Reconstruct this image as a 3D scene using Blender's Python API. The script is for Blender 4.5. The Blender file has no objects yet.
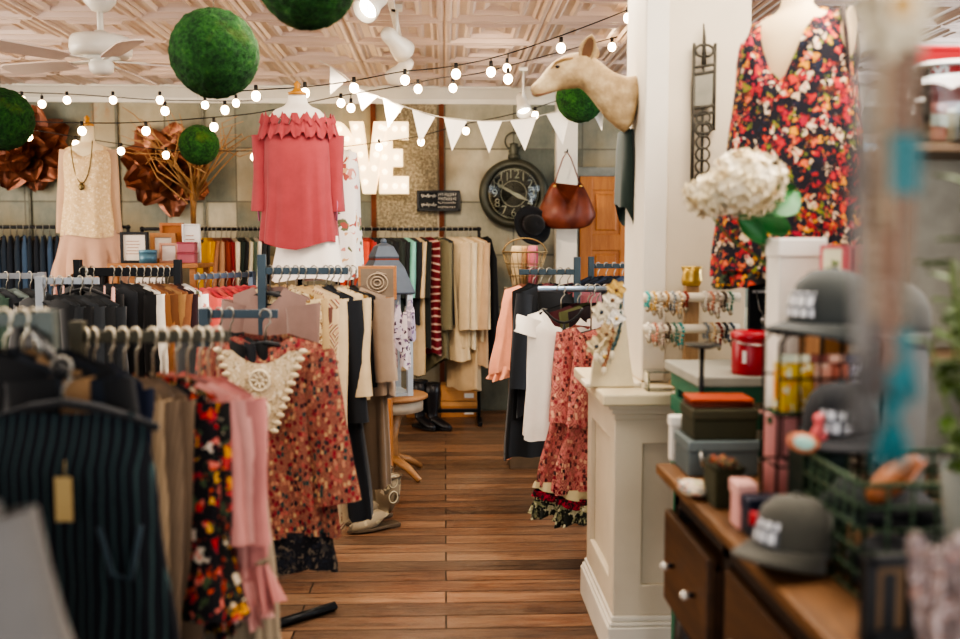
import bpy, math, random
from mathutils import Vector, Matrix, noise as mnoise
PI = math.pi
sin, cos = math.sin, math.cos
scene = bpy.context.scene
COL = scene.collection
# ------------------------------------------------------------------ camera
F = 933.0
CAMZ = 1.45
PITCH = math.atan(72.5 / F)
YAW = math.atan(35.0 / 936.0)
cam_data = bpy.data.cameras.new('camera')
cam = bpy.data.objects.new('camera', cam_data)
COL.objects.link(cam)
cam.location = (0, 0, CAMZ)
cam.rotation_euler = (PI / 2 - PITCH, 0, -YAW)
cam_data.sensor_width = 36.0
cam_data.lens = F / 960 * 36.0
cam_data.clip_start = 0.05
cam_data.dof.use_dof = True
cam_data.dof.focus_distance = 5.0
cam_data.dof.aperture_fstop = 1.5
scene.camera = cam
FW = Vector((sin(YAW) * cos(PITCH), cos(YAW) * cos(PITCH), -sin(PITCH)))
RT = Vector((cos(YAW), -sin(YAW), 0))
UP = RT.cross(FW)
C0 = Vector((0, 0, CAMZ))


def ray(px, py):
    return FW + RT * ((px - 480) / F) + UP * ((319.5 - py) / F)


def at(px, py, Y):
    d = ray(px, py)
    return C0 + d * (Y / d.y)


def onz(px, py, z):
    d = ray(px, py)
    return C0 + d * ((z - CAMZ) / d.z)


def PX(Y):
    return Y / F            # metres per pixel at depth Y (roughly)


# ------------------------------------------------------------------ objects
def tag(o, label=None, cat=None, group=None, kind=None):
    if label:
        o['label'] = label
    if cat:
        o['category'] = cat
    if group:
        o['group'] = group
    if kind:
        o['kind'] = kind
    return o


def thing(name, label, cat, loc=(0, 0, 0), rz=0.0, group=None, kind=None, rot=None):
    o = bpy.data.objects.new(name, None)
    COL.objects.link(o)
    o.location = loc
    o.rotation_euler = rot if rot else (0, 0, rz)
    o.empty_display_size = 0.05
    return tag(o, label, cat, group, kind)


class B:
    """collects shapes into one mesh"""

    def __init__(self):
        self.v, self.f, self.s = [], [], []

    def add(self, vs, fs, smooth=False):
        b = len(self.v)
        self.v.extend([tuple(p) for p in vs])
        self.f.extend([tuple(i + b for i in q) for q in fs])
        self.s.extend([smooth] * len(fs))
        return self

    def box(self, c, s, rz=0.0, R=None):
        x, y, z = s[0] / 2, s[1] / 2, s[2] / 2
        m = R if R else Matrix.Rotation(rz, 3, 'Z')
        vs = [Vector(c) + m @ Vector((a * x, b * y, d * z)) for a in (-1, 1) for b in (-1, 1) for d in (-1, 1)]
        self.add(vs, [(0, 1, 3, 2), (4, 6, 7, 5), (0, 4, 5, 1), (2, 3, 7, 6), (0, 2, 6, 4), (1, 5, 7, 3)])
        return self

    def tube(self, pts, r, seg=8, closed=False, caps=True, flat=1.0):
        pts = [Vector(p) for p in pts]
        n = len(pts)
        rs = r if isinstance(r, (list, tuple)) else [r] * n
        vs, fs = [], []
        prev = None
        for i, p in enumerate(pts):
            a = pts[(i - 1) % n] if (i > 0 or closed) else pts[i]
            b = pts[(i + 1) % n] if (i < n - 1 or closed) else pts[i]
            t = (b - a).normalized() if (b - a).length > 1e-9 else Vector((0, 0, 1))
            if prev is None:
                ref = Vector((0, 0, 1)) if abs(t.z) < 0.9 else Vector((1, 0, 0))
                u = t.cross(ref).normalized()
            else:
                u = (prev - t * prev.dot(t))
                u = u.normalized() if u.length > 1e-6 else t.orthogonal().normalized()
            prev = u
            w = t.cross(u)
            for k in range(seg):
                a_ = 2 * PI * k / seg
                vs.append(p + u * (cos(a_) * rs[i]) + w * (sin(a_) * rs[i] * flat))
        m = n if closed else n - 1
        for i in range(m):
            for k in range(seg):
                j = (i + 1) % n
                fs.append((i * seg + k, i * seg + (k + 1) % seg, j * seg + (k + 1) % seg, j * seg + k))
        if caps and not closed:
            fs.append(tuple(range(seg))[::-1])
            fs.append(tuple((n - 1) * seg + k for k in range(seg)))
        self.add(vs, fs, True)
        return self

    def cyl(self, p0, p1, r0, r1=None, seg=16):
        return self.tube([p0, p1], [r0, r0 if r1 is None else r1], seg)

    def lathe(self, prof, c=(0, 0, 0), seg=24, R=None, smooth=True, sx=1.0, sy=1.0):
        c = Vector(c)
        vs, fs = [], []
        for (r, z) in prof:
            for k in range(seg):
                a = 2 * PI * k / seg
                p = Vector((r * cos(a) * sx, r * sin(a) * sy, z))
                vs.append(c + (R @ p if R else p))
        n = len(prof)
        for i in range(n - 1):
            for k in range(seg):
                fs.append((i * seg + k, i * seg + (k + 1) % seg, (i + 1) * seg + (k + 1) % seg, (i + 1) * seg + k))
        if prof[0][0] > 1e-6:
            fs.append(tuple(range(seg))[::-1])
        if prof[-1][0] > 1e-6:
            fs.append(tuple((n - 1) * seg + k for k in range(seg)))
        self.add(vs, fs, smooth)
        return self

    def ball(self, c, r, seg=14, rings=8, s=(1, 1, 1), R=None):
        prof = [(r * sin(PI * i / rings), -r * cos(PI * i / rings)) for i in range(rings + 1)]
        vs, fs = [], []
        c = Vector(c)
        for (q, z) in prof:
            for k in range(seg):
                a = 2 * PI * k / seg
                p = Vector((q * cos(a) * s[0], q * sin(a) * s[1], z * s[2]))
                vs.append(c + (R @ p if R else p))
        for i in range(rings):
            for k in range(seg):
                fs.append((i * seg + k, i * seg + (k + 1) % seg, (i + 1) * seg + (k + 1) % seg, (i + 1) * seg + k))
        self.add(vs, fs, True)
        return self

    def loft(self, rings, caps=True, closed_ring=True, smooth=True):
        n = len(rings[0])
        vs = [p for r in rings for p in r]
        fs = []
        for i in range(len(rings) - 1):
            for k in range(n if closed_ring else n - 1):
                k2 = (k + 1) % n
                fs.append((i * n + k, i * n + k2, (i + 1) * n + k2, (i + 1) * n + k))
        if caps and closed_ring:
            fs.append(tuple(range(n))[::-1])
            fs.append(tuple((len(rings) - 1) * n + k for k in range(n)))
        self.add(vs, fs, smooth)
        return self

    def prism(self, poly, M, depth, smooth=False):
        """poly in xy, extruded along +z by depth, then mapped by 4x4 M"""
        n = len(poly)
        vs = [M @ Vector((x, y, 0)) for x, y in poly] + [M @ Vector((x, y, depth)) for x, y in poly]
        fs = [tuple(range(n))[::-1], tuple(range(n, 2 * n))]
        fs += [(i, (i + 1) % n, n + (i + 1) % n, n + i) for i in range(n)]
        self.add(vs, fs, smooth)
        return self

    def build(self, name, mat, parent=None, bevel=0.0, loc=None, subsurf=0):
        me = bpy.data.meshes.new(name)
        me.from_pydata(self.v, [], self.f)
        me.polygons.foreach_set('use_smooth', self.s)
        me.materials.append(mat)
        me.update()
        o = bpy.data.objects.new(name, me)
        COL.objects.link(o)
        if parent:
            o.parent = parent
        if loc is not None:
            o.location = loc
        if bevel:
            b = o.modifiers.new('bevel', 'BEVEL')
            b.width = bevel
            b.segments = 2
            b.limit_method = 'ANGLE'
            b.angle_limit = 0.7
        if subsurf:
            b = o.modifiers.new('sub', 'SUBSURF')
            b.levels = subsurf
            b.render_levels = subsurf
        return o


def textmesh(name, txt, size, mat, parent, loc, rot, extrude=0.001, font_shear=0.0):
    cu = bpy.data.curves.new(name, 'FONT')
    cu.body = txt
    cu.size = size
    cu.extrude = extrude
    cu.shear = font_shear
    cu.align_x = 'CENTER'
    cu.align_y = 'CENTER'
    tmp = bpy.data.objects.new(name + '_src', cu)
    COL.objects.link(tmp)
    dg = bpy.context.evaluated_depsgraph_get()
    me = bpy.data.meshes.new_from_object(tmp.evaluated_get(dg))
    bpy.data.objects.remove(tmp)
    o = bpy.data.objects.new(name, me)
    me.materials.clear()
    me.materials.append(mat)
    COL.objects.link(o)
    o.parent = parent
    o.location = loc
    o.rotation_euler = rot
    return o


# facing the camera along -Y: local x->X, y->Z, z->-Y
FACE = Matrix(((1, 0, 0, 0), (0, 0, -1, 0), (0, 1, 0, 0), (0, 0, 0, 1)))


def face_at(p):
    return Matrix.Translation(p) @ FACE


# ------------------------------------------------------------------ materials
def lin(h):
    h = h.lstrip('#')
    out = []
    for i in (0, 2, 4):
        c = int(h[i:i + 2], 16) / 255
        out.append(c / 12.92 if c <= 0.04045 else ((c + 0.055) / 1.055) ** 2.4)
    return (*out, 1.0)


class NT:
    def __init__(self, name):
        self.m = bpy.data.materials.new(name)
        self.m.use_nodes = True
        self.t = self.m.node_tree
        self.bsdf = next(n for n in self.t.nodes if n.type == 'BSDF_PRINCIPLED')
        self.tc = None

    def n(self, typ, **kw):
        nd = self.t.nodes.new(typ)
        for k, v in kw.items():
            if hasattr(nd, k):
                setattr(nd, k, v)
            else:
                nd.inputs[k.replace('_', ' ')].default_value = v
        return nd

    def l(self, a, b):
        self.t.links.new(a, b)

    def coord(self, scale=(1, 1, 1), rot=(0, 0, 0), kind='Object'):
        if not self.tc:
            self.tc = self.n('ShaderNodeTexCoord')
        mp = self.n('ShaderNodeMapping')
        mp.inputs['Scale'].default_value = scale
        mp.inputs['Rotation'].default_value = rot
        self.l(self.tc.outputs[kind], mp.inputs['Vector'])
        return mp.outputs['Vector']

    def noise(self, vec, scale, detail=3, rough=0.5):
        nd = self.n('ShaderNodeTexNoise')
        nd.inputs['Scale'].default_value = scale
        nd.inputs['Detail'].default_value = detail
        nd.inputs['Roughness'].default_value = rough
        self.l(vec, nd.inputs['Vector'])
        return nd.outputs['Fac']

    def ramp(self, fac, stops, interp='LINEAR'):
        r = self.n('ShaderNodeValToRGB')
        cr = r.color_ramp
        cr.interpolation = interp
        while len(cr.elements) < len(stops):
            cr.elements.new(0.5)
        for e, (p, c) in zip(cr.elements, stops):
            e.position = p
            e.color = lin(c) if isinstance(c, str) else (c, c, c, 1)
        self.l(fac, r.inputs['Fac'])
        return r.outputs['Color']

    def mix(self, fac, a, b, blend='MIX'):
        m = self.n('ShaderNodeMix', data_type='RGBA', blend_type=blend)
        for sock, val in ((m.inputs[0], fac), (m.inputs[6], a), (m.inputs[7], b)):
            if isinstance(val, (int, float)):
                sock.default_value = val
            elif isinstance(val, str):
                sock.default_value = lin(val)
            elif isinstance(val, tuple):
                sock.default_value = val
            else:
                self.l(val, sock)
        return m.outputs[2]

    def color(self, c):
        self.l(c, self.bsdf.inputs['Base Color'])

    def bump(self, h, strength=0.3, dist=0.01):
        b = self.n('ShaderNodeBump')
        b.inputs['Strength'].default_value = strength
        b.inputs['Distance'].default_value = dist
        self.l(h, b.inputs['Height'])
        self.l(b.outputs['Normal'], self.bsdf.inputs['Normal'])

    def set(self, **kw):
        for k, v in kw.items():
            self.bsdf.inputs[k.replace('_', ' ')].default_value = v
        return self


_MC = {}


def plain(h, rough=0.6, metal=0.0, var=0.12, scale=18.0, bump=0.0, emit=0.0, spec=None):
    key = (h, rough, metal, var, scale, bump, emit)
    if key in _MC:
        return _MC[key]
    t = NT('paint_' + h.strip('#'))
    v = t.coord()
    c = lin(h)
    f = t.noise(v, scale, 4)
    dark = tuple(x * (1 - var * 1.6) for x in c[:3]) + (1,)
    lite = tuple(min(1, x * (1 + var)) for x in c[:3]) + (1,)
    t.color(t.mix(f, dark, lite))
    t.set(Roughness=rough, Metallic=metal)
    if emit:
        t.set(Emission_Color=c, Emission_Strength=emit)
    if bump:
        t.bump(t.noise(v, scale * 5, 3), bump, 0.004)
    _MC[key] = t.m
    return t.m


def fabric(h, var=0.14, rough=0.9, rib=False):
    key = ('fab', h, var, rib)
    if key in _MC:
        return _MC[key]
    t = NT('fabric_' + h.strip('#'))
    v = t.coord()
    c = lin(h)
    f = t.noise(v, 9, 5, 0.65)
    dark = tuple(x * (1 - var * 2) for x in c[:3]) + (1,)
    lite = tuple(min(1, x * (1 + var)) for x in c[:3]) + (1,)
    col = t.mix(f, dark, lite)
    if rib:
        w = t.n('ShaderNodeTexWave', bands_direction='X')
        w.inputs['Scale'].default_value = 30
        w.inputs['Distortion'].default_value = 1.0
        t.l(v, w.inputs['Vector'])
        col = t.mix(t.ramp(w.outputs['Fac'], [(0, 0.75), (0.6, 1.0)]), (0, 0, 0, 1), col, 'MIX')
    t.color(col)
    t.set(Roughness=rough)
    t.bsdf.inputs['Sheen Weight'].default_value = 0.15
    t.bump(t.noise(v, 260, 2), 0.25, 0.002)
    _MC[key] = t.m
    return t.m


def vor_color(t, vec, scale, feature='F1'):
    vo = t.n('ShaderNodeTexVoronoi', feature=feature)
    vo.inputs['Scale'].default_value = scale
    t.l(vec, vo.inputs['Vector'])
    sep = t.n('ShaderNodeSeparateColor')
    t.l(vo.outputs['Color'], sep.inputs['Color'])
    return vo, sep


def floral(name, bg, cols, scale=26.0, share=0.75, seed=0.0):
    """patches of blossoms: random cells, with rounded flower heads and dark eyes"""
    t = NT(name)
    mp = t.coord()
    add = t.n('ShaderNodeVectorMath', operation='ADD')
    add.inputs[1].default_value = (seed, seed * 0.7, seed * 1.3)
    t.l(mp, add.inputs[0])
    nz = t.n('ShaderNodeTexNoise')
    nz.inputs['Scale'].default_value = scale * 1.4
    t.l(add.outputs[0], nz.inputs['Vector'])
    mixv = t.n('ShaderNodeMix', data_type='VECTOR')
    mixv.inputs[0].default_value = 0.04
    t.l(add.outputs[0], mixv.inputs[4])
    t.l(nz.outputs['Color'], mixv.inputs[5])
    vec = mixv.outputs[1]
    vo, sep = vor_color(t, vec, scale)
    n = len(cols)
    stops = [(0.0, bg)] + [((1 - share) + share * i / n, c) for i, c in enumerate(cols)]
    cell = t.ramp(sep.outputs[0], stops, 'CONSTANT')
    petal = t.ramp(vo.outputs['Distance'], [(0.0, 0.0), (0.12, 0.0), (0.14, 1.0), (0.5, 1.0), (0.56, 0.0)], 'LINEAR')
    eye = t.ramp(vo.outputs['Distance'], [(0.0, 1.0), (0.12, 1.0), (0.16, 0.0)])
    c1 = t.mix(petal, bg, cell)
    c1 = t.mix(eye, c1, cols[1 % n])
    vo2, sep2 = vor_color(t, vec, scale * 2.6)
    c2 = t.ramp(sep2.outputs[1], [(0.0, bg)] + [(0.55 + 0.45 * i / n, c) for i, c in enumerate(cols[::-1])], 'CONSTANT')
    fac = t.ramp(sep2.outputs[2], [(0.0, 0.0), (0.62, 0.0), (0.63, 1.0)], 'CONSTANT')
    t.color(t.mix(fac, c1, c2))
    t.set(Roughness=0.9)
    return t.m


def paisley(name, bg, cols, scale=14.0, ring=7.0):
    """concentric medallions, borders and dots of a block-printed cloth"""
    t = NT(name)
    v = t.coord(scale=(1.25, 0.4, 0.85))
    vo, sep = vor_color(t, v, scale)
    vo.distance = 'MANHATTAN'
    vo.inputs['Randomness'].default_value = 0.55
    m = t.n('ShaderNodeMath', operation='MULTIPLY')
    m.inputs[1].default_value = ring
    t.l(vo.outputs['Distance'], m.inputs[0])
    a = t.n('ShaderNodeMath', operation='ADD')
    t.l(m.outputs[0], a.inputs[0])
    t.l(sep.outputs[0], a.inputs[1])
    fr = t.n('ShaderNodeMath', operation='FRACT')
    t.l(a.outputs[0], fr.inputs[0])
    n = len(cols)
    c1 = t.ramp(fr.outputs[0], [(i / n, c) for i, c in enumerate(cols)], 'CONSTANT')
    vo2, sep2 = vor_color(t, v, scale * 2.4)
    vo2.distance = 'CHEBYCHEV'
    c2 = t.ramp(sep2.outputs[0], [(i / n, c) for i, c in enumerate(cols[1:] + cols[:1])], 'CONSTANT')
    f2 = t.ramp(vo2.outputs['Distance'], [(0.0, 1.0), (0.36, 1.0), (0.40, 0.0)])
    c = t.mix(f2, c1, c2)
    c = t.mix(t.ramp(t.noise(v, 3.0, 2), [(0.45, 0.0), (0.65, 0.3)]), c, bg)
    t.color(c)
    t.set(Roughness=0.9)
    return t.m


def stripes(name, bg, fg, scale=22, width=0.2, dist=1.2, direction='X', soft=0.08):
    t = NT(name)
    v = t.coord()
    w = t.n('ShaderNodeTexWave', bands_direction=direction)
    w.inputs['Scale'].default_value = scale
    w.inputs['Distortion'].default_value = dist
    w.inputs['Detail'].default_value = 1
    w.inputs['Detail Scale'].default_value = 0.6
    t.l(v, w.inputs['Vector'])
    f = t.ramp(w.outputs['Fac'], [(0, 0.0), (1 - width - soft, 0.0), (1 - width, 1.0)])
    t.color(t.mix(f, bg, fg))
    t.set(Roughness=0.9)
    return t.m


def wood(name, c1, c2, scale=3.0, axis='X', rough=0.45, bumps=0.2):
    t = NT(name)
    sc = {'X': (0.6, 6, 6), 'Y': (6, 0.6, 6), 'Z': (6, 6, 0.6)}[axis]
    v = t.coord(scale=sc)
    f = t.noise(v, scale, 6, 0.6)
    f2 = t.noise(v, scale * 6, 4, 0.7)
    m = t.mix(0.4, f, f2)
    t.color(t.ramp(m, [(0.3, c1), (0.7, c2)]))
    t.set(Roughness=rough)
    t.bump(f2, bumps, 0.003)
    return t.m


def glow(name, h, strength):
    t = NT(name)
    t.set(Base_Color=lin(h), Emission_Color=lin(h), Emission_Strength=strength, Roughness=0.3)
    v = t.coord()
    t.l(t.mix(t.noise(v, 30), h, h), t.bsdf.inputs['Emission Color'])
    return t.m


def glass(name, tint='#eef4f4', rough=0.02, alpha=0.16):
    t = NT(name)
    out = next(n for n in t.t.nodes if n.type == 'OUTPUT_MATERIAL')
    tr = t.n('ShaderNodeBsdfTransparent')
    tr.inputs['Color'].default_value = lin(tint)
    gl = t.n('ShaderNodeBsdfGlossy')
    gl.inputs['Roughness'].default_value = rough
    fr = t.n('ShaderNodeFresnel')
    fr.inputs['IOR'].default_value = 1.5
    ad = t.n('ShaderNodeMath', operation='ADD')
    ad.inputs[1].default_value = alpha * 0.4
    t.l(fr.outputs[0], ad.inputs[0])
    mx = t.n('ShaderNodeMixShader')
    t.l(ad.outputs[0], mx.inputs[0])
    t.l(tr.outputs[0], mx.inputs[1])
    t.l(gl.outputs[0], mx.inputs[2])
    t.l(mx.outputs[0], out.inputs['Surface'])
    return t.m
# ------------------------------------------------------------------ the room
BACK = 8.2
CEIL = 2.82
XL, XR = -4.9, 5.2
YF = -2.2


def floor_mat():
    t = NT('plank_floor')
    v = t.coord()
    br = t.n('ShaderNodeTexBrick', offset=0.37, offset_frequency=2)
    br.inputs['Scale'].default_value = 1.0
    br.inputs['Brick Width'].default_value = 1.55
    br.inputs['Row Height'].default_value = 0.128
    br.inputs['Mortar Size'].default_value = 0.0035
    br.inputs['Mortar Smooth'].default_value = 0.25
    br.inputs['Bias'].default_value = 0.0
    br.inputs['Color1'].default_value = (0, 0, 0, 1)
    br.inputs['Color2'].default_value = (1, 1, 1, 1)
    br.inputs['Mortar'].default_value = (0.5, 0.5, 0.5, 1)
    t.l(v, br.inputs['Vector'])
    sep = t.n('ShaderNodeSeparateColor')
    t.l(br.outputs['Color'], sep.inputs['Color'])
    vs = t.coord(scale=(0.9, 9, 1))
    off = t.n('ShaderNodeVectorMath', operation='ADD')
    t.l(vs, off.inputs[0])
    mul = t.n('ShaderNodeVectorMath', operation='SCALE')
    mul.inputs['Scale'].default_value = 40.0
    t.l(br.outputs['Color'], mul.inputs[0])
    t.l(mul.outputs[0], off.inputs[1])
    grain = t.noise(off.outputs[0], 2.2, 7, 0.62)
    fine = t.noise(off.outputs[0], 14, 4, 0.7)
    blot = t.noise(v, 1.1, 4, 0.6)
    a = t.mix(0.35, grain, sep.outputs[0])
    a = t.mix(0.25, a, fine)
    base = t.ramp(a, [(0.30, '#21100a'), (0.41, '#472b1d'), (0.52, '#744b33'), (0.63, '#a07657'), (0.78, '#cfb194')])
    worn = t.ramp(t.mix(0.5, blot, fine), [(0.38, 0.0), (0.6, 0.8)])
    base = t.mix(worn, base, '#78634f')  # worn grey patches, lightened to put some floor glare into the colour
    black = t.ramp(t.noise(off.outputs[0], 4.5, 5, 0.7), [(0.57, 0.0), (0.7, 0.85)])
    base = t.mix(black, base, '#1c0f0b')
    base = t.mix(t.ramp(br.outputs['Fac'], [(0.0, 0.0), (1.0, 1.0)]), base, '#120806')
    t.color(base)
    rg = t.ramp(t.mix(0.5, blot, fine), [(0.3, 0.24), (0.7, 0.45)])
    t.l(rg, t.bsdf.inputs['Roughness'])
    hgt = t.mix(br.outputs['Fac'], t.mix(0.6, grain, fine), (0, 0, 0, 1))
    t.bump(hgt, 0.8, 0.009)
    return t.m


def wall_mat():
    t = NT('galvanised_sheet_wall')
    v = t.coord(rot=(PI / 2, 0, 0))
    br = t.n('ShaderNodeTexBrick', offset=0.0, offset_frequency=2)
    br.inputs['Scale'].default_value = 1.0
    br.inputs['Brick Width'].default_value = 0.60
    br.inputs['Row Height'].default_value = 0.46
    br.inputs['Mortar Size'].default_value = 0.008
    br.inputs['Mortar Smooth'].default_value = 0.4
    br.inputs['Color1'].default_value = (0, 0, 0, 1)
    br.inputs['Color2'].default_value = (1, 1, 1, 1)
    br.inputs['Mortar'].default_value = (0.5, 0.5, 0.5, 1)
    t.l(v, br.inputs['Vector'])
    o = t.coord()
    st = t.coord(scale=(1.0, 1, 0.5))
    n1 = t.noise(o, 2.2, 6, 0.65)
    n2 = t.noise(st, 7, 5, 0.7)
    sp = t.n('ShaderNodeSeparateColor')
    t.l(br.outputs['Color'], sp.inputs['Color'])
    f = t.mix(0.35, t.mix(0.4, n1, n2), sp.outputs[0])
    base = t.ramp(f, [(0.25, '#4f5449'), (0.42, '#73776a'), (0.56, '#928f7d'), (0.75, '#b5ad97')])
    warm = t.ramp(t.noise(o, 1.3, 4), [(0.5, 0.0), (0.68, 0.55)])
    base = t.mix(warm, base, '#9a8660')
    rust = t.ramp(t.noise(st, 3.4, 6, 0.7), [(0.64, 0.0), (0.74, 0.7)])
    base = t.mix(rust, base, '#a86a2c')
    base = t.mix(t.ramp(br.outputs['Fac'], [(0, 0.0), (1, 0.5)]), base, '#3f4038')
    t.color(base)
    t.set(Roughness=0.55, Metallic=0.15)
    t.bump(t.mix(br.outputs['Fac'], n2, (0, 0, 0, 1)), 0.35, 0.012)
    return t.m


MAT_WHITE = plain('#d9d4c6', 0.55, var=0.05, scale=6)
MAT_COLWHITE = plain('#cbbfa9', 0.6, var=0.06, scale=8, bump=0.15)
MAT_COLSIDE = plain('#d2cbbc', 0.55, var=0.05, scale=8, bump=0.1)
MAT_DARK = plain('#1b1c1d', 0.5)
MAT_STEEL = plain('#b9b6ae', 0.3, 0.9, var=0.1)
MAT_TEAL = plain('#3c4c56', 0.5, 0.2, var=0.2)
MAT_BLACKM = plain('#15171a', 0.45, 0.3)


def struct(name, b, mat, bevel=0.0, parent=None):
    o = b.build(name, mat, parent, bevel)
    if not parent:
        tag(o, kind='structure')
    return o


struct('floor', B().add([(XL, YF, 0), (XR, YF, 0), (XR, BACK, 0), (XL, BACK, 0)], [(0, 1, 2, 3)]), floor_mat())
WM = wall_mat()
struct('wall_back', B().box(((XL + XR) / 2, BACK + 0.06, CEIL / 2), (XR - XL + 0.2, 0.12, CEIL)), WM)
LW = plain('#a9a596', 0.7, var=0.15, scale=3)
struct('wall_left', B().box((XL - 0.06, (YF + BACK) / 2, CEIL / 2), (0.12, BACK - YF, CEIL)), LW)
struct('wall_right', B().box((XR + 0.06, (YF + BACK) / 2, CEIL / 2), (0.12, BACK - YF, CEIL)), LW)


# pressed tin ceiling: stepped coffers with beaded edges
def tin_ceiling():
    T = 0.61
    b = B()
    hts = [(0.0, 0.0), (0.018, -0.016), (0.036, -0.016), (0.05, 0.0), (0.072, -0.010), (0.088, 0.004), (0.13, 0.004), (0.145, -0.010), (0.165, -0.010),
           (0.18, 0.012), (0.222, 0.012), (0.232, 0.002), (0.262, 0.016)]
    nx = int((XR - XL) / T) + 2
    ny = int((BACK - YF) / T) + 2
    x0 = -T * 8
    y0 = BACK - T * ny
    for i in range(nx):
        for j in range(ny):
            ox, oy = x0 + i * T, y0 + j * T
            vs, fs = [], []
            for (e, h) in hts:
                z = CEIL + h
                vs += [(ox + e, oy + e, z), (ox + T - e, oy + e, z), (ox + T - e, oy + T - e, z), (ox + e, oy + T - e, z)]
            for k in range(len(hts) - 1):
                for q in range(4):
                    q2 = (q + 1) % 4
                    fs.append((k * 4 + q, (k + 1) * 4 + q, (k + 1) * 4 + q2, k * 4 + q2))
            k = (len(hts) - 1) * 4
            fs.append((k + 3, k + 2, k + 1, k))
            b.add(vs, fs)
    return b


struct('ceiling', tin_ceiling(), plain('#d6c2b5', 0.4, 0.1, var=0.08, scale=4))
# crown moulding along the back wall
b = B()
prof = [(0, -0.14), (0.02, -0.14), (0.03, -0.10), (0.06, -0.07), (0.10, -0.03), (0.12, -0.02), (0.12, 0.0), (0, 0)]
b.loft([[Vector((x, BACK - d, CEIL + h)) for d, h in prof] for x in (XL, XR)], smooth=False)
struct('trim_1', b, MAT_WHITE)
# thin rusty battens over the sheet joints
rustm = plain('#6d3a22', 0.8, var=0.35, scale=14)
for k, px in enumerate((204, 373.5, 441.5, 650, 29, 118)):
    p = at(px, 160, BACK)
    struct('trim_%d' % (k + 2), B().box((p.x, BACK - 0.012, 1.35), (0.042 if k in (1, 2) else 0.02, 0.024, 2.66)), rustm if k in (1, 2) else plain('#7c7b6d', 0.7, 0.3, var=0.3))
# patch of hammered sheet between the battens, and a pale plate over the clock side
t = NT('hammered_sheet')
v = t.coord()
t.color(t.ramp(t.noise(v, 42, 4, 0.7), [(0.3, '#57513f'), (0.5, '#857a62'), (0.7, '#b5a789')]))
t.set(Roughness=0.5, Metallic=0.2)
t.bump(t.noise(v, 60, 2), 0.6, 0.01)
for k, (x0, x1, y0, y1) in enumerate(((390, 437, 100, 232), (376, 390, 196, 228))):
    a, c = at(x0, y1, BACK), at(x1, y0, BACK)
    struct('trim_%d' % (k + 20), B().box(((a.x + c.x) / 2, BACK - 0.006, (a.z + c.z) / 2), (c.x - a.x, 0.012, c.z - a.z)), t.m)

# white post behind the handbag
p = at(566.5, 200, 7.8)
struct('trim_30', B().box((p.x, 7.85, CEIL / 2), (0.175, 0.14, CEIL)), MAT_WHITE, 0.004)

# wooden panelled door in the back wall
a, c = at(578, 300, BACK), at(640, 177, BACK)
dw, dh = 0.82, c.z
pine = wood('pine_door', '#a05a20', '#c98642', 3, 'Z', 0.4)
door = thing('door_1', None, None, (a.x, BACK - 0.03, 0), kind='structure')
b = B()
b.box((dw / 2, 0, dh / 2), (dw, 0.03, dh))
for (x0, x1) in ((0, 0.11), (0.355, 0.465), (dw - 0.11, dw)):
    b.box(((x0 + x1) / 2, -0.02, dh / 2), (x1 - x0, 0.022, dh))
for (z0, z1) in ((0, 0.2), (0.72, 0.86), (1.42, 1.56), (dh - 0.12, dh)):
    b.box((dw / 2, -0.0195, (z0 + z1) / 2), (dw, 0.021, z1 - z0))
b.build('door_slab', pine, door, 0.004)
for x0 in (0.11, 0.465):
    for (z0, z1) in ((0.2, 0.72), (0.86, 1.42), (1.56, dh - 0.12)):
        B().box((x0 + 0.1225, -0.018, (z0 + z1) / 2), (0.18, 0.016, z1 - z0 - 0.07)).build('raised_panel', pine, door, 0.007)
fr = B()
fr.box((-0.05, -0.01, dh / 2), (0.08, 0.05, dh)).box((dw + 0.05, -0.01, dh / 2), (0.08, 0.05, dh))
fr.box((dw / 2, -0.01, dh + 0.04), (dw + 0.18, 0.05, 0.08))
fr.build('door_frame', plain('#8a8b80', 0.6, 0.1, var=0.2), door, 0.004)
h = B()
h.ball((dw - 0.06, -0.075, 1.0), 0.027)
h.cyl((dw - 0.06, 0, 1.0), (dw - 0.06, -0.07, 1.0), 0.01)
h.build('door_knob', plain('#b08a45', 0.3, 0.9), door)

# window with a cool sheen far back, right of the pillar
win = thing('window_1', None, None, (at(856, 150, BACK).x, BACK - 0.02, 1.75), kind='structure')
b = B()
for sx in (-1, 1):
    b.box((sx * 0.42, 0, 0.0), (0.07, 0.06, 1.3))
b.box((0, 0, 0.65), (0.91, 0.06, 0.07)).box((0, 0, -0.65), (0.91, 0.08, 0.07)).box((0, 0, 0), (0.04, 0.04, 1.3)).box((0, 0, 0.05), (0.84, 0.04, 0.04))
b.build('window_frame', MAT_WHITE, win, 0.004)
B().box((0, 0.012, 0), (0.84, 0.006, 1.26)).build('pane', plain('#8fb4c4', 0.12, 0.0, var=0.25, scale=3, emit=0.55), win)

# ------------------------------------------------------------------ square pillar on its panelled base
pil = thing('pillar', None, None, (0, 0, 0), kind='structure')
b = B()
b.box((0.915, 3.56, 1.9), (0.385, 0.32, 1.9))
b.build('shaft', MAT_COLWHITE, pil, 0.004)
b = B()
b.box((0.764, 3.392, 1.9), (0.083, 0.026, 1.88)).box((0.731, 3.56, 1.9), (0.02, 0.345, 1.88))
b.build('corner_board', MAT_COLSIDE, pil, 0.003)
b = B()
b.box((0.945, 3.47, 0.455), (0.685, 0.58, 0.91))
b.build('base_core', MAT_COLWHITE, pil)
PBX0, PBX1, PBY0, PBY1 = 0.598, 1.285, 3.175, 3.765
b = B()
zt = 0.91
for x0, x1 in ((PBX0, PBX0 + 0.085), (PBX1 - 0.085, PBX1)):
    b.box(((x0 + x1) / 2, PBY0 - 0.004, zt / 2), (x1 - x0, 0.022, zt))
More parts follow.
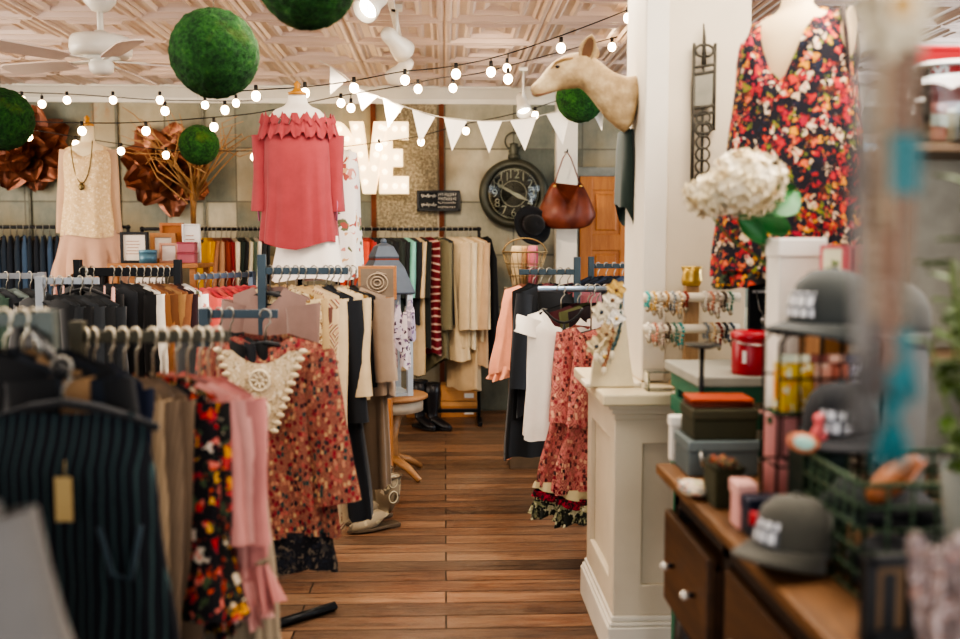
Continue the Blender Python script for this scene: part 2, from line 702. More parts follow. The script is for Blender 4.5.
b.box((0.945, PBY0 - 0.004, 0.215), (0.685, 0.0215, 0.11)).box((0.945, PBY0 - 0.004, zt - 0.07), (0.685, 0.0215, 0.14))
for y0, y1 in ((PBY0 - 0.015, PBY0 + 0.08), (PBY1 - 0.085, PBY1)):
    b.box((PBX0 - 0.004, (y0 + y1) / 2, zt / 2), (0.022, y1 - y0, zt))
b.box((PBX0 - 0.004, 3.47, 0.215), (0.0215, 0.58, 0.11)).box((PBX0 - 0.004, 3.47, zt - 0.07), (0.0215, 0.58, 0.14))
b.build('panel_frame', MAT_COLWHITE, pil, 0.004)
b = B()
for e, z0, z1 in ((0.035, 0.0, 0.125), (0.029, 0.125, 0.14), (0.021, 0.14, 0.16)):
    b.box(((PBX0 + PBX1) / 2, 3.47, (z0 + z1) / 2), (PBX1 - PBX0 + 2 * e, PBY1 - PBY0 + 2 * e, z1 - z0))
b.build('skirting', MAT_COLSIDE, pil, 0.005)
b = B()
for e, z0, z1 in ((0.019, 0.855, 0.875), (0.028, 0.875, 0.895), (0.042, 0.895, 0.912)):
    b.box(((PBX0 + PBX1) / 2, 3.47, (z0 + z1) / 2), (PBX1 - PBX0 + 2 * e, PBY1 - PBY0 + 2 * e, z1 - z0))
b.build('cornice', MAT_COLWHITE, pil, 0.004)
PT = 0.952
b = B()
b.box(((PBX0 + PBX1) / 2, 3.47, 0.932), (PBX1 - PBX0 + 0.13, PBY1 - PBY0 + 0.13, 0.04))
b.build('ledge', plain('#cbbd9f', 0.5, var=0.06), pil, 0.006)
# ------------------------------------------------------------------ garments and hangers
def lerp_prof(prof, s):
    for (s0, v0), (s1, v1) in zip(prof, prof[1:]):
        if s <= s1:
            u = (s - s0) / max(1e-6, s1 - s0)
            u = u * u * (3 - 2 * u)
            return v0 + (v1 - v0) * u
    return prof[-1][1]


def sheath(b, wprof, dprof, ztop, zbot, N=28, M=14, fold=0.0, nf=7, seed=0, bend=0.0, topfold=0.0, ybias=0.0):
    """closed draped tube: wprof/dprof half width and half depth down the length s"""
    rnd = random.Random(seed)
    ph = [rnd.uniform(0, 6.28) for _ in range(4)]
    rings = []
    w0 = lerp_prof(wprof, 0)
    for j in range(M + 1):
        s = j / M
        w, d = lerp_prof(wprof, s), lerp_prof(dprof, s)
        ring = []
        for k in range(N):
            a = 2 * PI * k / N
            ca, sa = cos(a), sin(a)
            cx = math.copysign(abs(ca) ** 0.8, ca)
            front = sa < 0
            zt = ztop(cx * w0, front)
            zb = zbot(cx, front) if callable(zbot) else zbot
            z = zt * (1 - s) + zb * s
            amp = topfold + fold * min(1, s * 1.5) * (0.35 + 0.65 * s)
            rip = amp * (sin(nf * a + ph[0] + 1.3 * sin(2.5 * s + ph[1])) + 0.5 * sin((nf * 2 + 1) * a + ph[2] + 2 * s))
            x = cx * w + rip * 0.55 * ca + bend * s * s
            y = math.copysign(abs(sa) ** 0.9, sa) * d + rip * (0.4 + 0.6 * abs(sa)) * (1 if sa >= 0 else -1) + ybias * s
            z += 0.012 * s * sin(3 * a + ph[3])
            ring.append(Vector((x, y, z)))
        rings.append(ring)
    b.loft(rings, caps=False)
    return b


def sleeve(b, side, sw, z0, ln, r0, r1, ang, seed, M=6, N=10, flat=0.45, flare=0.0):
    rnd = random.Random(seed * 7 + side)
    rings = []
    ph = rnd.uniform(0, 6.28)
    base = Vector((side * (sw - r0 * 0.45), 0, z0 - r0 * 0.75))
    d = Vector((side * sin(ang), -0.06 + rnd.uniform(-0.08, 0.04), -cos(ang))).normalized()
    for j in range(M + 1):
        s = j / M
        c = base + d * (ln * s) + Vector((0, 0, -0.0))
        r = r0 + (r1 - r0) * s + (flare * max(0, s - 0.75) * 4)
        u = Vector((side * cos(ang * (1 if s > 0.15 else 0.3)), 0, sin(ang)))
        ring = []
        for k in range(N):
            a = 2 * PI * k / N
            rr = r * (1 + 0.13 * sin(3 * a + ph + 4 * s))
            ring.append(c + u * (cos(a) * rr) + Vector((0, 1, 0)) * (sin(a) * rr * flat))
        rings.append(ring)
    b.loft(rings, caps=False)
    return b


HANG = {}
HANG_N = [0]


def hanger(pos, yaw, label, group, sw=0.2, off=0.075, col='#17181b', hook='#9a958a'):
    """slim hanger: shoulder bar with a steel hook over the rail; local origin = centre of the rail"""
    key = (round(sw, 2), round(off, 3), col, hook)
    if key not in HANG:
        b = B()
        w = sw - 0.012
        pts = [(-w, 0, -off - 0.066), (-w * 0.72, 0, -off - 0.05), (-w * 0.35, 0, -off - 0.03), (0, 0, -off - 0.02), (w * 0.35, 0, -off - 0.03), (w * 0.72, 0, -off - 0.05), (w, 0, -off - 0.066)]
        b.tube(pts, [0.009, 0.015, 0.018, 0.018, 0.018, 0.015, 0.009], 6, flat=0.5)
        b.tube([(-w, 0, -off - 0.066), (w, 0, -off - 0.072)], 0.006, 6, flat=0.6)
        h = B()
        r = 0.02
        arc = [(r * cos(a), 0, r * sin(a)) for a in [PI * (1.12 - 0.155 * i) for i in range(10)]]
        arc = [(x, 0, z) for x, y, z in arc]
        arc += [(0.018, 0, -0.024), (0.006, 0, -0.036), (0, 0, -0.048), (0, 0, -off - 0.012)]
        h.tube(arc, 0.0032, 6)
        me1 = b.build('clothes_hanger', fabric(col))
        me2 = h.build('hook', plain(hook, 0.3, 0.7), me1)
        HANG[key] = (me1, me2)
        o, k = me1, me2
    else:
        s1, s2 = HANG[key]
        o, k = s1.copy(), s2.copy()
        COL.objects.link(o)
        COL.objects.link(k)
        k.parent = o
    o.location = pos
    o.rotation_euler = (0, 0, yaw)
    tag(o, label, 'hanger', group)
    return o


def garment(name, label, cat, pos, yaw, mat, L=0.65, sw=0.2, cw=None, ww=None, hw=0.24, d=0.03, nw=0.085, drop=0.06, off=0.075, slope=0.28,
            fold=0.012, nf=7, sl=None, seed=0, q=1, hem=None, group=None, smat=None, strap=False, tagged=False, extra=None, htop=0.0):
    """a garment on its hanger; local origin = centre of the rail it hangs from"""
    cw = cw if cw is not None else sw * 0.98
    ww = ww if ww is not None else (cw + hw) / 2 * 0.96
    N, M = (40, 18) if q == 2 else ((28, 12) if q == 1 else (16, 7))
    z0 = -off + 0.004

    def ztop(x, front):
        ax = abs(x)
        if strap and ax < sw * 0.86:
            return z0 - 0.13 + (0.02 if front else 0.04) * (ax / sw) ** 2
        if ax < nw:
            u = 1 - (ax / nw) ** 2
            return z0 + 0.012 - (drop if front else 0.008) * u - slope * 0.2 * (nw - ax)
        return z0 - slope * (ax - nw)
    zb = z0 - L
    zbot = zb if hem is None else (lambda c, f: zb + hem(c, f))
    b = B()
    dt = 0.012
    sheath(b, [(0, sw), (0.18, cw), (0.5, ww), (1, hw)], [(0, dt), (0.12, d), (1, d * 1.15)], ztop, zbot, N, M, fold, nf, seed)
    if strap:
        for sx in (-1, 1):
            b.tube([(sx * 0.1, -0.01, z0 - 0.12), (sx * 0.1, 0, z0 - 0.012), (sx * 0.1, 0.012, z0 - 0.10)], 0.005, 5)
    o = b.build(name, mat)
    o.location = pos
    o.rotation_euler = (0, 0, yaw)
    tag(o, label, cat, group)
    if sl:
        ln, r0, r1, ang = sl[:4]
        fl = sl[4] if len(sl) > 4 else 0
        for side in (-1, 1):
            s = B()
            sleeve(s, side, sw, z0 - slope * (sw - nw) + 0.035, ln, r0, r1, ang, seed, 8 if q == 2 else 5, 12 if q else 8, flare=fl)
            s.build('sleeve', smat or mat, o)
    if extra:
        extra(o, z0, zb)
    return o


def ruffle_band(o, mat, zc, w, d, h, nf=16, amp=0.018, name='ruffle', flare=1.15, seed=1, N=72):
    rnd = random.Random(seed)
    ph = rnd.uniform(0, 6)
    rings = []
    for j in range(4):
        s = j / 3
        ring = []
        for k in range(N):
            a = 2 * PI * k / N
            r = 1 + (flare - 1) * s
            rp = amp * s * sin(nf * a + ph)
            ca, sa = cos(a), sin(a)
            ring.append(Vector((math.copysign(abs(ca) ** 0.8, ca) * w * r + rp * ca, sa * (d * r) + rp * (1 if sa > 0 else -1), zc - h * s + 0.01 * sin(5 * a) * s)))
        rings.append(ring)
    b = B()
    b.loft(rings, caps=False)
    return b.build(name, mat, o)


def price_tag(o, loc, sx=0.035, sz=0.09, mat=None):
    b = B()
    b.box(loc, (sx, 0.002, sz))
    b.tube([(loc[0], loc[1] + 0.004, loc[2] + sz / 2 - 0.008), (loc[0], loc[1] + 0.01, loc[2] + sz / 2 + 0.03)], 0.001, 4)
    return b.build('price_tag', mat or plain('#b79f6c', 0.8), o)


class Rack:
    """a clothes rack: rail along X between px0 and px1, uprights, feet"""

    def __init__(self, label, px0, px1, py, Y, mat, sect='flat', posts='LR', group='clothes racks', Y1=None, feet=True, name='clothes_rack', rise=0.0, arm=None, hth=0.03):
        self.a = at(px0, py, Y)
        e = at(px1, py, Y1 or Y)
        self.b = Vector((e.x, e.y, self.a.z))
        self.px0, self.px1 = px0, px1
        a, c = self.a, self.b
        mid = (a + c) / 2
        self.z = a.z
        self.root = thing(name, label, 'clothes rack', (mid.x, mid.y, 0), group=group)
        L = (c - a).length
        ang = math.atan2(c.y - a.y, c.x - a.x)
        self.ang = ang
        d = Vector((cos(ang), sin(ang), 0))
        n = Vector((-sin(ang), cos(ang), 0))
        r = B()
        if sect == 'flat':
            r.box((0, 0, self.z), (L + 0.02, 0.012, hth), ang)
        else:
            r.tube([-d * (L / 2 + 0.01) + Vector((0, 0, self.z)), d * (L / 2 + 0.01) + Vector((0, 0, self.z))], 0.0135, 12)
        r.build('rail', mat, self.root, 0.002)
        for side, sg in (('L', -1), ('R', 1)):
            if side not in posts:
                continue
            e = d * (sg * L / 2)
            p = B()
            if sect == 'flat':
                p.box((e.x, e.y, (self.z + 0.02 + rise) / 2), (0.034, 0.034, self.z + 0.02 + rise), ang)
            else:
                p.tube([(e.x, e.y, 0.02), (e.x, e.y, self.z)], 0.0135, 12)
                p.ball((e.x, e.y, self.z), 0.02)
            p.build('upright', mat, self.root, 0.002)
            if feet:
                f = B()
                f.box((e.x, e.y, 0.02), (0.034, 0.5, 0.034), ang)
                f.build('foot', mat, self.root, 0.003)
        if feet and len(posts) == 2:
            B().box((0, 0, 0.09), (L, 0.024, 0.03), ang).build('base_rail', mat, self.root, 0.002)
        self.top = self.z + (hth / 2 if sect == 'flat' else 0.0135)

    def hook(self, px):
        """point on the rail for image column px (perspective corrected along the rail)"""
        lo, hi = 0.0, 1.0
        best = None
        for i in range(201):
            t = -0.25 + 1.5 * i / 200
            p = self.a.lerp(self.b, t)
            v = p - C0
            x = 480 + F * v.dot(RT) / v.dot(FW)
            if best is None or abs(x - px) < best[0]:
                best = (abs(x - px), p.copy())
        return Vector((best[1].x, best[1].y, self.top - 0.012))
# ------------------------------------------------------------------ the racks and what hangs on them
ORD = ['first', 'second', 'third', 'fourth', 'fifth', 'sixth', 'seventh', 'eighth', 'ninth', 'tenth', 'eleventh', 'twelfth', 'thirteenth', 'fourteenth',
       'fifteenth', 'sixteenth', 'seventeenth', 'eighteenth', 'nineteenth', 'twentieth']
DEG = PI / 180
USED = set()


def hang(rack, px, yaw, desc, cat, name, mat, where=None, hcol='#17181b', hdesc='black', hk=None, hgr=True, dy=0.0, **kw):
    p = rack.hook(px) + Vector((0, dy, 0))
    w = where or rack.short
    off = kw.get('off', 0.075)
    lab = (desc + ' ' + w).strip()
    o = garment(name, lab, cat, p, yaw * DEG, mat, group=kw.pop('group', rack.grp), seed=int(px * 7) % 997, **kw)
    if hgr:
        hl = hdesc + ' hanger of the ' + desc.rstrip(',') + (', ' + w if w.split(' ')[0] in ORD else '')
        if hl in USED:
            hl = hdesc + ' hanger of the ' + desc + ' ' + w
        USED.add(hl)
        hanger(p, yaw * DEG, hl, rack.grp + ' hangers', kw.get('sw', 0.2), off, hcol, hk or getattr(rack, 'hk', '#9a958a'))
    return o


def mkrack(short, grp, *a, **k):
    r = Rack(*a, **k)
    r.short = short
    r.grp = grp
    return r


F_NAVY, F_BEIGE, F_TAUPE, F_SAND = fabric('#16213a'), fabric('#b89d7c', rib=True), fabric('#8a745e', rib=True), fabric('#b89f7f')
F_PINK, F_DPINK, F_CREAM, F_WHITE = fabric('#cf8f86'), fabric('#b9776f'), fabric('#d3bd99'), fabric('#ddd6c8')
F_BLACK, F_CHAR, F_PEACH, F_CORAL = fabric('#131416'), fabric('#22262c'), fabric('#e79f80'), fabric('#d8505a')
F_MAUVE, F_MAROON, F_GREY, F_BROWN = fabric('#8d7168'), fabric('#57161f'), fabric('#8d8a88'), fabric('#6f4526')
FLORAL_RED = floral('floral_red_black', '#171318', ['#c02a30', '#d9552f', '#e9b04a', '#d8c7b4', '#4a5a3a', '#b5303c', '#e07a6a'], 30, 0.62)
FLORAL_GOLD = floral('floral_gold', '#1a1715', ['#c98a1f', '#b2402a', '#d9c6a8', '#47543a', '#b33a3a'], 32, 0.6, 3.0)
FLORAL_DRESS = floral('floral_bright', '#1c1a24', ['#b52a32', '#c8412f', '#d0902a', '#d8c4a8', '#727c2c', '#a8243a', '#cf6a44', '#1c2438', '#cdb595', '#17151e', '#a82a2c', '#5a2a1c'], 40, 0.86, 5.0)
FLORAL_WHITE = floral('white_with_blossoms', '#e4ddd4', ['#a8594e', '#c98b7d', '#6b6f52', '#c9a27a'], 13, 0.28, 2.0)
PAIS_RED = paisley('block_print_tunic', '#7a3030', ['#6e1a26', '#a85a50', '#24403f', '#b8946c', '#8a2430', '#2a1a20', '#b07a60'], 26, 3.2)
PAIS_PINK = paisley('block_print_rose', '#b8645e', ['#c2706a', '#2a141c', '#bf6f68', '#d0a585', '#7a1428', '#c47a72', '#241418'], 24, 3)
PAIS_BROWN = paisley('aztec_cardigan', '#cdb58f', ['#d8c4a0', '#8a2f38', '#cdb58f', '#b79b6f', '#5a1f2b'], 6, 5)
LEOPARD = floral('speckled_cream', '#c9b48e', ['#6b4a2c', '#8a6a3c', '#d8c8a8'], 40, 0.4, 7.0)
CHEVRON = stripes('black_white_rib', '#17181a', '#a89f7c', 26, 0.32, 3.0, 'DIAGONAL')
STRIPE = stripes('navy_pinstripe', '#080e18', '#344c4c', 15, 0.04, 2.2, 'X', 0.12)
LACE = floral('ivory_crochet', '#cbb795', ['#e8dcc4', '#d8c9a8', '#8f7a5c'], 60, 0.6, 1.0)
MAT_OLIVE = plain('#4a4636', 0.55, var=0.25)

# --- front rack with the dull olive rail
A = mkrack('on the olive front rack', 'garments on the olive front rack', 'dull olive clothes rack with pale hooks along its flat rail', 78, 226, 337, 2.35, MAT_OLIVE, posts='L', rise=0.02, arm=None)
A.hk = '#d3c8b0'  # cream paints in the light caught on the shiny hook tops
AY = -38
hang(A, 84, AY, 'black sleeveless top beside the olive upright', 'top', 'hanging_camisole', F_BLACK, where='', L=0.9, hw=0.22)
hang(A, 93, AY, 'plain navy dress', 'dress', 'hanging_dress', F_NAVY, L=1.0, hw=0.26, sl=(0.3, 0.07, 0.06, 0.12))
hang(A, 110, AY, 'beige ribbed cardigan', 'cardigan', 'hanging_cardigan', F_BEIGE, L=1.0, off=0.11, nw=0.1, hw=0.25, cw=0.19, sl=(0.62, 0.062, 0.05, 0.12), q=2)
hang(A, 123, AY, 'taupe ribbed cardigan', 'cardigan', 'hanging_cardigan', F_TAUPE, L=1.0, off=0.11, nw=0.1, hw=0.25, cw=0.19, sl=(0.62, 0.062, 0.05, 0.12), q=2)
hang(A, 135, AY, 'brown knitted cardigan', 'cardigan', 'hanging_cardigan', fabric('#7d6752'), L=0.95, off=0.11, nw=0.1, hw=0.22, cw=0.19, sl=(0.62, 0.06, 0.05, 0.10), q=2)
o = hang(A, 152, AY, 'red and black flowered blouse', 'blouse', 'hanging_blouse', FLORAL_RED, L=0.50, off=0.11, nw=0.1, hw=0.25, fold=0.02, sl=(0.5, 0.075, 0.07, 0.15, 0.03), q=2)
ruffle_band(o, FLORAL_RED, -0.58, 0.25, 0.045, 0.12, seed=3, flare=1.12)
o = hang(A, 163, AY, 'black flowered blouse with mustard blossoms', 'blouse', 'hanging_blouse', FLORAL_GOLD, L=0.55, off=0.11, nw=0.1, hw=0.25, fold=0.02, sl=(0.5, 0.075, 0.07, 0.15, 0.03), q=2)
for px, m, ds, L in ((175, F_PINK, 'dusty pink blouse with a ruffled hem', 0.44), (187, fabric('#d49a90'), 'pale pink blouse with a frilled hem', 0.47), (199, fabric('#c27f78'), 'rose pink bell-sleeved blouse', 0.43)):
    o = hang(A, px, AY, ds, 'blouse', 'hanging_blouse', m, L=L, off=0.11, nw=0.1, hw=0.225, fold=0.024, nf=12, sl=(0.34, 0.06, 0.062, 0.10, 0.015), q=2)
    ruffle_band(o, m, -0.11 - L, 0.235, 0.04, 0.10, seed=px, flare=1.14)
hang(A, 208, AY, 'cream pleated trousers', 'trousers', 'hanging_trousers', fabric('#b7a488', rib=True), L=0.98, off=0.14, sw=0.18, hw=0.24, fold=0.016, nf=9, q=2)
hang(A, 217, AY, 'oatmeal long skirt', 'skirt', 'hanging_skirt', fabric('#a8967c'), L=0.96, off=0.16, sw=0.17, hw=0.24, fold=0.018, nf=9, q=2)

# --- front rack at the left with the striped dress at its end
Bk = mkrack('on the cream-hooked front rack', 'garments on the cream-hooked front rack', 'green-grey clothes rack beside the striped navy dress', -70, 48, 320, 2.0, plain('#5d635c', 0.5, 0.2, var=0.2), posts='R')
Bk.hk = '#d3c8b0'  # lit hook tops put into the hook colour here too
for px, yw, m, ds, cat, nm, L in ((-32, -20, F_BLACK, 'black blouse behind the striped dress', 'blouse', 'hanging_blouse', 0.8), (-14, -20, F_CHAR, 'charcoal jacket', 'jacket', 'hanging_jacket', 0.7),
                                  (4, -22, fabric('#8a6a48'), 'camel knit with a curved neckline', 'sweater', 'hanging_sweater', 0.5), (22, -22, F_BLACK, 'black velvet top', 'top', 'hanging_camisole', 0.8),
                                  (34, -24, fabric('#101a26'), 'deep teal tunic', 'tunic', 'hanging_tunic', 0.9), (44, -26, F_BLACK, 'black tunic beside the upright', 'tunic', 'hanging_tunic', 0.8)):
    hang(Bk, px, yw, ds, cat, nm, m, L=L, hw=0.25, sl=(0.45, 0.07, 0.06, 0.14), q=1, drop=0.10 if 'camel' in ds else 0.05)
# the striped dress hangs from a short arm that faces the aisle
arm_p = at(62, 372, 1.84)
b = B()
b.tube([(Bk.b.x - 0.03, Bk.b.y, Bk.z - 0.02), (arm_p.x, arm_p.y, arm_p.z + 0.0)], 0.010, 8)
b.ball((arm_p.x, arm_p.y - 0.0, arm_p.z), 0.014)
ao = b.build('face_out_arm', MAT_BLACKM)
ao.parent = Bk.root
ao.matrix_parent_inverse = Matrix.Translation(-Vector(Bk.root.location))


def dress_extra(o, z0, zb):
    bw = B()
    N = 60
    rings = []
    for j in range(5):
        s = j / 4
        rings.append([Vector((math.copysign(abs(cos(a)) ** 0.8, cos(a)) * (0.172 + 0.006 * sin(s * PI)), sin(a) * (0.05 + 0.012 * sin(s * PI)) + 0.004 * sin(23 * a), z0 - 0.125 - 0.05 * s)) for a in [2 * PI * k / N for k in range(N)]])
    bw.loft(rings, caps=False)
    bw.build('waistband', STRIPE, o)
    price_tag(o, (0.035, -0.082, z0 - 0.14), 0.033, 0.085)
    po = B()
    po.tube([(0.09, -0.058, z0 - 0.2), (0.115, -0.066, z0 - 0.29), (0.15, -0.06, z0 - 0.30), (0.165, -0.045, z0 - 0.2)], 0.006, 6)
    po.build('pocket_edge', fabric('#263a44'), o)


pp = Vector((arm_p.x, arm_p.y, arm_p.z + 0.01))
garment('hanging_skirt', 'navy skirt with pale green pinstripes and a kraft price tag facing the aisle', 'skirt', pp, -4 * DEG, STRIPE, L=0.95, sw=0.165, cw=0.185, ww=0.215, hw=0.27, d=0.06, fold=0.02, nf=11, q=2,
        off=0.105, nw=0.15, drop=0.0, slope=0.05, extra=dress_extra, seed=5)
hanger(pp, -4 * DEG, 'black hanger holding the pinstriped navy skirt', 'garments on the cream-hooked front rack hangers', 0.2, 0.05)
# grey knit at the very left edge, on a rack that stands nearer
G0 = mkrack('on the bare rack closest to the camera', 'garments beside the camera', 'plain steel clothes rack cut by the photo edge beside the grey knit', -300, -90, 405, 1.14, MAT_STEEL, sect='round', posts='L', feet=True)
hang(G0, -172, 0, 'pale grey knit sweater', 'sweater', 'hanging_sweater', fabric('#6f6b66', 0.08), L=0.75, hw=0.3, cw=0.22, ww=0.26, d=0.07, sl=(0.6, 0.085, 0.07, 0.30), slope=0.45, q=2)

# --- centre rack, two rails: lower one carries the block-print tunic
C1 = mkrack('on the low blue-grey rail', 'garments on the low blue-grey rail', 'low blue-grey rail carrying the block-print tunic', 204, 275, 314, 3.3, MAT_TEAL, posts='L')
CR = mkrack('on the blue-grey middle rack', 'garments on the blue-grey middle rack', 'blue-grey clothes rack below the coral top', 262, 346, 271, 3.95, MAT_TEAL, posts='L', rise=0.05)
for px, m, ds, L in ((208, F_BLACK, 'black camisole behind the pink blouses', 0.55), (219, F_CHAR, 'charcoal camisole', 0.55), (230, F_BLACK, 'black lace top behind the tunic', 0.6)):
    hang(C1, px, -40, ds, 'top', 'hanging_camisole', m, L=L, hw=0.2)


def tunic_extra(o, z0, zb):
    # crochet yoke: a V-shaped panel with two medallions
    def surf(u, v):
        return Vector((u, -0.045 - 0.01 * cos(u * 6) - 0.012 * v / 0.3, z0 - 0.045 - v))
    b = B()
    n, m = 12, 8
    vs, fs = [], []
    for j in range(m + 1):
        for i in range(n + 1):
            v = 0.27 * j / m
            hw = 0.15 * (1 - 0.66 * j / m)
            u = -hw + 2 * hw * i / n
            top = (0.045 * max(0, 1 - (u / 0.1) ** 2) - 0.03 * max(0, 1 - abs(u) / 0.165) * 0 ) * (1 - j / m)
            q = surf(u, v + top)
            vs.append(q)
    for j in range(m):
        for i in range(n):
            a = j * (n + 1) + i
            fs.append((a, a + 1, a + n + 2, a + n + 1))
    b.add(vs, fs, True)
    yk = b.build('crochet_yoke', LACE, o)
    for sx in (-1, 1):
        e = B()
        for k in range(11):
            v = 0.27 * k / 10
            hw = 0.15 * (1 - 0.66 * k / 10)
            e.ball(surf(sx * hw, v) + Vector((0, -0.004, 0)), 0.012, 8, 5, (1.3, 0.5, 0.8))
        e.build('scalloped_edge', fabric('#d9c7a6'), yk)
    for v in (0.10, 0.2):
        r = B()
        c = surf(0, v) + Vector((0, -0.006, 0))
        R = Matrix.Rotation(PI / 2, 3, 'X')
        r.tube([c + Vector((0.034 * cos(a), 0, 0.034 * sin(a))) for a in [2 * PI * i / 20 for i in range(20)]], 0.005, 6, closed=True)
        r.tube([c + Vector((0.012 * cos(a), 0, 0.012 * sin(a))) for a in [2 * PI * i / 12 for i in range(12)]], 0.004, 6, closed=True)
        for k in range(8):
            a = 2 * PI * k / 8
            r.tube([c + Vector((0.012 * cos(a), 0, 0.012 * sin(a))), c + Vector((0.034 * cos(a), 0, 0.034 * sin(a)))], 0.004, 5)
        r.build('medallion', fabric('#e3d4b6'), yk)
    hm = B()
    sheath(hm, [(0, 0.225), (1, 0.235)], [(0, 0.05), (1, 0.055)], lambda x, f: zb + 0.02, zb - 0.12, 40, 5, 0.012, 9, 3)
    hm.build('lace_hem', floral('dark_lace', '#14161f', ['#1d2230', '#3d3a38', '#10131c', '#6a5f52'], 40, 0.7, 2.0), o)


hang(C1, 271, -10, 'red block-print tunic with a crochet yoke', 'tunic', 'hanging_tunic', PAIS_RED, L=0.69, dy=-0.1, sw=0.2, cw=0.205, ww=0.22, hw=0.245, d=0.045, nw=0.1, drop=0.05, fold=0.018, nf=11,
     sl=(0.52, 0.08, 0.07, 0.17, 0.01), q=2, extra=tunic_extra, smat=PAIS_RED)
CY = -35
b = B()
fa, fb = onz(262, 629, 0.02), onz(335, 606, 0.02)
b.tube([fa, fb], 0.02, 4)
fo = b.build('floor_bar', MAT_BLACKM)
fo.parent = C1.root
fo.matrix_parent_inverse = Matrix.Translation(-Vector(C1.root.location))
specs = [(270, CY, F_MAUVE, 'mauve brown slouchy sweater', 'sweater', 0.72, 0.25, (0.5, 0.09, 0.06, 0.16)),
         (279, CY, LEOPARD, 'speckled cream cardigan', 'cardigan', 0.85, 0.22, (0.55, 0.07, 0.055, 0.12)),
         (287, CY, fabric('#c2a679'), 'honey beige cardigan', 'cardigan', 0.9, 0.22, (0.55, 0.07, 0.055, 0.12)),
         (296, CY, PAIS_BROWN, 'cream cardigan with wine red pattern', 'cardigan', 1.0, 0.23, (0.6, 0.07, 0.06, 0.12)),
         (303, CY, F_CREAM, 'plain cream long cardigan', 'cardigan', 0.98, 0.22, (0.55, 0.07, 0.055, 0.12)),
         (314, CY, F_CHAR, 'long charcoal dress', 'dress', 0.95, 0.30, (0.5, 0.07, 0.055, 0.12)),
         (326, CY, F_CREAM, 'cream knit top', 'top', 0.45, 0.22, (0.4, 0.065, 0.055, 0.12)),
         (331, CY, LEOPARD, 'mottled cream blouse', 'blouse', 0.4, 0.2, None),
         (338, CY, F_BLACK, 'black and white blouse', 'blouse', 0.42, 0.2, None)]
for px, yw, m, ds, cat, L, hw, sl in specs:
    hang(CR, px, yw, ds, cat, 'hanging_' + ('camisole' if cat == 'top' else cat), m, L=L, hw=hw, sl=sl, q=2, d=0.032, fold=0.02, nf=10, drop=0.09 if 'mauve' in ds else 0.05, sw=0.225 if 'mauve' in ds else (0.215 if 'charcoal' in ds else 0.2))
o = hang(CR, 348, CY, 'taupe tie-front blouse', 'blouse', 'hanging_blouse', fabric('#9d8873'), L=0.45, hw=0.23, sl=(0.34, 0.065, 0.055, 0.14), fold=0.022, nf=10, q=2)
b = B()
b.tube([(0.03, -0.04, -0.42), (0.06, -0.06, -0.52), (0.05, -0.05, -0.62)], 0.012, 6, flat=0.4)
b.tube([(0.03, -0.04, -0.42), (0.0, -0.06, -0.5), (0.01, -0.05, -0.6)], 0.012, 6, flat=0.4)
b.build('waist_tie', fabric('#8d7864'), o)
hang(CR, 353, CY, 'brown wide trousers', 'trousers', 'hanging_trousers', fabric('#6f5c48'), L=0.82, sw=0.16, cw=0.16, ww=0.165, hw=0.18, q=2, off=0.09, fold=0.018, nf=9)

# --- black rack behind
D = mkrack('on the black rack', 'garments on the black rack', 'black clothes rack in front of the cream dress form', 78, 178, 272, 4.6, MAT_BLACKM, posts='LR', rise=0.04, hth=0.042)
specs = [(84, F_BLACK, 'black tank top', 'top', 0.6), (92, F_BLACK, 'black lace blouse', 'blouse', 0.6), (112, F_CHAR, 'charcoal tank top', 'top', 0.6), (120, F_BLACK, 'black ruffled top', 'top', 0.6),
         (128, F_BLACK, 'black wrap blouse', 'blouse', 0.6), (135, F_WHITE, 'white cotton shirt', 'shirt', 0.65), (142, fabric('#8c5c34'), 'rust brown shirt', 'shirt', 0.65),
         (149, F_BROWN, 'chestnut shirt', 'shirt', 0.65), (156, fabric('#9b7448'), 'tan suede shirt', 'shirt', 0.65), (162, fabric('#8a5a3a'), 'copper brown blouse', 'blouse', 0.65), (168, fabric('#33171d'), 'dark plum blouse', 'blouse', 0.65),
         (175, FLORAL_WHITE, 'ivory blossom-print blouse', 'blouse', 0.65)]
for px, m, ds, cat, L in specs:
    hang(D, px, -38, ds, cat, 'hanging_' + ('camisole' if cat == 'top' else cat), m, L=L, hw=0.22, sl=(0.4, 0.065, 0.055, 0.12) if cat != 'top' else None, q=1)
hang(D, 101, -8, 'pink camisole with thin straps', 'top', 'hanging_camisole', fabric('#d5a79b'), L=0.55, hw=0.2, sw=0.15, strap=True, q=2, off=0.06, dy=-0.22)
# --- grey rails far left
E1 = mkrack('on the grey rail', 'garments on the grey rail', 'grey rail with pale hangers in front of the jeans', -40, 42, 276, 4.9, plain('#8f9296', 0.5, 0.3), posts='R')
E2 = mkrack('on the pale grey rail', 'garments on the pale grey rail', 'pale grey rail crowded with grey hangers below the cream dress', 40, 97, 281, 4.2, plain('#9aa0a6', 0.5, 0.3), posts='L')
for rk, pxs, cols, nm in ((E1, (-30, -18, -6, 6, 18, 30), ('#1b2b26', '#3d5245', '#20242a', '#6f7a74', '#15171a', '#2c3a44'), ('bottle green', 'moss green', 'ink black', 'sage grey', 'jet black', 'slate blue')),
                          (E2, (44, 52, 60, 70, 80, 90), ('#16181b', '#22262a', '#121315', '#2b2f33', '#181a1c', '#202428'), ('ink black', 'graphite', 'coal black', 'iron grey', 'soot black', 'gunmetal'))):
    for px, c, cn in zip(pxs, cols, cn_ := nm):
        hang(rk, px, -35, cn + ' jersey top', 'top', 'hanging_tee', fabric(c), L=0.6, hw=0.22, sl=(0.3, 0.065, 0.06, 0.14), q=1, hcol='#7e848a' if px % 4 else '#17181b', hdesc='slim')

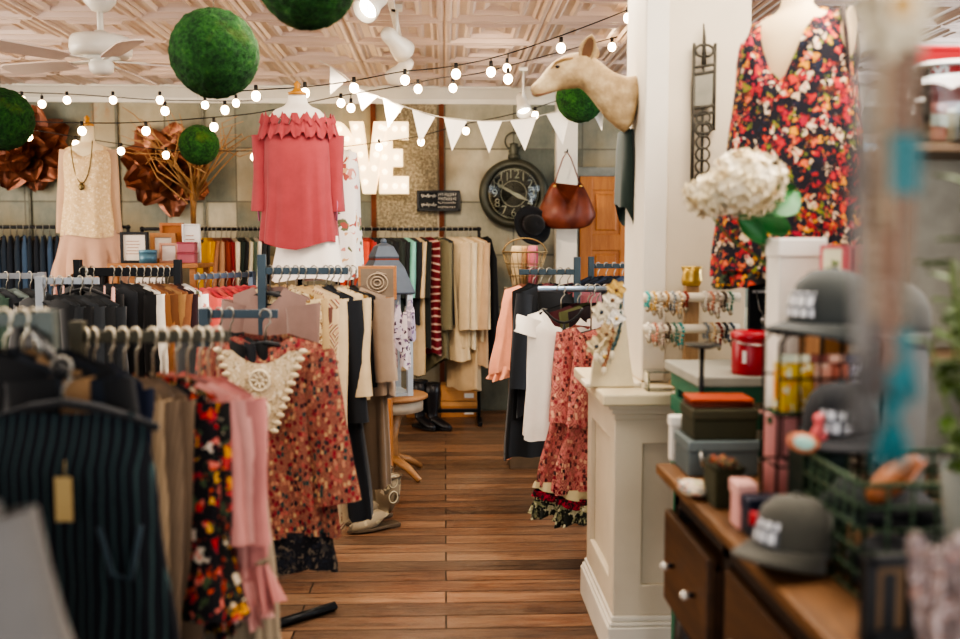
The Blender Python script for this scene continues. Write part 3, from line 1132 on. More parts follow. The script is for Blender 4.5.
# --- coral rack
Fk = mkrack('on the tilted blue-grey rail', 'coral tops', 'blue-grey rail of coral tops under the yellow garment', 196, 252, 277, 5.2, plain('#6d7f96', 0.4, 0.3, var=0.3), posts='R', Y1=5.7)
for i, (px, c) in enumerate(zip((198, 205, 212, 219, 226, 233, 240, 247), ('#e0655e', '#d8505a', '#e4736a', '#d14a52', '#e86a64', '#d8505a', '#c9434e', '#e0655e'))):
    hang(Fk, px, -48, 'coral red top,', 'top', 'hanging_tee', fabric(c), where=ORD[i] + ' from the open end of its rail', L=0.5, hw=0.21, sl=(0.2, 0.065, 0.06, 0.2), q=1, slope=0.34)

# --- right-hand racks
GR = mkrack('on the rack under the handbag', 'garments on the rack under the handbag', 'blue-grey clothes rack standing under the brown handbag', 521, 577, 272, 5.0, MAT_TEAL, posts='R', rise=0.06)
o = hang(GR, 533, 22, 'peach tiered blouse with a ruffled hem', 'blouse', 'hanging_blouse', F_PEACH, L=0.46, sw=0.17, cw=0.185, ww=0.21, hw=0.255, d=0.05, fold=0.026, nf=13, q=2)
ruffle_band(o, F_PEACH, -0.50, 0.22, 0.06, 0.07, seed=11)
sk = B()
sheath(sk, [(0, 0.13), (1, 0.15)], [(0, 0.03), (1, 0.04)], lambda x, f: -0.55, lambda c, f: -0.92 + 0.08 * c, 32, 8, 0.02, 6, 4)
sk.build('underskirt', F_PEACH, o)
hang(GR, 541, 35, 'long black dress beside the peach blouse', 'dress', 'hanging_dress', F_BLACK, L=0.92, hw=0.25, q=2)
hang(GR, 549, 38, 'black cardigan', 'cardigan', 'hanging_cardigan', F_CHAR, L=0.7, hw=0.22, sl=(0.5, 0.065, 0.055, 0.12))
hang(GR, 560, 18, 'faded rose jacket', 'jacket', 'hanging_jacket', fabric('#94565a'), L=0.5, hw=0.22, sl=(0.45, 0.075, 0.06, 0.12), q=2)
hang(GR, 568, 30, 'black blouse under the bag', 'blouse', 'hanging_blouse', F_BLACK, L=0.6, hw=0.22)
HK = mkrack('on the rack before the wooden door', 'garments before the door', 'blue-grey clothes rack standing before the wooden door', 591, 640, 266, 5.9, MAT_TEAL, posts='L', rise=0.04)
for i, (px, c, cn) in enumerate(((598, '#1a2233', 'navy'), (606, '#141a28', 'midnight'), (614, '#232c40', 'indigo'), (622, '#10151f', 'blue-black'), (630, '#2a3448', 'denim blue'))):
    hang(HK, px, 40, cn + ' shirt', 'shirt', 'hanging_shirt', fabric(c), L=0.6, hw=0.22, sl=(0.4, 0.065, 0.055, 0.12), slope=0.3)
IK = mkrack('on the chrome rail', 'garments on the chrome rail', 'chrome rail carrying the rose print dresses and white blouse', 540, 626, 289, 4.25, plain('#8ea0b4', 0.3, 0.7, var=0.2), posts='R', sect='round')


def white_extra(o, z0, zb):
    b = B()
    pts = [(0.09 * sin(a) * 1.0, -0.03 - 0.03 * cos(a), z0 + 0.008 - 0.06 * cos(a) ** 2 * (1 if cos(a) > 0 else 0)) for a in [(-PI / 2 + PI * i / 12) for i in range(13)]]
    b.tube(pts, 0.006, 6)
    b.tube([(0.0, -0.062, z0 - 0.055), (0.012, -0.07, z0 - 0.14), (0.006, -0.07, z0 - 0.24)], 0.008, 6, flat=0.5)
    b.tube([(0.0, -0.062, z0 - 0.055), (-0.01, -0.07, z0 - 0.12), (-0.012, -0.07, z0 - 0.2)], 0.008, 6, flat=0.5)
    b.build('neck_tie', F_BLACK, o)


hang(IK, 560, 6, 'white sleeveless blouse with black neck tie', 'blouse', 'hanging_blouse', fabric('#e6dfd3', 0.06), L=0.58, sw=0.155, cw=0.155, ww=0.16, hw=0.175, d=0.05, nw=0.085, drop=0.06, off=0.1, dy=-0.05, sl=(0.08, 0.07, 0.08, 0.3), q=2, extra=white_extra)
hang(IK, 578, 22, 'black sheer top', 'top', 'hanging_camisole', F_BLACK, L=0.5, hw=0.18)
hang(IK, 588, 22, 'dark red top', 'top', 'hanging_camisole', fabric('#4a1a20'), L=0.5, hw=0.18)


def pat_extra(o, z0, zb):
    band = B()
    sheath(band, [(0, 0.262), (1, 0.268)], [(0, 0.052), (1, 0.054)], lambda x, f: zb + 0.01, zb - 0.03, 44, 2, 0.014, 8, 8)
    band.build('cream_band', fabric('#cdbf95'), o)
    band = B()
    sheath(band, [(0, 0.266), (1, 0.272)], [(0, 0.054), (1, 0.056)], lambda x, f: zb - 0.03, zb - 0.07, 44, 2, 0.014, 8, 8)
    band.build('crimson_band', floral('crimson_dots', '#2a1018', ['#9a1a34', '#b02a44', '#7a1028'], 40, 0.8, 1.0), o)
    ruffle_band(o, floral('sage_lace', '#20241f', ['#9a9a78', '#b5b08e', '#7d8060', '#c5c0a0'], 34, 0.85, 1.0), zb - 0.06, 0.262, 0.05, 0.09, 14, 0.02, 'lace_trim', 1.06, 2)


hang(IK, 588, 14, 'rose block-print dress with a sage lace hem', 'dress', 'hanging_dress', PAIS_PINK, where='behind its twin on the chrome rail', L=0.70, dy=-0.09, off=0.17, sw=0.14, hw=0.25, d=0.045, fold=0.018, nf=8, sl=(0.4, 0.06, 0.06, 0.10), q=2, extra=pat_extra)
hang(IK, 611, 10, 'rose block-print dress touching the white pillar base', 'dress', 'hanging_dress', PAIS_PINK, where='', L=0.72, dy=-0.17, off=0.17, sw=0.17, hw=0.295, d=0.05, fold=0.018, nf=8, sl=(0.4, 0.06, 0.06, 0.09), q=2, extra=pat_extra)
hang(IK, 597, 22, 'olive green blouse', 'blouse', 'hanging_blouse', fabric('#5a5c3a'), L=0.5, hw=0.2)
hang(IK, 606, 22, 'plum black blouse', 'blouse', 'hanging_blouse', fabric('#241418'), L=0.5, hw=0.2)

# --- wall rails at the back
W1 = mkrack('on the pipe rail at the back', 'jeans on the back rail', 'black pipe rail along the back wall holding jeans', -40, 128, 227, 7.75, MAT_BLACKM, sect='round', posts='LR')
jn = fabric('#1a2836')
for i in range(17):
    px = -30 + i * 6.6
    lab = 'dark navy jeans,' if i % 4 else 'mid blue denim jeans,'
    m = fabric(('#16222e', '#1c2a38', '#131c28', '#22303e')[i % 4] if i % 4 else '#3a5068')
    hang(W1, px, -70 + (i * 37 % 11), lab, 'jeans', 'hanging_jeans', m, where=ORD[i] + ' from the left on the pipe rail', L=0.8, sw=0.15, cw=0.155, ww=0.16, hw=0.17, q=0, d=0.035, slope=0.1, hcol='#c08a50', hdesc='wooden')
for i, (px, c, cn) in enumerate(((86, '#b98a72', 'tan'), (93, '#c7a184', 'sand'), (100, '#1a1c20', 'black'), (108, '#c09070', 'terracotta'), (116, '#222830', 'charcoal'))):
    hang(W1, px, -65, cn + ' blouse behind the cream dress form', 'blouse', 'hanging_blouse', fabric(c), where='', L=0.75, hw=0.2, q=0, hcol='#c08a50', hdesc='wooden')
W2 = mkrack('on the wall rail behind the coral top', 'garments on the wall rail', 'black pipe rail along the back wall behind the frames', 142, 268, 229, 7.75, MAT_BLACKM, sect='round', posts='LR')
for i, (px, c, cn) in enumerate(((203, '#d9a62e', 'golden yellow'), (207, '#c9952a', 'mustard yellow'), (211, '#a8795a', 'light brown'), (216, '#b08868', 'biscuit brown'), (221, '#8a3a2a', 'brick red'), (226, '#7d1f24', 'dark red'),
                                 (231, '#d8cfb8', 'ivory'), (236, '#20302a', 'forest green'), (240, '#1a1c1e', 'black'), (244, '#c9bfa4', 'ecru'), (248, '#4a5a4a', 'sage'), (252, '#d9d0c0', 'chalk white'), (257, '#26282a', 'charcoal'))):
    hang(W2, px, -62, cn + ' blouse', 'blouse', 'hanging_blouse', fabric(c), L=0.62, hw=0.2, q=0, sl=(0.4, 0.06, 0.05, 0.1))
W3 = mkrack('on the tall rail below the chalkboard', 'garments on the tall rail', 'tall black pipe rack below the small chalkboard', 352, 479, 229, 7.7, MAT_BLACKM, sect='round', posts='LR')
specs = [(356, '#c9503a', 'orange red', 0.6, 0.2), (363, '#b03a34', 'scarlet', 0.6, 0.2), (371, '#16181a', 'black', 0.6, 0.2), (378, '#202a2a', 'ink green', 0.6, 0.2), (385, '#15181b', 'jet black', 0.65, 0.2), (391, '#2a332f', 'dark olive', 0.65, 0.2),
         (397, '#1a1d20', 'coal black', 0.65, 0.2), (402, '#7fbfae', 'mint green', 0.45, 0.2), (408, '#22262a', 'graphite', 0.7, 0.2), (413, '#c9b38f', 'pale camel', 1.12, 0.2), (418, '#20251f', 'olive black', 0.9, 0.2)]
for px, c, cn, L, hw in specs:
    hang(W3, px, -60, cn + ' cardigan', 'cardigan', 'hanging_cardigan', fabric(c), L=L, hw=hw, q=0, sl=(0.45, 0.06, 0.05, 0.1))
hang(W3, 424, -50, 'maroon poncho with white zigzags', 'poncho', 'hanging_poncho', stripes('maroon_zigzag', '#6e1a26', '#c9a99a', 5, 0.12, 6.0, 'Z'), L=0.95, hw=0.2, q=1, d=0.04)
hang(W3, 431, -45, 'black and white diagonal-rib cardigan', 'cardigan', 'hanging_cardigan', CHEVRON, L=1.08, hw=0.2, q=1, sl=(0.7, 0.07, 0.06, 0.08), hem=lambda c, f: 0.10 * c)
hang(W3, 438, -50, 'soot black cardigan', 'cardigan', 'hanging_cardigan', F_CHAR, L=0.7, hw=0.2, q=0)
for px, c, cn, L, hw, yw in ((444, '#d3bf9c', 'wide cream', 1.0, 0.26, -40), (451, '#c9b491', 'oatmeal', 0.9, 0.22, -50), (457, '#d8c8a8', 'ivory', 0.9, 0.22, -48), (462, '#c2a884', 'long sand', 1.25, 0.19, -45), (467, '#d6c3a0', 'buttoned ivory', 0.85, 0.2, -45), (471, '#b99c7c', 'light tan', 1.05, 0.2, -50)):
    o = hang(W3, px, yw, cn + ' cardigan', 'cardigan', 'hanging_cardigan', fabric(c), L=L, hw=hw, q=1, sl=(0.7, 0.07, 0.065, 0.1), fold=0.018)
    if cn == 'buttoned ivory':
        B().ball((0.05, -0.055, -0.62), 0.03, 10, 6, (1, 0.4, 1)).build('button', F_BLACK, o)
hang(W3, 478, -30, 'long black shawl at the end', 'shawl', 'hanging_shawl', F_BLACK, L=1.0, sw=0.12, cw=0.17, hw=0.2, q=1, fold=0.02)
# ------------------------------------------------------------------ mannequins
SKIN = plain('#d8c8a6', 0.6, var=0.05)


def dress_form(label, base, zs, yaw, scale=1.0, neckh=0.1, group=None, mat=None, capcol='#c98f3a', z_hip=None, cat='mannequin'):
    """headless torso on a pole: zs = height of the shoulder line above the base point"""
    r = thing('dress_form', label, cat, base, yaw, group)
    prof = [(0.0, -0.62), (0.10, -0.62), (0.16, -0.58), (0.172, -0.50), (0.165, -0.42), (0.135, -0.28), (0.125, -0.22), (0.15, -0.12), (0.165, -0.05), (0.17, 0.0), (0.165, 0.06), (0.15, 0.10), (0.12, 0.135), (0.075, 0.155), (0.056, 0.175), (0.05, 0.21), (0.05, 0.16 + neckh)]
    prof = [(a * scale, z * scale + zs - 0.12 * scale) for a, z in prof]
    b = B()
    b.lathe(prof, (0, 0, 0), 28, sx=1.08, sy=0.66)
    b.build('torso', mat or SKIN, r)
    zt = zs + (0.04 + neckh) * scale
    c = B()
    c.lathe([(0.052 * scale, zt), (0.056 * scale, zt + 0.012), (0.03, zt + 0.022), (0.014, zt + 0.04), (0.02, zt + 0.06), (0.0, zt + 0.08)], (0, 0, 0), 16)
    c.build('neck_cap', wood('cap_wood_' + capcol[1:], '#8a5a20', capcol, 4, 'Z'), r)
    p = B()
    p.cyl((0, 0, 0.03), (0, 0, zs - 0.7 * scale), 0.014)
    p.build('pole', MAT_BLACKM, r)
    f = B()
    f.lathe([(0.0, 0), (0.16, 0), (0.16, 0.012), (0.05, 0.03), (0.02, 0.05), (0, 0.05)], (0, 0, 0), 24)
    f.build('base', MAT_BLACKM, r)
    return r


def worn(name, label, cat, base, yaw, zs, L, mat, **kw):
    """clothing on a form: garment hung from the shoulder line"""
    return garment(name, label, cat, Vector((base[0], base[1], base[2] + zs + 0.075)), yaw, mat, L=L, **kw)


# coral off-shoulder top
Yc = 5.3
p = at(298, 140, Yc)
base = (p.x, Yc, 0.0)
zs = at(298, 128, Yc).z
dress_form('white torso form wearing the coral top', base, zs + 0.085, 0, 0.95, 0.06, mat=plain('#e0d8cc', 0.6, var=0.04))
zt = at(298, 131, Yc).z
CORAL = fabric('#a04347', 0.16)
b = B()
zb = at(298, 246, Yc).z
sheath(b, [(0, 0.182), (0.15, 0.185), (0.5, 0.19), (1, 0.215)], [(0, 0.11), (0.2, 0.145), (1, 0.14)], lambda x, f: 0.0, lambda c, f: zb - zt + 0.03 * abs(c) - 0.012, 56, 18, 0.012, 13, 3)
ct = b.build('coral_blouse', CORAL)
ct.location = (p.x, Yc, zt)
tag(ct, 'coral off-shoulder top with a ruffled neckline on the white torso form', 'top')
rb = B()
N = 110
rings = []
for j in range(5):
    s = j / 4
    rings.append([Vector((cos(a) * (0.19 + 0.03 * s) * (1 + 0.05 * sin(17 * a + 1)) , sin(a) * (0.118 + 0.03 * s) + 0.012 * s * sin(23 * a), 0.045 - 0.085 * s + 0.016 * sin(19 * a + 2.2 * s) + 0.01 * sin(41 * a))) for a in [2 * PI * k / N for k in range(N)]])
rb.loft(rings, caps=False)
rings = [[q + Vector((0, 0, 0.03)) * 1.0 + Vector((q.x * 0.02 * sin(31 * k), 0, 0)) for k, q in enumerate(r_)] for r_ in rings[:3]]
rb.loft(rings, caps=False)
rb.build('neck_ruffle', CORAL, ct)
for side in (-1, 1):
    s = B()
    sleeve(s, side, 0.215, 0.02, 0.42, 0.065, 0.05, 0.05, 5, 14, 14, 0.8, 0.0)
    s.build('sleeve', CORAL, ct)
    t = B()
    t.tube([(side * 0.21, -0.03, -0.33), (side * 0.22, -0.045, -0.40), (side * 0.215, -0.04, -0.5)], 0.012, 6, flat=0.4)
    t.build('sleeve_tie', fabric('#b06a86'), ct)
# cream dress with the sheer hem on a form at the far left
Yd = 6.9
p = at(88, 150, Yd)
zs = at(88, 148, Yd).z
dress_form('cream torso form on a black pole wearing the long cream dress', (p.x, Yd, 0), zs, 0, 0.86, 0.14)
LACECR = floral('cream_lace', '#c9ad84', ['#d6bd96', '#bfa076', '#e0cca6'], 45, 0.6, 4.0)


def cream_extra(o, z0, zb):
    sk = B()
    rb2 = random.Random(2)
    sheath(sk, [(0, 0.205), (1, 0.275)], [(0, 0.13), (1, 0.15)], lambda x, f: zb + 0.05, lambda c, f: zb - 0.24 - (0.13 if c < 0 else 0.10) * abs(c) ** 1.5, 56, 8, 0.03, 11, 8)
    sk.build('sheer_hem', fabric('#ba957e', 0.1), o)
    n = B()
    n.tube([(0.075 * sin(a), -0.115 - 0.02 * cos(a), z0 + 0.015 - 0.30 * max(0, cos(a)) ** 1.2) for a in [-PI / 2 + PI * i / 16 for i in range(17)]], 0.004, 5)
    n.ball((0, -0.145, z0 - 0.31), 0.022, 10, 6, (1, 0.4, 1.2))
    n.build('pendant_necklace', plain('#6a5a3a', 0.4, 0.7), o)


worn('cream_dress', 'long cream lace dress with a pink sheer uneven hem', 'dress', (p.x, Yd, 0), 0, zs + 0.02, 0.66, LACECR, sw=0.165, cw=0.17, ww=0.165, hw=0.20, d=0.13, nw=0.085, drop=0.05, slope=0.35, fold=0.012, nf=9,
     sl=(0.6, 0.062, 0.05, 0.09), q=2, smat=fabric('#b8987c', 0.1), extra=cream_extra, off=0.075)
# white blossom-print garment on a form next to the coral top
Yw = 5.62
p = at(337, 200, Yw)
zs = at(337, 155, Yw).z
dress_form('white form wearing the blossom-print tunic behind the coral top', (p.x, Yw, 0), zs, 0.3, 0.72, 0.03, mat=MAT_WHITE)
worn('blossom_tunic', 'white tunic printed with russet blossoms beside the coral top', 'tunic', (p.x, Yw, 0), -0.15, zs + 0.02, 0.75, FLORAL_WHITE, sw=0.125, cw=0.135, ww=0.135, hw=0.15, d=0.11, q=2)
# white slip under the coral top
b = B()
z1 = at(305, 236, Yc).z
sheath(b, [(0, 0.17), (1, 0.205)], [(0, 0.09), (1, 0.10)], lambda x, f: 0.0, at(305, 280, Yc).z - z1, 32, 6, 0.008, 9, 5)
o = b.build('white_slip', fabric('#e6ddd3', 0.05))
o.location = (at(308, 240, Yc).x, Yc, z1)
tag(o, 'plain white underskirt showing below the coral top', 'skirt')

# ------------------------------------------------------------------ floral dress on the form at the pillar
Yf = 2.88
p = at(793, 150, Yf)
zs = at(800, 22, Yf).z
TABZ = 1.075
dress_form('cream torso form wearing the bright floral dress beside the pillar', (p.x, Yf, TABZ), zs - TABZ, -0.8, 0.86, 0.14, mat=plain('#d9c29c', 0.6, var=0.05))


def fl_extra(o, z0, zb):
    sk = B()
    sheath(sk, [(0, 0.225), (1, 0.245)], [(0, 0.14), (1, 0.16)], lambda x, f: zb + 0.05, lambda c, f: zb - 0.02 + 0.03 * c, 56, 5, 0.016, 11, 8)
    sk.build('hem_tier', FLORAL_GOLD, o)


def floral_dress():
    L = zs - at(790, 285, Yf).z
    b = B()
    o = garment('floral_dress', 'bright red and gold floral sleeveless dress with a deep V neck', 'dress', Vector((p.x, Yf, zs + 0.105)), -0.8, FLORAL_DRESS, L=L, sw=0.15, cw=0.175, ww=0.2, hw=0.235, d=0.15, nw=0.078, drop=0.19,
                slope=0.3, fold=0.018, nf=9, q=2, extra=fl_extra, seed=4)
    # shaded opening of the armhole showing the form
    for side in (1,):
        a = B()
        R = Matrix.Rotation(0.12, 3, 'Y')
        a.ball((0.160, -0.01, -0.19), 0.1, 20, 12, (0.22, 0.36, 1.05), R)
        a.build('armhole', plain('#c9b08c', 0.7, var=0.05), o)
        rim = B()
        rim.tube([(0.170 + 0.008 * cos(2 * a_) - 0.012 * sin(a_), -0.01 + 0.038 * cos(a_), -0.19 + 0.106 * sin(a_)) for a_ in [2 * PI * i / 28 for i in range(28)]], 0.006, 6, closed=True)
        rim.build('armhole_binding', fabric('#3a2a2a'), o)
    return o


floral_dress()

# ------------------------------------------------------------------ deer head mounted on the pillar
DY = 3.57


def deer():
    wallp = at(637, 105, DY)
    root = thing('deer_head', 'cream faux deer head mounted on the side of the white pillar', 'wall decoration', (wallp.x, DY, wallp.z))
    o0 = Vector((wallp.x, DY, wallp.z))
    k = PX(DY)
    # px, py, vertical radius, lateral radius (pixels)
    S = [(531.5, 92.5, 3.4, 4.2), (533.5, 91.8, 6.4, 6.2), (540, 88.5, 7.6, 7.0), (548, 83.5, 10.2, 8.0), (556, 77.5, 13.8, 9.8), (564, 73.5, 16.0, 12.0), (573, 70.5, 17.8, 13.5), (582, 70, 17.6, 13.5), (591, 75, 16.2, 12.5), (599, 83.5, 16.4, 13.0),
         (608, 91.5, 19.0, 14.5), (617, 98, 23.0, 16.5), (627, 102.5, 28.0, 19.5), (637, 106.5, 31.0, 22.0)]
    pts = [at(a, b_, DY) - o0 for a, b_, _, _ in S]
    rings = []
    n = 26
    for i, (a, b_, rv, rl) in enumerate(S):
        t_ = (pts[min(i + 1, len(S) - 1)] - pts[max(i - 1, 0)]).normalized()
        if i >= 8:
            tx = Vector((1, 0, -0.55)).normalized() if i < 12 else Vector((1, 0, -0.25)).normalized()
            t_ = tx
        lat = Vector((0, 1, 0))
        up = lat.cross(t_).normalized()
        if up.z < 0:
            up = -up
        ring = []
        for q in range(n):
            an = 2 * PI * q / n
            c_, s_ = cos(an), sin(an)
            sq = 0.9
            lr = rl * (1.0 - 0.22 * max(0, -s_) * (1 if 3 <= i <= 8 else 0) - 0.12 * max(0, s_) * (1 if 2 <= i <= 6 else 0))
            ring.append(pts[i] + lat * (math.copysign(abs(c_) ** sq, c_) * lr * k) + up * (math.copysign(abs(s_) ** sq, s_) * rv * k))
        rings.append(ring)
    b = B()
    b.loft(rings)
    t = NT('plaster_hide')
    v = t.coord()
    c = t.ramp(t.noise(v, 16, 5, 0.6), [(0.3, '#8a7454'), (0.5, '#ab926c'), (0.72, '#cbb690')])
    t.color(c)
    t.set(Roughness=0.75)
    t.bump(t.noise(v, 90, 3), 0.5, 0.004)
    hide = t.m
    bd = b.build('head_and_neck', hide, root, subsurf=1)
    # ears
    for sgn, bx, by, tx, ty, yo in ((-1, 585, 60, 592, 34, -0.034), (1, 588, 60, 593, 42, 0.03)):
        a = at(bx, by, DY + yo) - o0
        e = at(tx, ty, DY + yo * 1.9) - o0
        ax = (e - a)
        up = ax.normalized()
        side = up.cross(Vector((0, 1, 0))).normalized()
        fwd = side.cross(up)
        eb, ei = B(), B()
        vs, fs = [], []
        nu, nv = 9, 10
        for j in range(nv + 1):
            s = j / nv
            w = 0.033 * (sin(PI * min(1, 0.16 + s * 0.86)) ** 0.75) + 0.001
            for i in range(nu + 1):
                u = i / nu * 2 - 1
                vs.append(a + ax * s + side * (u * w) + Vector((0, 1, 0)) * ((0.016 * (1 - u * u) * sin(PI * (0.2 + 0.8 * s))) * (1 if sgn < 0 else -1)))
        for j in range(nv):
            for i in range(nu):
                q = j * (nu + 1) + i
                fs.append((q, q + 1, q + nu + 2, q + nu + 1))
        eb.add(vs, fs, True)
        er = eb.build('ear', hide, root)
        sol = er.modifiers.new('s', 'SOLIDIFY')
        sol.thickness = 0.003
        vs2 = [a + ax * (0.12 + 0.76 * s / 8) + side * (u / 4 * 0.62 * 0.030 * (sin(PI * min(1, 0.16 + (0.12 + 0.76 * s / 8) * 0.86)) ** 0.75)) + Vector((0, -0.0005 if sgn < 0 else 0.0, 0)) + Vector((0, 1, 0)) * (0.006 * (1 - (u / 4 * 0.62) ** 2) * sin(PI * (0.2 + 0.8 * (0.12 + 0.76 * s / 8)))) for s in range(9) for u in range(-4, 5)]
        fs2 = [(j * 9 + i, j * 9 + i + 1, j * 9 + i + 10, j * 9 + i + 9) for j in range(8) for i in range(8)]
        if sgn < 0:
            ei.add(vs2, fs2, True)
            io = ei.build('inner_ear', plain('#6b4a30', 0.8, var=0.25), er)
    for yo in (-1,):
        ep = at(557.5, 66.5, DY - 0.0385) - o0
        e = B()
        e.ball(ep, 0.0085, 12, 8, (1.0, 0.55, 0.75))
        e.build('eye', plain('#2a1a12', 0.25), root)
        br = B()
        br.tube([at(551, 68.5, DY - 0.036) - o0, at(556, 62.5, DY - 0.042) - o0, at(564, 59, DY - 0.045) - o0, at(573, 58, DY - 0.044) - o0], [0.002, 0.006, 0.007, 0.003], 8)
        br.build('brow', plain('#8f6f45', 0.8, var=0.3), root)
        m = B()
        m.tube([at(536, 95, DY - 0.018) - o0, at(543, 94, DY - 0.024) - o0, at(552, 91.5, DY - 0.03) - o0], [0.0025, 0.0022, 0.001], 6)
        m.build('mouth_line', plain('#8a5a48', 0.7), root)
        ns = B()
        ns.ball(at(534.2, 92.8, DY) - o0, 0.014, 12, 8, (0.75, 1.0, 0.8))
        ns.build('nose', plain('#9a6a58', 0.6), root)
    pl = B()
    pl.lathe([(0.128, 0), (0.135, 0.008), (0.12, 0.02), (0, 0.02)], (0.012, 0, 0), 28, R=Matrix.Rotation(-PI / 2, 3, 'Y'))
    pl.build('mounting_collar', hide, root)
    return root


deer()

# ------------------------------------------------------------------ moss balls
MOSS = NT('moss')
v = MOSS.coord()
f = MOSS.mix(0.5, MOSS.noise(v, 14, 6, 0.7), MOSS.noise(v, 60, 4, 0.7))
c = MOSS.ramp(f, [(0.3, '#08200c'), (0.44, '#174619'), (0.56, '#2d6626'), (0.74, '#648838')])
c = MOSS.mix(MOSS.ramp(MOSS.noise(v, 5, 3), [(0.6, 0.0), (0.75, 0.45)]), c, '#8a8a3a')
MOSS.color(c)
MOSS.set(Roughness=0.95)
MOSS.bump(MOSS.noise(v, 120, 4, 0.8), 1.0, 0.02)


def moss_ball(px, py, rpx, Y, label, seed):
    rnd = random.Random(seed)
    p = at(px, py, Y)
    r = rpx * PX(Y)
    root = thing('moss_ball', label, 'moss ball', p, group='hanging moss balls')
    b = B()
    n, m = 96, 56
    vs, fs = [], []
    for j in range(m + 1):
        for i in range(n):
            a, t_ = 2 * PI * i / n, PI * j / m
            q = Vector((sin(t_) * cos(a), sin(t_) * sin(a), -cos(t_)))
            rr = r * (0.985 + 0.03 * mnoise.noise(q * 6 + Vector((seed, 0, 0))) + 0.018 * mnoise.noise(q * 22) + rnd.uniform(-0.007, 0.009))
            vs.append(q * rr)
    for j in range(m):
        for i in range(n):
            fs.append((j * n + i, j * n + (i + 1) % n, (j + 1) * n + (i + 1) % n, (j + 1) * n + i))
    b.add(vs, fs, True)
    b.build('moss', MOSS.m, root)
    s = B()
    s.tube([(0, 0, r * 0.95), (0, 0, CEIL - p.z)], 0.0015, 5)
    s.build('hanging_thread', plain('#8a8474', 0.7), root)
    return root


for px, py, r, Y, lab in ((214.5, 53.5, 43, 3.9, 'large green moss ball hanging over the black rack'), (307, -22, 49, 3.3, 'green moss ball cut by the top edge near the spotlights'),
                          (1.5, 119, 30, 5.3, 'green moss ball cut by the left edge in front of the copper flower'), (199, 145, 19.5, 7.2, 'small green moss ball hanging before the branch bundle'),
                          (580, 98, 24, 6.6, 'green moss ball hanging behind the deer head')):
    moss_ball(px, py, r, Y, lab, int(px) + 3)

# ------------------------------------------------------------------ ceiling fan
Yn = 5.25
hp = at(101, 47, Yn)
FANW = plain('#dad4c6', 0.4, var=0.04)
fan = thing('ceiling_fan', 'white ceiling fan with a short rod and flat blades', 'ceiling fan', (hp.x, Yn, hp.z))
k = PX(Yn)
B().lathe([(0.0, -0.055), (0.13, -0.055), (0.158, -0.04), (0.163, -0.01), (0.16, 0.03), (0.15, 0.05), (0.12, 0.055), (0.03, 0.06), (0.03, 0.085), (0.0, 0.085)], seg=32).build('motor_housing', FANW, fan)
ch = CEIL - hp.z
B().cyl((0, 0, 0.07), (0, 0, ch - 0.07), 0.016).build('downrod', FANW, fan)
B().lathe([(0.02, ch - 0.10), (0.045, ch - 0.09), (0.085, ch - 0.045), (0.088, ch - 0.005), (0, ch - 0.005)], seg=24).build('ceiling_canopy', FANW, fan)
B().lathe([(0.0, -0.15), (0.04, -0.148), (0.062, -0.13), (0.066, -0.09), (0.055, -0.075), (0.1, -0.06), (0, -0.055)], seg=24).build('switch_housing', FANW, fan)
for i in range(5):
    a = 2 * PI * i / 5 + 0.25
    R = Matrix.Rotation(a, 3, 'Z') @ Matrix.Rotation(0.2, 3, 'X')
    b = B()
    poly = [(0.20, -0.05), (0.28, -0.062), (0.62, -0.07), (0.66, -0.05), (0.67, 0.0), (0.66, 0.05), (0.62, 0.07), (0.28, 0.062), (0.20, 0.05)]
    b.prism(poly, Matrix.Translation((0, 0, -0.085)) @ R.to_4x4(), 0.008)
    bl = b.build('blade', plain('#c9b6a8', 0.5, var=0.06), fan)
    br = B()
    br.box(R @ Vector((0.15, 0, 0)) + Vector((0, 0, -0.075)), (0.16, 0.03, 0.008), R=R)
    br.box(R @ Vector((0.23, 0, 0)) + Vector((0, 0, -0.078)), (0.05, 0.07, 0.006), R=R)
    br.build('blade_bracket', FANW, bl)

# ------------------------------------------------------------------ track spotlights
tra = at(398, 60, 6.0)
trk = thing('track_rail', 'white lighting track fixed to the tin ceiling', 'lighting track', (tra.x, 5.95, CEIL - 0.02))
B().box((0, 0, -0.005), (0.035, 3.0, 0.03)).build('rail', FANW, trk, 0.002)
LAMPS = []


def spotlight(px, py, Y, aim, label, rail_x=None, size=1.0, power=60):
    p = at(px, py, Y)
    r = thing('spotlight', label, 'spotlight', p, group='ceiling spotlights')
    d = (Vector(aim) - p).normalized()
    q = d.to_track_quat('Z', 'Y').to_matrix()
    b = B()
    s = size
    s = size * 1.2
    b.lathe([(0.0, -0.105 * s), (0.028 * s, -0.10 * s), (0.036 * s, -0.08 * s), (0.038 * s, -0.02 * s), (0.05 * s, 0.02 * s), (0.058 * s, 0.065 * s), (0.053 * s, 0.065 * s), (0.046 * s, 0.025 * s), (0.0, 0.02 * s)], (0, 0, 0), 20, R=q)
    b.build('lamp_can', FANW, r)
    g = B()
    g.lathe([(0, 0.026 * s), (0.045 * s, 0.028 * s), (0.0, 0.031 * s)], (0, 0, 0), 16, R=q)
    g.build('lens', glow('spot_lens', '#fff0d8', 12), r)
    st = B()
    st.tube([(0, 0, 0.03 * s), (0, 0, 0.09 * s), (0, 0.0, CEIL - p.z - 0.02)], 0.009, 8)
    st.box((0, 0, CEIL - p.z - 0.025), (0.06, 0.06, 0.03))
    st.build('stem', FANW, r)
    L = bpy.data.lights.new('spot_lamp', 'SPOT')
    L.energy = power
    L.color = (1.0, 0.82, 0.62)
    L.spot_size = 1.5
    L.spot_blend = 0.6
    L.shadow_soft_size = 0.04
    o = bpy.data.objects.new('spot_lamp', L)
    COL.objects.link(o)
    o.location = p + d * 0.08
    o.rotation_euler = d.to_track_quat('-Z', 'Y').to_euler()
    return r


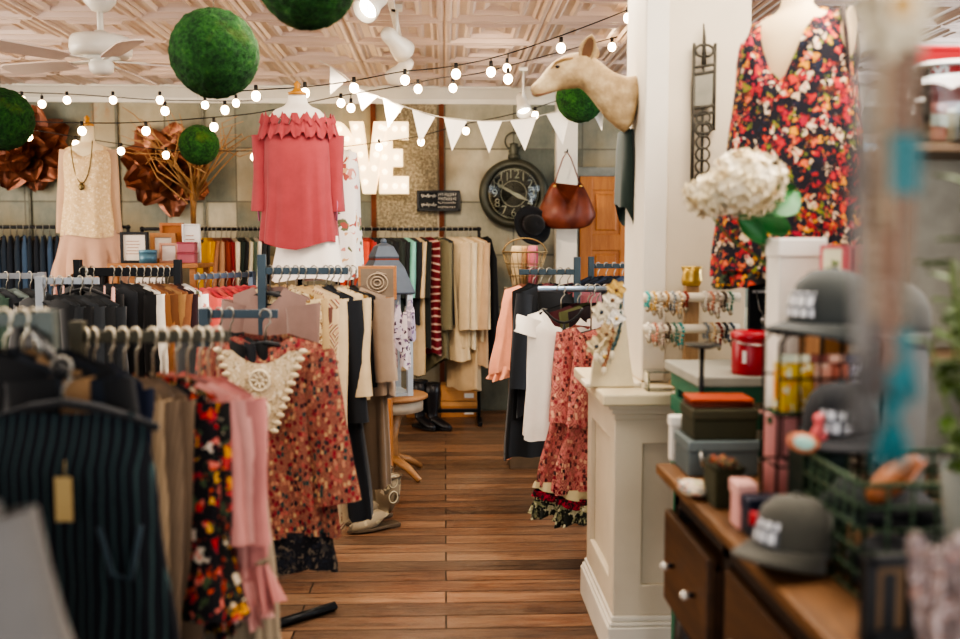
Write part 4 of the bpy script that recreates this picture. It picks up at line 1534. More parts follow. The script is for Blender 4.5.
spotlight(372, 5, 5.05, (-1.8, 2.6, 0.8), 'white can spotlight at the top edge beside the moss ball', power=60)
spotlight(397, 44, 5.4, (1.4, 8.2, 1.3), 'white can spotlight with a dark rim above the bunting', power=60)
spotlight(400, 72, 6.3, (-1.8, 8.2, 1.3), 'white can spotlight closest to the back wall', power=50)
spotlight(523, 106, 7.2, (0.9, 6.0, 0.6), 'small white can spotlight above the clock', size=0.9, power=30)

# ------------------------------------------------------------------ string lights
BULB = glow('bulb_glow', '#ffd9a8', 15)
CORD = plain('#1c1b1a', 0.6)


def string_light(label, Y, pts, bulbs, Y1=None):
    n = len(pts)
    Y1 = Y1 or Y
    x0, x1 = pts[0][0], pts[-1][0]
    yy = lambda x: Y + (Y1 - Y) * (x - x0) / (x1 - x0)
    P = [at(a, b_, yy(a)) for a, b_ in pts]
    o0 = P[0]
    root = thing('string_light', label, 'string lights', o0, group='string lights under the ceiling')
    # smooth polyline
    fine = []
    for i in range(n - 1):
        p0, p1, p2, p3 = P[max(i - 1, 0)], P[i], P[i + 1], P[min(i + 2, n - 1)]
        for s in range(8):
            t_ = s / 8
            fine.append(0.5 * ((2 * p1) + (p2 - p0) * t_ + (2 * p0 - 5 * p1 + 4 * p2 - p3) * t_ ** 2 + (3 * p1 - p0 - 3 * p2 + p3) * t_ ** 3))
    fine.append(P[-1])
    B().tube([q - o0 for q in fine], 0.0035, 5).build('cord', CORD, root)
    for bx, by in bulbs:
        q = at(bx, by, yy(bx)) - o0
        top = min(fine, key=lambda w: abs((w - o0).x - q.x)) - o0
        k = PX(yy(bx))
        r = 0.026
        s = B()
        s.cyl(Vector((q.x, q.y, q.z + r * 0.8)), Vector((q.x, q.y, q.z + r * 0.8 + 0.04)), 0.012, 0.010, 10)
        if top.z > q.z + r + 0.045:
            s.cyl(Vector((q.x, q.y, q.z + r + 0.03)), Vector((q.x, top.y, top.z)), 0.003, 0.003, 5)
        so = s.build('socket', CORD, root)
        B().ball(q, r, 14, 9, (1, 1, 1.12)).build('bulb', BULB, so)
    return root


string_light('string of globe bulbs along the cornice at the far left', 7.0, [(-30, 91), (0, 92), (67, 94), (113, 97), (160, 100), (240, 101), (262, 99)], [(22, 100), (42, 104), (67, 100), (113, 100), (160, 100), (205, 105), (236, 103)])
string_light('string of globe bulbs sagging behind the large moss ball', 6.2, [(-40, 112), (32, 121), (90, 123), (147, 122), (240, 115), (282, 108), (340, 96), (400, 86), (440, 78), (480, 73), (560, 52), (632, 33)],
             [(82, 131), (146, 131), (165, 111), (214, 127), (225, 110), (341, 103), (351, 108), (418, 89), (453, 88), (507, 68), (612, 47)])
string_light('lowest string of globe bulbs, crossing the cream dress and letters', 7.3, [(-30, 124), (32, 130), (76, 137), (120, 144), (166, 150), (240, 151), (300, 150), (340, 147), (380, 142), (420, 136), (460, 125), (500, 117), (532, 109), (556, 101), (575, 96)],
             [(29, 137), (76, 144), (121, 151), (166, 155), (254, 157), (338, 151), (379, 147), (421, 142), (466, 131), (535, 115)])
string_light('string of globe bulbs rising to the pillar above the deer head', 5.4, [(225, 92), (256, 90), (305, 87), (352, 81), (400, 72), (440, 68), (480, 61), (520, 50), (560, 36), (600, 21), (640, 5)], [(256, 96), (305, 93), (354, 88), (405, 80), (456, 74), (491, 72), (508, 79), (561, 48), (628, 18)])

# ------------------------------------------------------------------ bunting
PAPER = plain('#e8e5dd', 0.85, var=0.03)


def bunting(label, Y, cord, flags):
    o0 = at(cord[0][0], cord[0][1], Y)
    r = thing('bunting', label, 'bunting', o0)
    B().tube([at(a, b_, Y) - o0 for a, b_ in cord], 0.003, 5).build('cord', plain('#cfcabd', 0.8), r)
    for i, (a, b_, c_) in enumerate(flags):
        A_, B_, C_ = at(*a, Y) - o0, at(*b_, Y) - o0, at(*c_, Y - 0.03) - o0
        f = B()
        vs, n = [], 6
        fs = []
        for j in range(n + 1):
            s = j / n
            L_, R_ = A_.lerp(C_, s), B_.lerp(C_, s)
            for q in range(5):
                m_ = L_.lerp(R_, q / 4)
                m_ = m_ + Vector((0, 0.012 * sin(q / 4 * PI) * (1 - s), 0))
                vs.append(m_)
        for j in range(n):
            for q in range(4):
                w = j * 5 + q
                fs.append((w, w + 1, w + 6, w + 5))
        f.add(vs, fs, True)
        f.build('pennant', PAPER, r)


bunting('white paper bunting strung before the clock and letters', 6.7, [(318, 60), (330, 66), (345, 76), (358, 89), (383, 99), (408, 108), (440, 117), (475, 121), (505, 121), (540, 116), (572, 107), (606, 96), (634, 88)],
        [((330, 66), (347, 80), (330, 95)), ((355, 88), (378, 96), (362, 111)), ((383, 98), (404, 106), (388, 128)), ((412, 109), (435, 117), (420, 144)), ((444, 118), (467, 121), (452, 151)), ((477, 121), (502, 121), (489, 153)),
         ((510, 120), (537, 116), (525, 151)), ((546, 114), (571, 107), (563, 145)), ((592, 112), (605, 100), (602, 131))])
bunting('white paper bunting glimpsed between the floral dress and the foliage', 5.2, [(800, 92), (841, 88), (870, 86), (888, 84), (905, 81), (950, 72)], [((841, 88), (870, 86), (859, 125)), ((886, 84), (904, 81), (904, 107)), ((808, 91), (832, 89), (822, 124))])

# ------------------------------------------------------------------ copper paper flowers
COP = NT('copper_sheet')
v = COP.coord()
COP.color(COP.ramp(COP.noise(v, 7, 4), [(0.3, '#5e3626'), (0.55, '#8f5c46'), (0.8, '#b5826a')]))
COP.set(Roughness=0.32, Metallic=0.6)


def copper_flower(px, py, rpx, Y, label, seed):
    rnd = random.Random(seed)
    p = at(px, py, Y)
    R0 = rpx * PX(Y)
    root = thing('metal_flower', label, 'wall decoration', p, group='copper wall flowers')
    for layer, (cnt, r0, r1, w, lift, tilt) in enumerate(((9, 0.25, 1.0, 0.40, 0.03, 0.15), (8, 0.18, 0.80, 0.36, 0.07, 0.3), (7, 0.1, 0.58, 0.30, 0.11, 0.5), (5, 0.03, 0.36, 0.24, 0.15, 0.75), (4, 0.0, 0.18, 0.15, 0.18, 1.0))):
        b = B()
        for i in range(cnt):
            a = 2 * PI * (i + 0.5 * layer) / cnt + rnd.uniform(-0.12, 0.12)
            ca, sa = cos(a), sin(a)
            sc = rnd.uniform(0.9, 1.06)
            vs, fs = [], []
            nu, nv = 6, 7
            for j in range(nv + 1):
                s = j / nv
                rr = (r0 + (r1 - r0) * s) * R0 * sc
                ww = w * R0 * (sin(PI * (0.18 + 0.74 * s)) ** 0.8) * (1 - 0.25 * s)
                for q in range(nu + 1):
                    u = q / nu * 2 - 1
                    fold = -abs(u) * 0.035 if i % 2 else abs(u) * 0.03
                    y = -(lift + tilt * 0.28 * s * s * R0 + fold + 0.025 * sin(3 * u + i))
                    vs.append((ca * rr - sa * u * ww, y, sa * rr + ca * u * ww))
            for j in range(nv):
                for q in range(nu):
                    w_ = j * (nu + 1) + q
                    fs.append((w_, w_ + 1, w_ + nu + 2, w_ + nu + 1))
            b.add(vs, fs, False)
        b.build('petal_ring', COP.m, root)
    c = B()
    c.ball((0, -0.18, 0), 0.05, 12, 8)
    c.build('flower_centre', COP.m, root)


copper_flower(168, 168, 46, 8.1, 'copper brown sheet-metal flower on the wall, behind the bare branches', 4)
copper_flower(28, 150, 44, 8.1, 'copper brown sheet-metal flower on the wall, left of the cream dress', 9)

# bare branches
rnd = random.Random(8)
o0 = at(196, 200, 7.85)
br = B()
for i in range(34):
    a0 = at(rnd.uniform(185, 200), rnd.uniform(180, 205), 7.68)
    a1 = at(rnd.uniform(105, 262), rnd.uniform(104, 165), 7.68 - rnd.uniform(0.0, 0.35))
    m1 = a0.lerp(a1, 0.4) + Vector((rnd.uniform(-0.12, 0.12), rnd.uniform(-0.1, 0.05), rnd.uniform(0.0, 0.16)))
    m2 = a0.lerp(a1, 0.75) + Vector((rnd.uniform(-0.1, 0.1), 0, rnd.uniform(0.0, 0.14)))
    br.tube([a0 - o0, m1 - o0, m2 - o0, a1 - o0], [0.007, 0.006, 0.004, 0.0025], 5)
vb = at(193, 225, 7.88)
bo = thing('branch_bundle', 'bundle of thin bare tan branches fanning out against the wall', 'branches', o0)
br.build('twigs', plain('#a8835a', 0.8, var=0.2), bo)
B().tube([at(193, 182, 7.68) - o0, at(193.5, 226, 7.68) - o0], [0.03, 0.02], 8).build('bound_stems', plain('#8a643c', 0.8, var=0.3), bo)

# ------------------------------------------------------------------ marquee letters
LETTER = glow('marquee_face', '#ffe3b4', 0.85)
LSIDE = plain('#d9cdb4', 0.5)


def marquee(ch, px0, px1, py0, py1, Y, label):
    a, c_ = at(px0, py1, Y), at(px1, py0, Y)
    w, h = c_.x - a.x, c_.z - a.z
    r = thing('marquee_letter', label, 'marquee letter', (a.x, Y, a.z), group='marquee letters')
    D = 0.09
    M4 = Matrix.Translation((0, 0.0, 0)) @ FACE
    polys = []
    if ch == 'V':
        polys = [[(0, h), (0.36 * w, h), (0.5 * w, 0.38 * h), (0.64 * w, h), (w, h), (0.66 * w, 0), (0.34 * w, 0)]]
        bulbs = [(0.17 + 0.06 * i, 0.92 - 0.19 * i) for i in range(5)] + [(0.83 - 0.06 * i, 0.92 - 0.19 * i) for i in range(4)]
    elif ch == 'E':
        polys = [[(0, 0), (w, 0), (w, 0.24 * h), (0.45 * w, 0.24 * h), (0.45 * w, 0.38 * h), (0.8 * w, 0.38 * h), (0.8 * w, 0.62 * h), (0.45 * w, 0.62 * h), (0.45 * w, 0.76 * h), (w, 0.76 * h), (w, h), (0, h)]]
        bulbs = [(0.2, 0.1 + 0.2 * i) for i in range(5)] + [(0.55, 0.1), (0.85, 0.1), (0.6, 0.5), (0.55, 0.9), (0.85, 0.9)]
    else:
        n = 32
        out = [(w / 2 + w / 2 * cos(2 * PI * i / n), h / 2 + h / 2 * sin(2 * PI * i / n)) for i in range(n)]
        inn = [(w / 2 + w * 0.2 * cos(2 * PI * i / n), h / 2 + h * 0.3 * sin(2 * PI * i / n)) for i in range(n)]
        polys = [[out[i], out[(i + 1) % n], inn[(i + 1) % n], inn[i]] for i in range(n)]
        bulbs = [(0.5 + 0.35 * cos(2 * PI * i / 9), 0.5 + 0.4 * sin(2 * PI * i / 9)) for i in range(9)]
    f = B()
    for p_ in polys:
        f.prism(p_, M4, D)
    f.build('letter_face', LETTER, r)
    for bx, by in bulbs:
        B().ball((bx * w, -D - 0.012, by * h), 0.022, 10, 6).build('bulb', glow('marquee_bulb', '#ffe8c0', 2.2), r)
    return r


marquee('O', 322, 356, 123, 194, 8.06, 'lit cream marquee letter O half hidden behind the coral top')
marquee('V', 351, 388, 123, 194, 8.04, 'lit cream marquee letter V')
marquee('E', 380, 408.5, 123, 194, 8.06, 'lit cream marquee letter E')

# ------------------------------------------------------------------ chalkboard sign
a, c_ = at(417, 211, 8.1), at(460, 190.5, 8.1)
w, h = c_.x - a.x, c_.z - a.z
sg = thing('chalkboard_sign', 'small black framed chalkboard with white chalk lettering on the wall', 'sign', ((a.x + c_.x) / 2, 8.12, (a.z + c_.z) / 2))
B().box((0, 0, 0), (w, 0.02, h)).build('board', plain('#25282a', 0.8), sg)
b = B()
for sz in (-1, 1):
    b.box((0, -0.012, sz * (h / 2 - 0.01)), (w, 0.03, 0.022))
for sx in (-1, 1):
    b.box((sx * (w / 2 - 0.01), -0.012, 0), (0.022, 0.03, h))
b.build('sign_frame', plain('#1a1d20', 0.5), sg, 0.004)
ink = B()
rnd = random.Random(5)
for row, zz in enumerate((0.042, -0.035)):
    pts = []
    for i in range(26):
        s = i / 25
        pts.append((-w / 2 + 0.035 + s * 0.135, -0.0125, zz + 0.022 * sin(i * 1.9 + row) * (0.6 + 0.4 * sin(i * 0.7))))
    ink.tube(pts, 0.0034, 4)
for row in range(4):
    x = 0.0 - 0.005
    while x < w / 2 - 0.04:
        l_ = rnd.uniform(0.008, 0.016)
        hh = 0.024 if row < 2 else 0.012
        zz = 0.055 - 0.036 * row
        ink.box((x + l_ / 2, -0.0125, zz), (0.005, 0.004, hh))
        ink.box((x + l_ / 2, -0.0125, zz + hh / 2 * rnd.choice((-1, 0, 1))), (l_ * 0.8, 0.004, 0.005))
        x += l_ + 0.004
ink.build('chalk_lettering', plain('#dcd8cc', 0.9, emit=0.0), sg)

# ------------------------------------------------------------------ wall clock
cp = at(514, 193.5, 8.08)
CR_ = 34.5 * PX(8.1)
ck = thing('wall_clock', 'large round dark bronze wall clock shaped like a pocket watch', 'clock', (cp.x, 8.12, cp.z))
BRZ = plain('#55574c', 0.45, 0.4, var=0.25, scale=9)
RX = Matrix.Rotation(PI / 2, 3, 'X')
B().lathe([(CR_ * 0.74, -0.02), (CR_ * 0.76, 0.055), (CR_ * 0.84, 0.075), (CR_ * 0.95, 0.06), (CR_, 0.02), (CR_, -0.03), (CR_ * 0.74, -0.03)], (0, 0, 0), 56, R=RX).build('case_ring', BRZ, ck)
B().lathe([(0.0, 0.0), (CR_ * 0.78, 0.0)], (0, -0.002, 0), 48, R=RX).build('dial', plain('#5a4c42', 0.6, var=0.3, scale=12), ck)
b = B()
b.tube([(CR_ * 0.37 * cos(a_), -0.006, CR_ * 0.37 * sin(a_)) for a_ in [2 * PI * i / 40 for i in range(40)]], 0.004, 6, closed=True)
b.tube([(CR_ * 0.71 * cos(a_), -0.006, CR_ * 0.71 * sin(a_)) for a_ in [2 * PI * i / 48 for i in range(48)]], 0.004, 6, closed=True)
for i in range(60):
    a_ = 2 * PI * i / 60
    b.box((CR_ * 0.68 * cos(a_), -0.006, CR_ * 0.68 * sin(a_)), (0.012, 0.003, 0.004), R=Matrix.Rotation(-a_, 3, 'Y'))
IV = plain('#e2d8c0', 0.6, var=0.05)
b.build('dial_rings', IV, ck)
for n_ in range(1, 13):
    a_ = PI / 2 - n_ * PI / 6
    textmesh('numeral', str(n_), 0.105, IV, ck, (CR_ * 0.55 * cos(a_), -0.008, CR_ * 0.55 * sin(a_)), (PI / 2, 0, 0), 0.002)
for nm, ang, ln, wd in (('hour_hand', PI / 2 - 3.85 * PI / 6, 0.30, 0.02), ('minute_hand', PI / 2 - 10 * PI / 6, 0.42, 0.014)):
    d = Vector((cos(ang), 0, sin(ang)))
    n = Vector((-sin(ang), 0, cos(ang)))
    b = B()
    q = [-d * 0.04 + n * wd * 0.4, d * ln * CR_ * 0.55 + n * wd, d * ln * CR_ * 1.7, d * ln * CR_ * 0.55 - n * wd, -d * 0.04 - n * wd * 0.4]
    y0 = -0.014 if nm == 'hour_hand' else -0.019
    b.add([v_ + Vector((0, y0, 0)) for v_ in q] + [v_ + Vector((0, y0 - 0.003, 0)) for v_ in q], [(0, 1, 2, 3, 4), (9, 8, 7, 6, 5)] + [(i, (i + 1) % 5, 5 + (i + 1) % 5, 5 + i) for i in range(5)])
    b.build(nm, IV, ck)
B().lathe([(0.0, 0.0), (CR_ * 0.76, 0.0)], (0, -0.045, 0), 40, R=RX).build('glass_pane', glass('clock_glass'), ck)
b = B()
b.lathe([(0.05, CR_ - 0.01), (0.05, CR_ + 0.03), (0.035, CR_ + 0.045), (0.048, CR_ + 0.06), (0.036, CR_ + 0.075), (0.046, CR_ + 0.09), (0.03, CR_ + 0.11), (0.04, CR_ + 0.125), (0.0, CR_ + 0.14)], (0, 0, 0), 16)
b.build('winding_crown', BRZ, ck)
rc = CR_ + 0.15
B().tube([(0.075 * cos(a_), 0, rc + 0.075 * sin(a_)) for a_ in [2 * PI * i / 32 for i in range(32)]], 0.007, 8, closed=True).build('hanging_ring', BRZ, ck)

# ------------------------------------------------------------------ handbag on the white post
hb = at(567, 152, 7.6)
k = PX(7.6)
LEA = NT('brown_leather')
v = LEA.coord()
LEA.color(LEA.ramp(LEA.noise(v, 6, 5), [(0.3, '#52241a'), (0.55, '#733a28'), (0.8, '#8f4c36')]))
LEA.set(Roughness=0.45)
LEA.bump(LEA.noise(v, 90, 3), 0.3, 0.004)
bag = thing('handbag', 'brown leather slouchy handbag hanging on the white post', 'handbag', (hb.x, 7.6, hb.z))
b = B()
N, M_ = 48, 16
rings = []
for j in range(M_ + 1):
    s = j / M_
    w = k * (14 + 15.5 * min(1, s * 1.25) ** 0.8 if s < 0.92 else 28.5)
    w *= (1 - 0.08 * max(0, (s - 0.85) / 0.15))
    ring = []
    for q in range(N):
        a_ = 2 * PI * q / N
        cx = math.copysign(abs(cos(a_)) ** 0.75, cos(a_))
        top = -k * 30 - k * 22 * (1 - min(1, abs(cx) * 1.15)) ** 0.9 * (1 if abs(cx) < 0.87 else 0)
        zb = -k * 76 + k * 7 * abs(cx) ** 4
        z = top * (1 - s) + zb * s
        dpt = k * (3 + 9 * sin(PI * min(1, s * 0.72 + 0.08)))
        crease = 0.010 * sin(9 * cx + 5 * s) * (1 - s * 0.6)
        y = sin(a_) * dpt + crease * (1 if sin(a_) < 0 else -0.5)
        ring.append(Vector((cx * w, y, z)))
    rings.append(ring)
b.loft(rings)
b.build('bag_body', LEA.m, bag)
st = B()
st.tube([(-k * 12.5, -0.02, -k * 32), (-k * 9, -0.01, -k * 20), (-k * 4, 0, -k * 6), (0, 0, 0), (k * 4, 0, -k * 6), (k * 9, -0.01, -k * 20), (k * 13, -0.02, -k * 32)], 0.008, 8, flat=0.6)
st.build('strap', LEA.m, bag)
for sx in (-1, 1):
    g = B()
    g.ball((sx * k * 13, -k * 7.5, -k * 34), 0.012, 10, 6, (1, 0.5, 1))
    g.build('grommet', plain('#c9a45a', 0.3, 0.9), bag)
hk = B()
hk.tube([(0, 0.14, 0.01), (0, 0.02, 0.004), (0, -0.02, -0.002), (0, -0.03, 0.02)], 0.006, 6)
hk = hk.build('wall_hook', MAT_BLACKM)
hk.location = (hb.x, 7.6, hb.z)
tag(hk, 'small black hook holding the brown handbag on the white post', 'hook')

# black felt hat below the clock
hp = at(531, 226, 7.50)
hat = thing('felt_hat', 'black felt hat hanging below the clock beside the handbag', 'hat', hp)
FELT = fabric('#0a0b0e')
k = PX(7.55)
Rh = Matrix.Rotation(PI / 2 - 0.25, 3, 'X') @ Matrix.Rotation(0.5, 3, 'Y')
B().lathe([(0.02, 0.0), (k * 12, 0.003), (k * 18, 0.012), (k * 21.5, 0.02), (k * 21.5, 0.024), (k * 18, 0.018), (k * 12, 0.012)], (0, 0, 0), 40, R=Rh, sy=0.92).build('brim', FELT, hat)
B().lathe([(k * 11.5, 0.0), (k * 11, 0.05), (k * 9.5, 0.09), (k * 5, 0.105), (0, 0.095)], (0, 0, 0), 32, R=Rh, sy=0.92).build('crown', FELT, hat)
B().lathe([(k * 11.8, 0.008), (k * 11.5, 0.03)], (0, 0, 0), 32, R=Rh, sy=0.92).build('hat_band', plain('#2a2428', 0.5), hat)
b = B()
b.tube([(0, 0.25, 0.03), (0.0, 0.0, 0.0), (0.0, -0.03, 0.03)], 0.008, 6)
b.tube([(0, 0.25, 0.03), (0, 0.56, 0.03)], 0.008, 6)
hk = b.build('wall_hook', MAT_BLACKM)
hk.location = hp
tag(hk, 'black wall peg behind the felt hat', 'hook')

# dark green cloth hanging on the pillar side
gp = at(620, 133, 3.70)
b = B()
k = PX(3.7)
sheath(b, [(0, 0.02), (0.25, 0.026), (1, 0.03)], [(0, 0.10), (0.3, 0.12), (1, 0.10)], lambda x, f: 0.0, lambda c, f: -0.33 - 0.05 * c, 24, 8, 0.006, 5, 2)
o = b.build('cloth_bag', fabric('#26352f'))
o.location = (gp.x + 0.012, 3.66, gp.z)
tag(o, 'dark green cloth bag hanging on the side of the pillar under the deer', 'bag')

# rusty iron ornament on the pillar front
IRON = plain('#5a564c', 0.7, 0.4, var=0.4, scale=30)
ip = at(703, 115, 3.375)
k = PX(3.375)
orn = thing('iron_ornament', 'weathered iron scroll ornament fixed to the front of the pillar', 'wall decoration', (ip.x, 3.375, ip.z))
P_ = lambda x, y: Vector(((x - 703) * k, 0, (115 - y) * k))
b = B()
for x in (693, 714):
    b.tube([P_(x, 45), P_(x, 193 if x == 693 else 130)], 0.006, 6)
for y in (65, 72, 105, 112):
    b.tube([P_(692, y + 4), P_(715, y)], 0.006, 6)
b.build('outer_bars', IRON, orn)
b = B()
b.box(P_(703, 90), (0.066, 0.004, 0.115))
b.build('plaque', plain('#8a877a', 0.7, 0.3, var=0.25), orn)
b = B()
for sx in (-1, 1):
    for y0, s in ((58, 1), (122, -1)):
        b.tube([P_(703, y0) + Vector((sx * k * (2 + 7 * sin(t_)), -0.004, s * k * 8 * (1 - cos(t_)) * 0.7)) for t_ in [i * 0.4 for i in range(10)]], 0.005, 6)
b.tube([P_(703, 66), P_(703, 40), P_(702, 26)], [0.009, 0.006, 0.002], 6)
for y in range(118, 190, 12):
    b.tube([P_(703, y) + Vector((k * 7 * cos(t_), -0.004, k * 6.5 * sin(t_))) for t_ in [2 * PI * i / 14 for i in range(14)]], 0.004, 6, closed=True)
b.tube([P_(703, 60) + Vector((0, 0.004, 0)), P_(703, 192) + Vector((0, 0.004, 0))], 0.005, 6)
b.build('scrollwork', IRON, orn)
# ------------------------------------------------------------------ dresser and goods on the right
DT = 0.85
OAK = wood('worn_oak', '#2a1c11', '#64452b', 3, 'Y', 0.45)
OAKL = wood('oak_edge', '#3f2a18', '#8a6038', 3, 'Y', 0.5)
ds = thing('dresser', 'worn wooden dresser with knobbed drawers facing the aisle', 'dresser', (0.9, 1.78, 0))
DX0, DX1, DY0, DY1 = 0.635, 1.25, 0.95, 2.52


def L_(p, o=(0.9, 1.78, 0)):
    return (p[0] - o[0], p[1] - o[1], p[2] - o[2])


def bx(b, x0, x1, y0, y1, z0, z1, o=(0.9, 1.78, 0)):
    b.box(L_(((x0 + x1) / 2, (y0 + y1) / 2, (z0 + z1) / 2), o), (x1 - x0, y1 - y0, z1 - z0))
    return b


b = bx(B(), 0.585, DX1, DY0 - 0.02, DY1 + 0.02, 0.822, DT)
b.build('dresser_top', OAKL, ds, 0.005)
b = B()
bx(b, DX0 + 0.02, DX1 - 0.02, DY0, DY1, 0.48, 0.70)
for y in (DY0 + 0.025, 1.48, 2.045, DY1 - 0.025):
    bx(b, DX0, DX0 + 0.05, y - 0.025, y + 0.025, 0.44, 0.822)
bx(b, DX0, DX0 + 0.03, DY0, DY1, 0.745, 0.822)
bx(b, DX0, DX0 + 0.03, DY0, DY1, 0.44, 0.49)
bx(b, DX0, DX1, DY1 - 0.03, DY1, 0.44, 0.822)
b.build('carcass', plain('#2e2016', 0.55, var=0.25), ds, 0.003)
for (y0, y1, pull) in ((2.075, 2.49, 0.035), (1.51, 2.015, 0.012), (0.98, 1.45, 0.012)):
    d = bx(B(), DX0 - pull, DX0 - pull + 0.022, y0, y1, 0.485, 0.735)
    bx(d, DX0 - pull + 0.02, DX0 + 0.2, y0 + 0.015, y1 - 0.015, 0.50, 0.70)
    dr = d.build('drawer', OAK, ds, 0.004)
    for q in (0.25, 0.75):
        y = y0 + (y1 - y0) * q
        kb = B()
        kb.cyl(L_((DX0 - pull, y, 0.61)), L_((DX0 - pull - 0.018, y, 0.61)), 0.006)
        kb.build('knob_shank', MAT_BLACKM, dr)
        kb = B()
        kb.ball(L_((DX0 - pull - 0.024, y, 0.61)), 0.012, 14, 10, (0.9, 1, 1))
        kb.build('knob', plain('#d9d2c4', 0.25, 0.2), dr)
for (x, y) in ((DX0 + 0.03, DY1 - 0.035), (DX1 - 0.04, DY1 - 0.035), (DX0 + 0.03, DY0 + 0.035), (DX1 - 0.04, DY0 + 0.035)):
    B().lathe([(0.018, 0), (0.026, 0.03), (0.016, 0.06), (0.024, 0.14), (0.034, 0.22), (0.022, 0.27), (0.036, 0.32), (0.03, 0.44)], L_((x, y, 0)), 16).build('leg', plain('#2a1c12', 0.5, var=0.2), ds)


def solid_box(name, label, cat, x0, x1, y, dy, z0, z1, mat, rz=0.0, lid=None, lidh=0.02, bevel=0.004, extra=None, group=None):
    """box between image columns x0, x1 standing at depth y on height z0"""
    a, c = at(x0, 400, y), at(x1, 400, y)
    w = c.x - a.x
    r = thing(name, label, cat, ((a.x + c.x) / 2, y + dy / 2, z0), rz, group)
    h = z1 - z0
    hb_ = h - (lidh if lid else 0)
    B().box((0, 0, hb_ / 2), (w, dy, hb_)).build('box_body' if lid else 'body', mat, r, bevel)
    if lid:
        B().box((0, 0, h - lidh / 2), (w + 0.006, dy + 0.006, lidh)).build('lid', lid, r, bevel)
    if extra:
        extra(r, w, dy, h)
    return r


def zat(py, Y):
    return at(700, py, Y).z


GBLUE = plain('#5f6a6a', 0.6, 0.2, var=0.18)


def box_handle(r, w, d, h):
    b = B()
    b.tube([(-w / 2 + 0.03, -d / 2, h * 0.72), (-w / 2 + 0.028, -d / 2 - 0.014, h * 0.62), (-w / 2 + 0.032, -d / 2 - 0.014, h * 0.36), (-w / 2 + 0.04, -d / 2, h * 0.28)], 0.005, 6)
    b.build('handle', MAT_STEEL, r)


Yb = 2.38
solid_box('storage_box', 'grey-blue metal box with a bent handle on the far end of the dresser', 'box', 690, 760, Yb, 0.15, DT, zat(441, Yb), GBLUE, extra=box_handle, lid=plain('#6a7676', 0.5, 0.2), lidh=0.03)
zb1 = zat(441, Yb)
KH = plain('#34341f', 0.75, var=0.25)
solid_box('storage_box', 'dark khaki box stacked on the grey-blue metal box', 'box', 694, 758, Yb + 0.005, 0.13, zb1, zat(410, Yb), KH, lid=plain('#3d3a24', 0.7, var=0.2), lidh=0.028)
zb2 = zat(410, Yb)
for i, (c, ln, rz, nm) in enumerate((('#6b2a1a', 0.16, 0.02, 'lower, dark rust'), ('#a8431f', 0.165, -0.05, 'upper, bright orange'))):
    o = thing('wallet', nm + ' leather wallet lying on the khaki box', 'wallet', (at(726, 400, Yb).x, Yb + 0.075, zb2 + 0.0005 + i * 0.013), rz, 'wallets on the khaki box')
    B().box((0, 0, 0.0045), (ln, 0.11, 0.004)).box((0, 0, 0.009), (ln, 0.11, 0.0035)).build('leather_flap', plain(c, 0.5, var=0.2), o, 0.0015)
    B().box((0.002, 0, 0.0067), (ln - 0.008, 0.1, 0.003)).build('cards', plain('#c9b894', 0.8), o)
    B().tube([(ln / 2 - 0.002, 0.05, 0.006), (ln / 2 + 0.001, 0, 0.006), (ln / 2 - 0.002, -0.05, 0.006)], 0.003, 6).build('fold_edge', plain(c, 0.5, var=0.2), o)
solid_box('gift_box', 'slim white card box standing behind the grey-blue metal box', 'box', 672, 690, 2.555, 0.035, DT, zat(416, 2.56), plain('#d8d2c6', 0.7, var=0.04), lid=plain('#e0dace', 0.7, var=0.04), lidh=0.03)
# olive fabric box
Yo = 2.08


def stitched(r, w, d, h):
    b = B()
    b.tube([(-w / 2, -d / 2, h), (w / 2, -d / 2, h), (w / 2, d / 2, h), (-w / 2, d / 2, h)], 0.005, 6, closed=True)
    b.build('rolled_rim', plain('#2f2d18', 0.8), r)
    b = B()
    rnd = random.Random(3)
    for i in range(9):
        b.ball((rnd.uniform(-w / 2 + 0.015, w / 2 - 0.015), rnd.uniform(-d / 2 + 0.01, d / 2 - 0.01), h + 0.004), 0.014, 8, 6)
    b.build('beaded_fill', floral('bead_mix', '#2a2418', ['#7d2a20', '#8a7a4a', '#3a4a2a', '#a05a38'], 60, 0.9), r)


solid_box('fabric_basket', 'small olive fabric bin of beads in front of the metal boxes', 'basket', 717, 746, Yo, 0.10, DT, zat(470, Yo), plain('#38361d', 0.8, var=0.3, scale=40, bump=0.3), extra=stitched)
# floral coin purse on the edge
cpu = thing('coin_purse', 'small flower-printed cloth purse drooping over the dresser edge', 'purse', (0.60, 2.2, DT + 0.001))
b = B()
b.ball((0, 0, 0.018), 0.05, 20, 12, (0.75, 1.1, 0.36))
b.build('cloth_body', floral('purse_print', '#b8a894', ['#c96a5a', '#5a7a8a', '#d8c9a8', '#7d8a5a'], 40, 0.8, 2.0), cpu)
B().tube([(-0.03, -0.03, 0.03), (-0.035, 0, 0.033), (-0.03, 0.03, 0.03)], 0.004, 6).build('zip', MAT_STEEL, cpu)


# pink tumbler
def tumbler(px0, px1, ptop, Y, z0, mat, label, name='tumbler', cat='tumbler', rim=None, taper=0.9):
    a, c = at(px0, ptop, Y), at(px1, ptop, Y)
    r = (c.x - a.x) / 2
    h = a.z - z0
    t = thing(name, label, cat, ((a.x + c.x) / 2, Y, z0))
    B().lathe([(0, 0), (r * taper * 0.96, 0), (r * taper, 0.006), (r, h - 0.012), (r * 1.02, h), (r * 0.94, h), (r * 0.92, h - 0.015), (r * taper * 0.9, 0.01), (0, 0.01)], seg=36).build('cup_body', mat, t)
    if rim:
        B().tube([(r * 1.02 * cos(a_), r * 1.02 * sin(a_), h) for a_ in [2 * PI * i / 36 for i in range(36)]], 0.004, 6, closed=True).build('rim', rim, t)
    return t, r, h


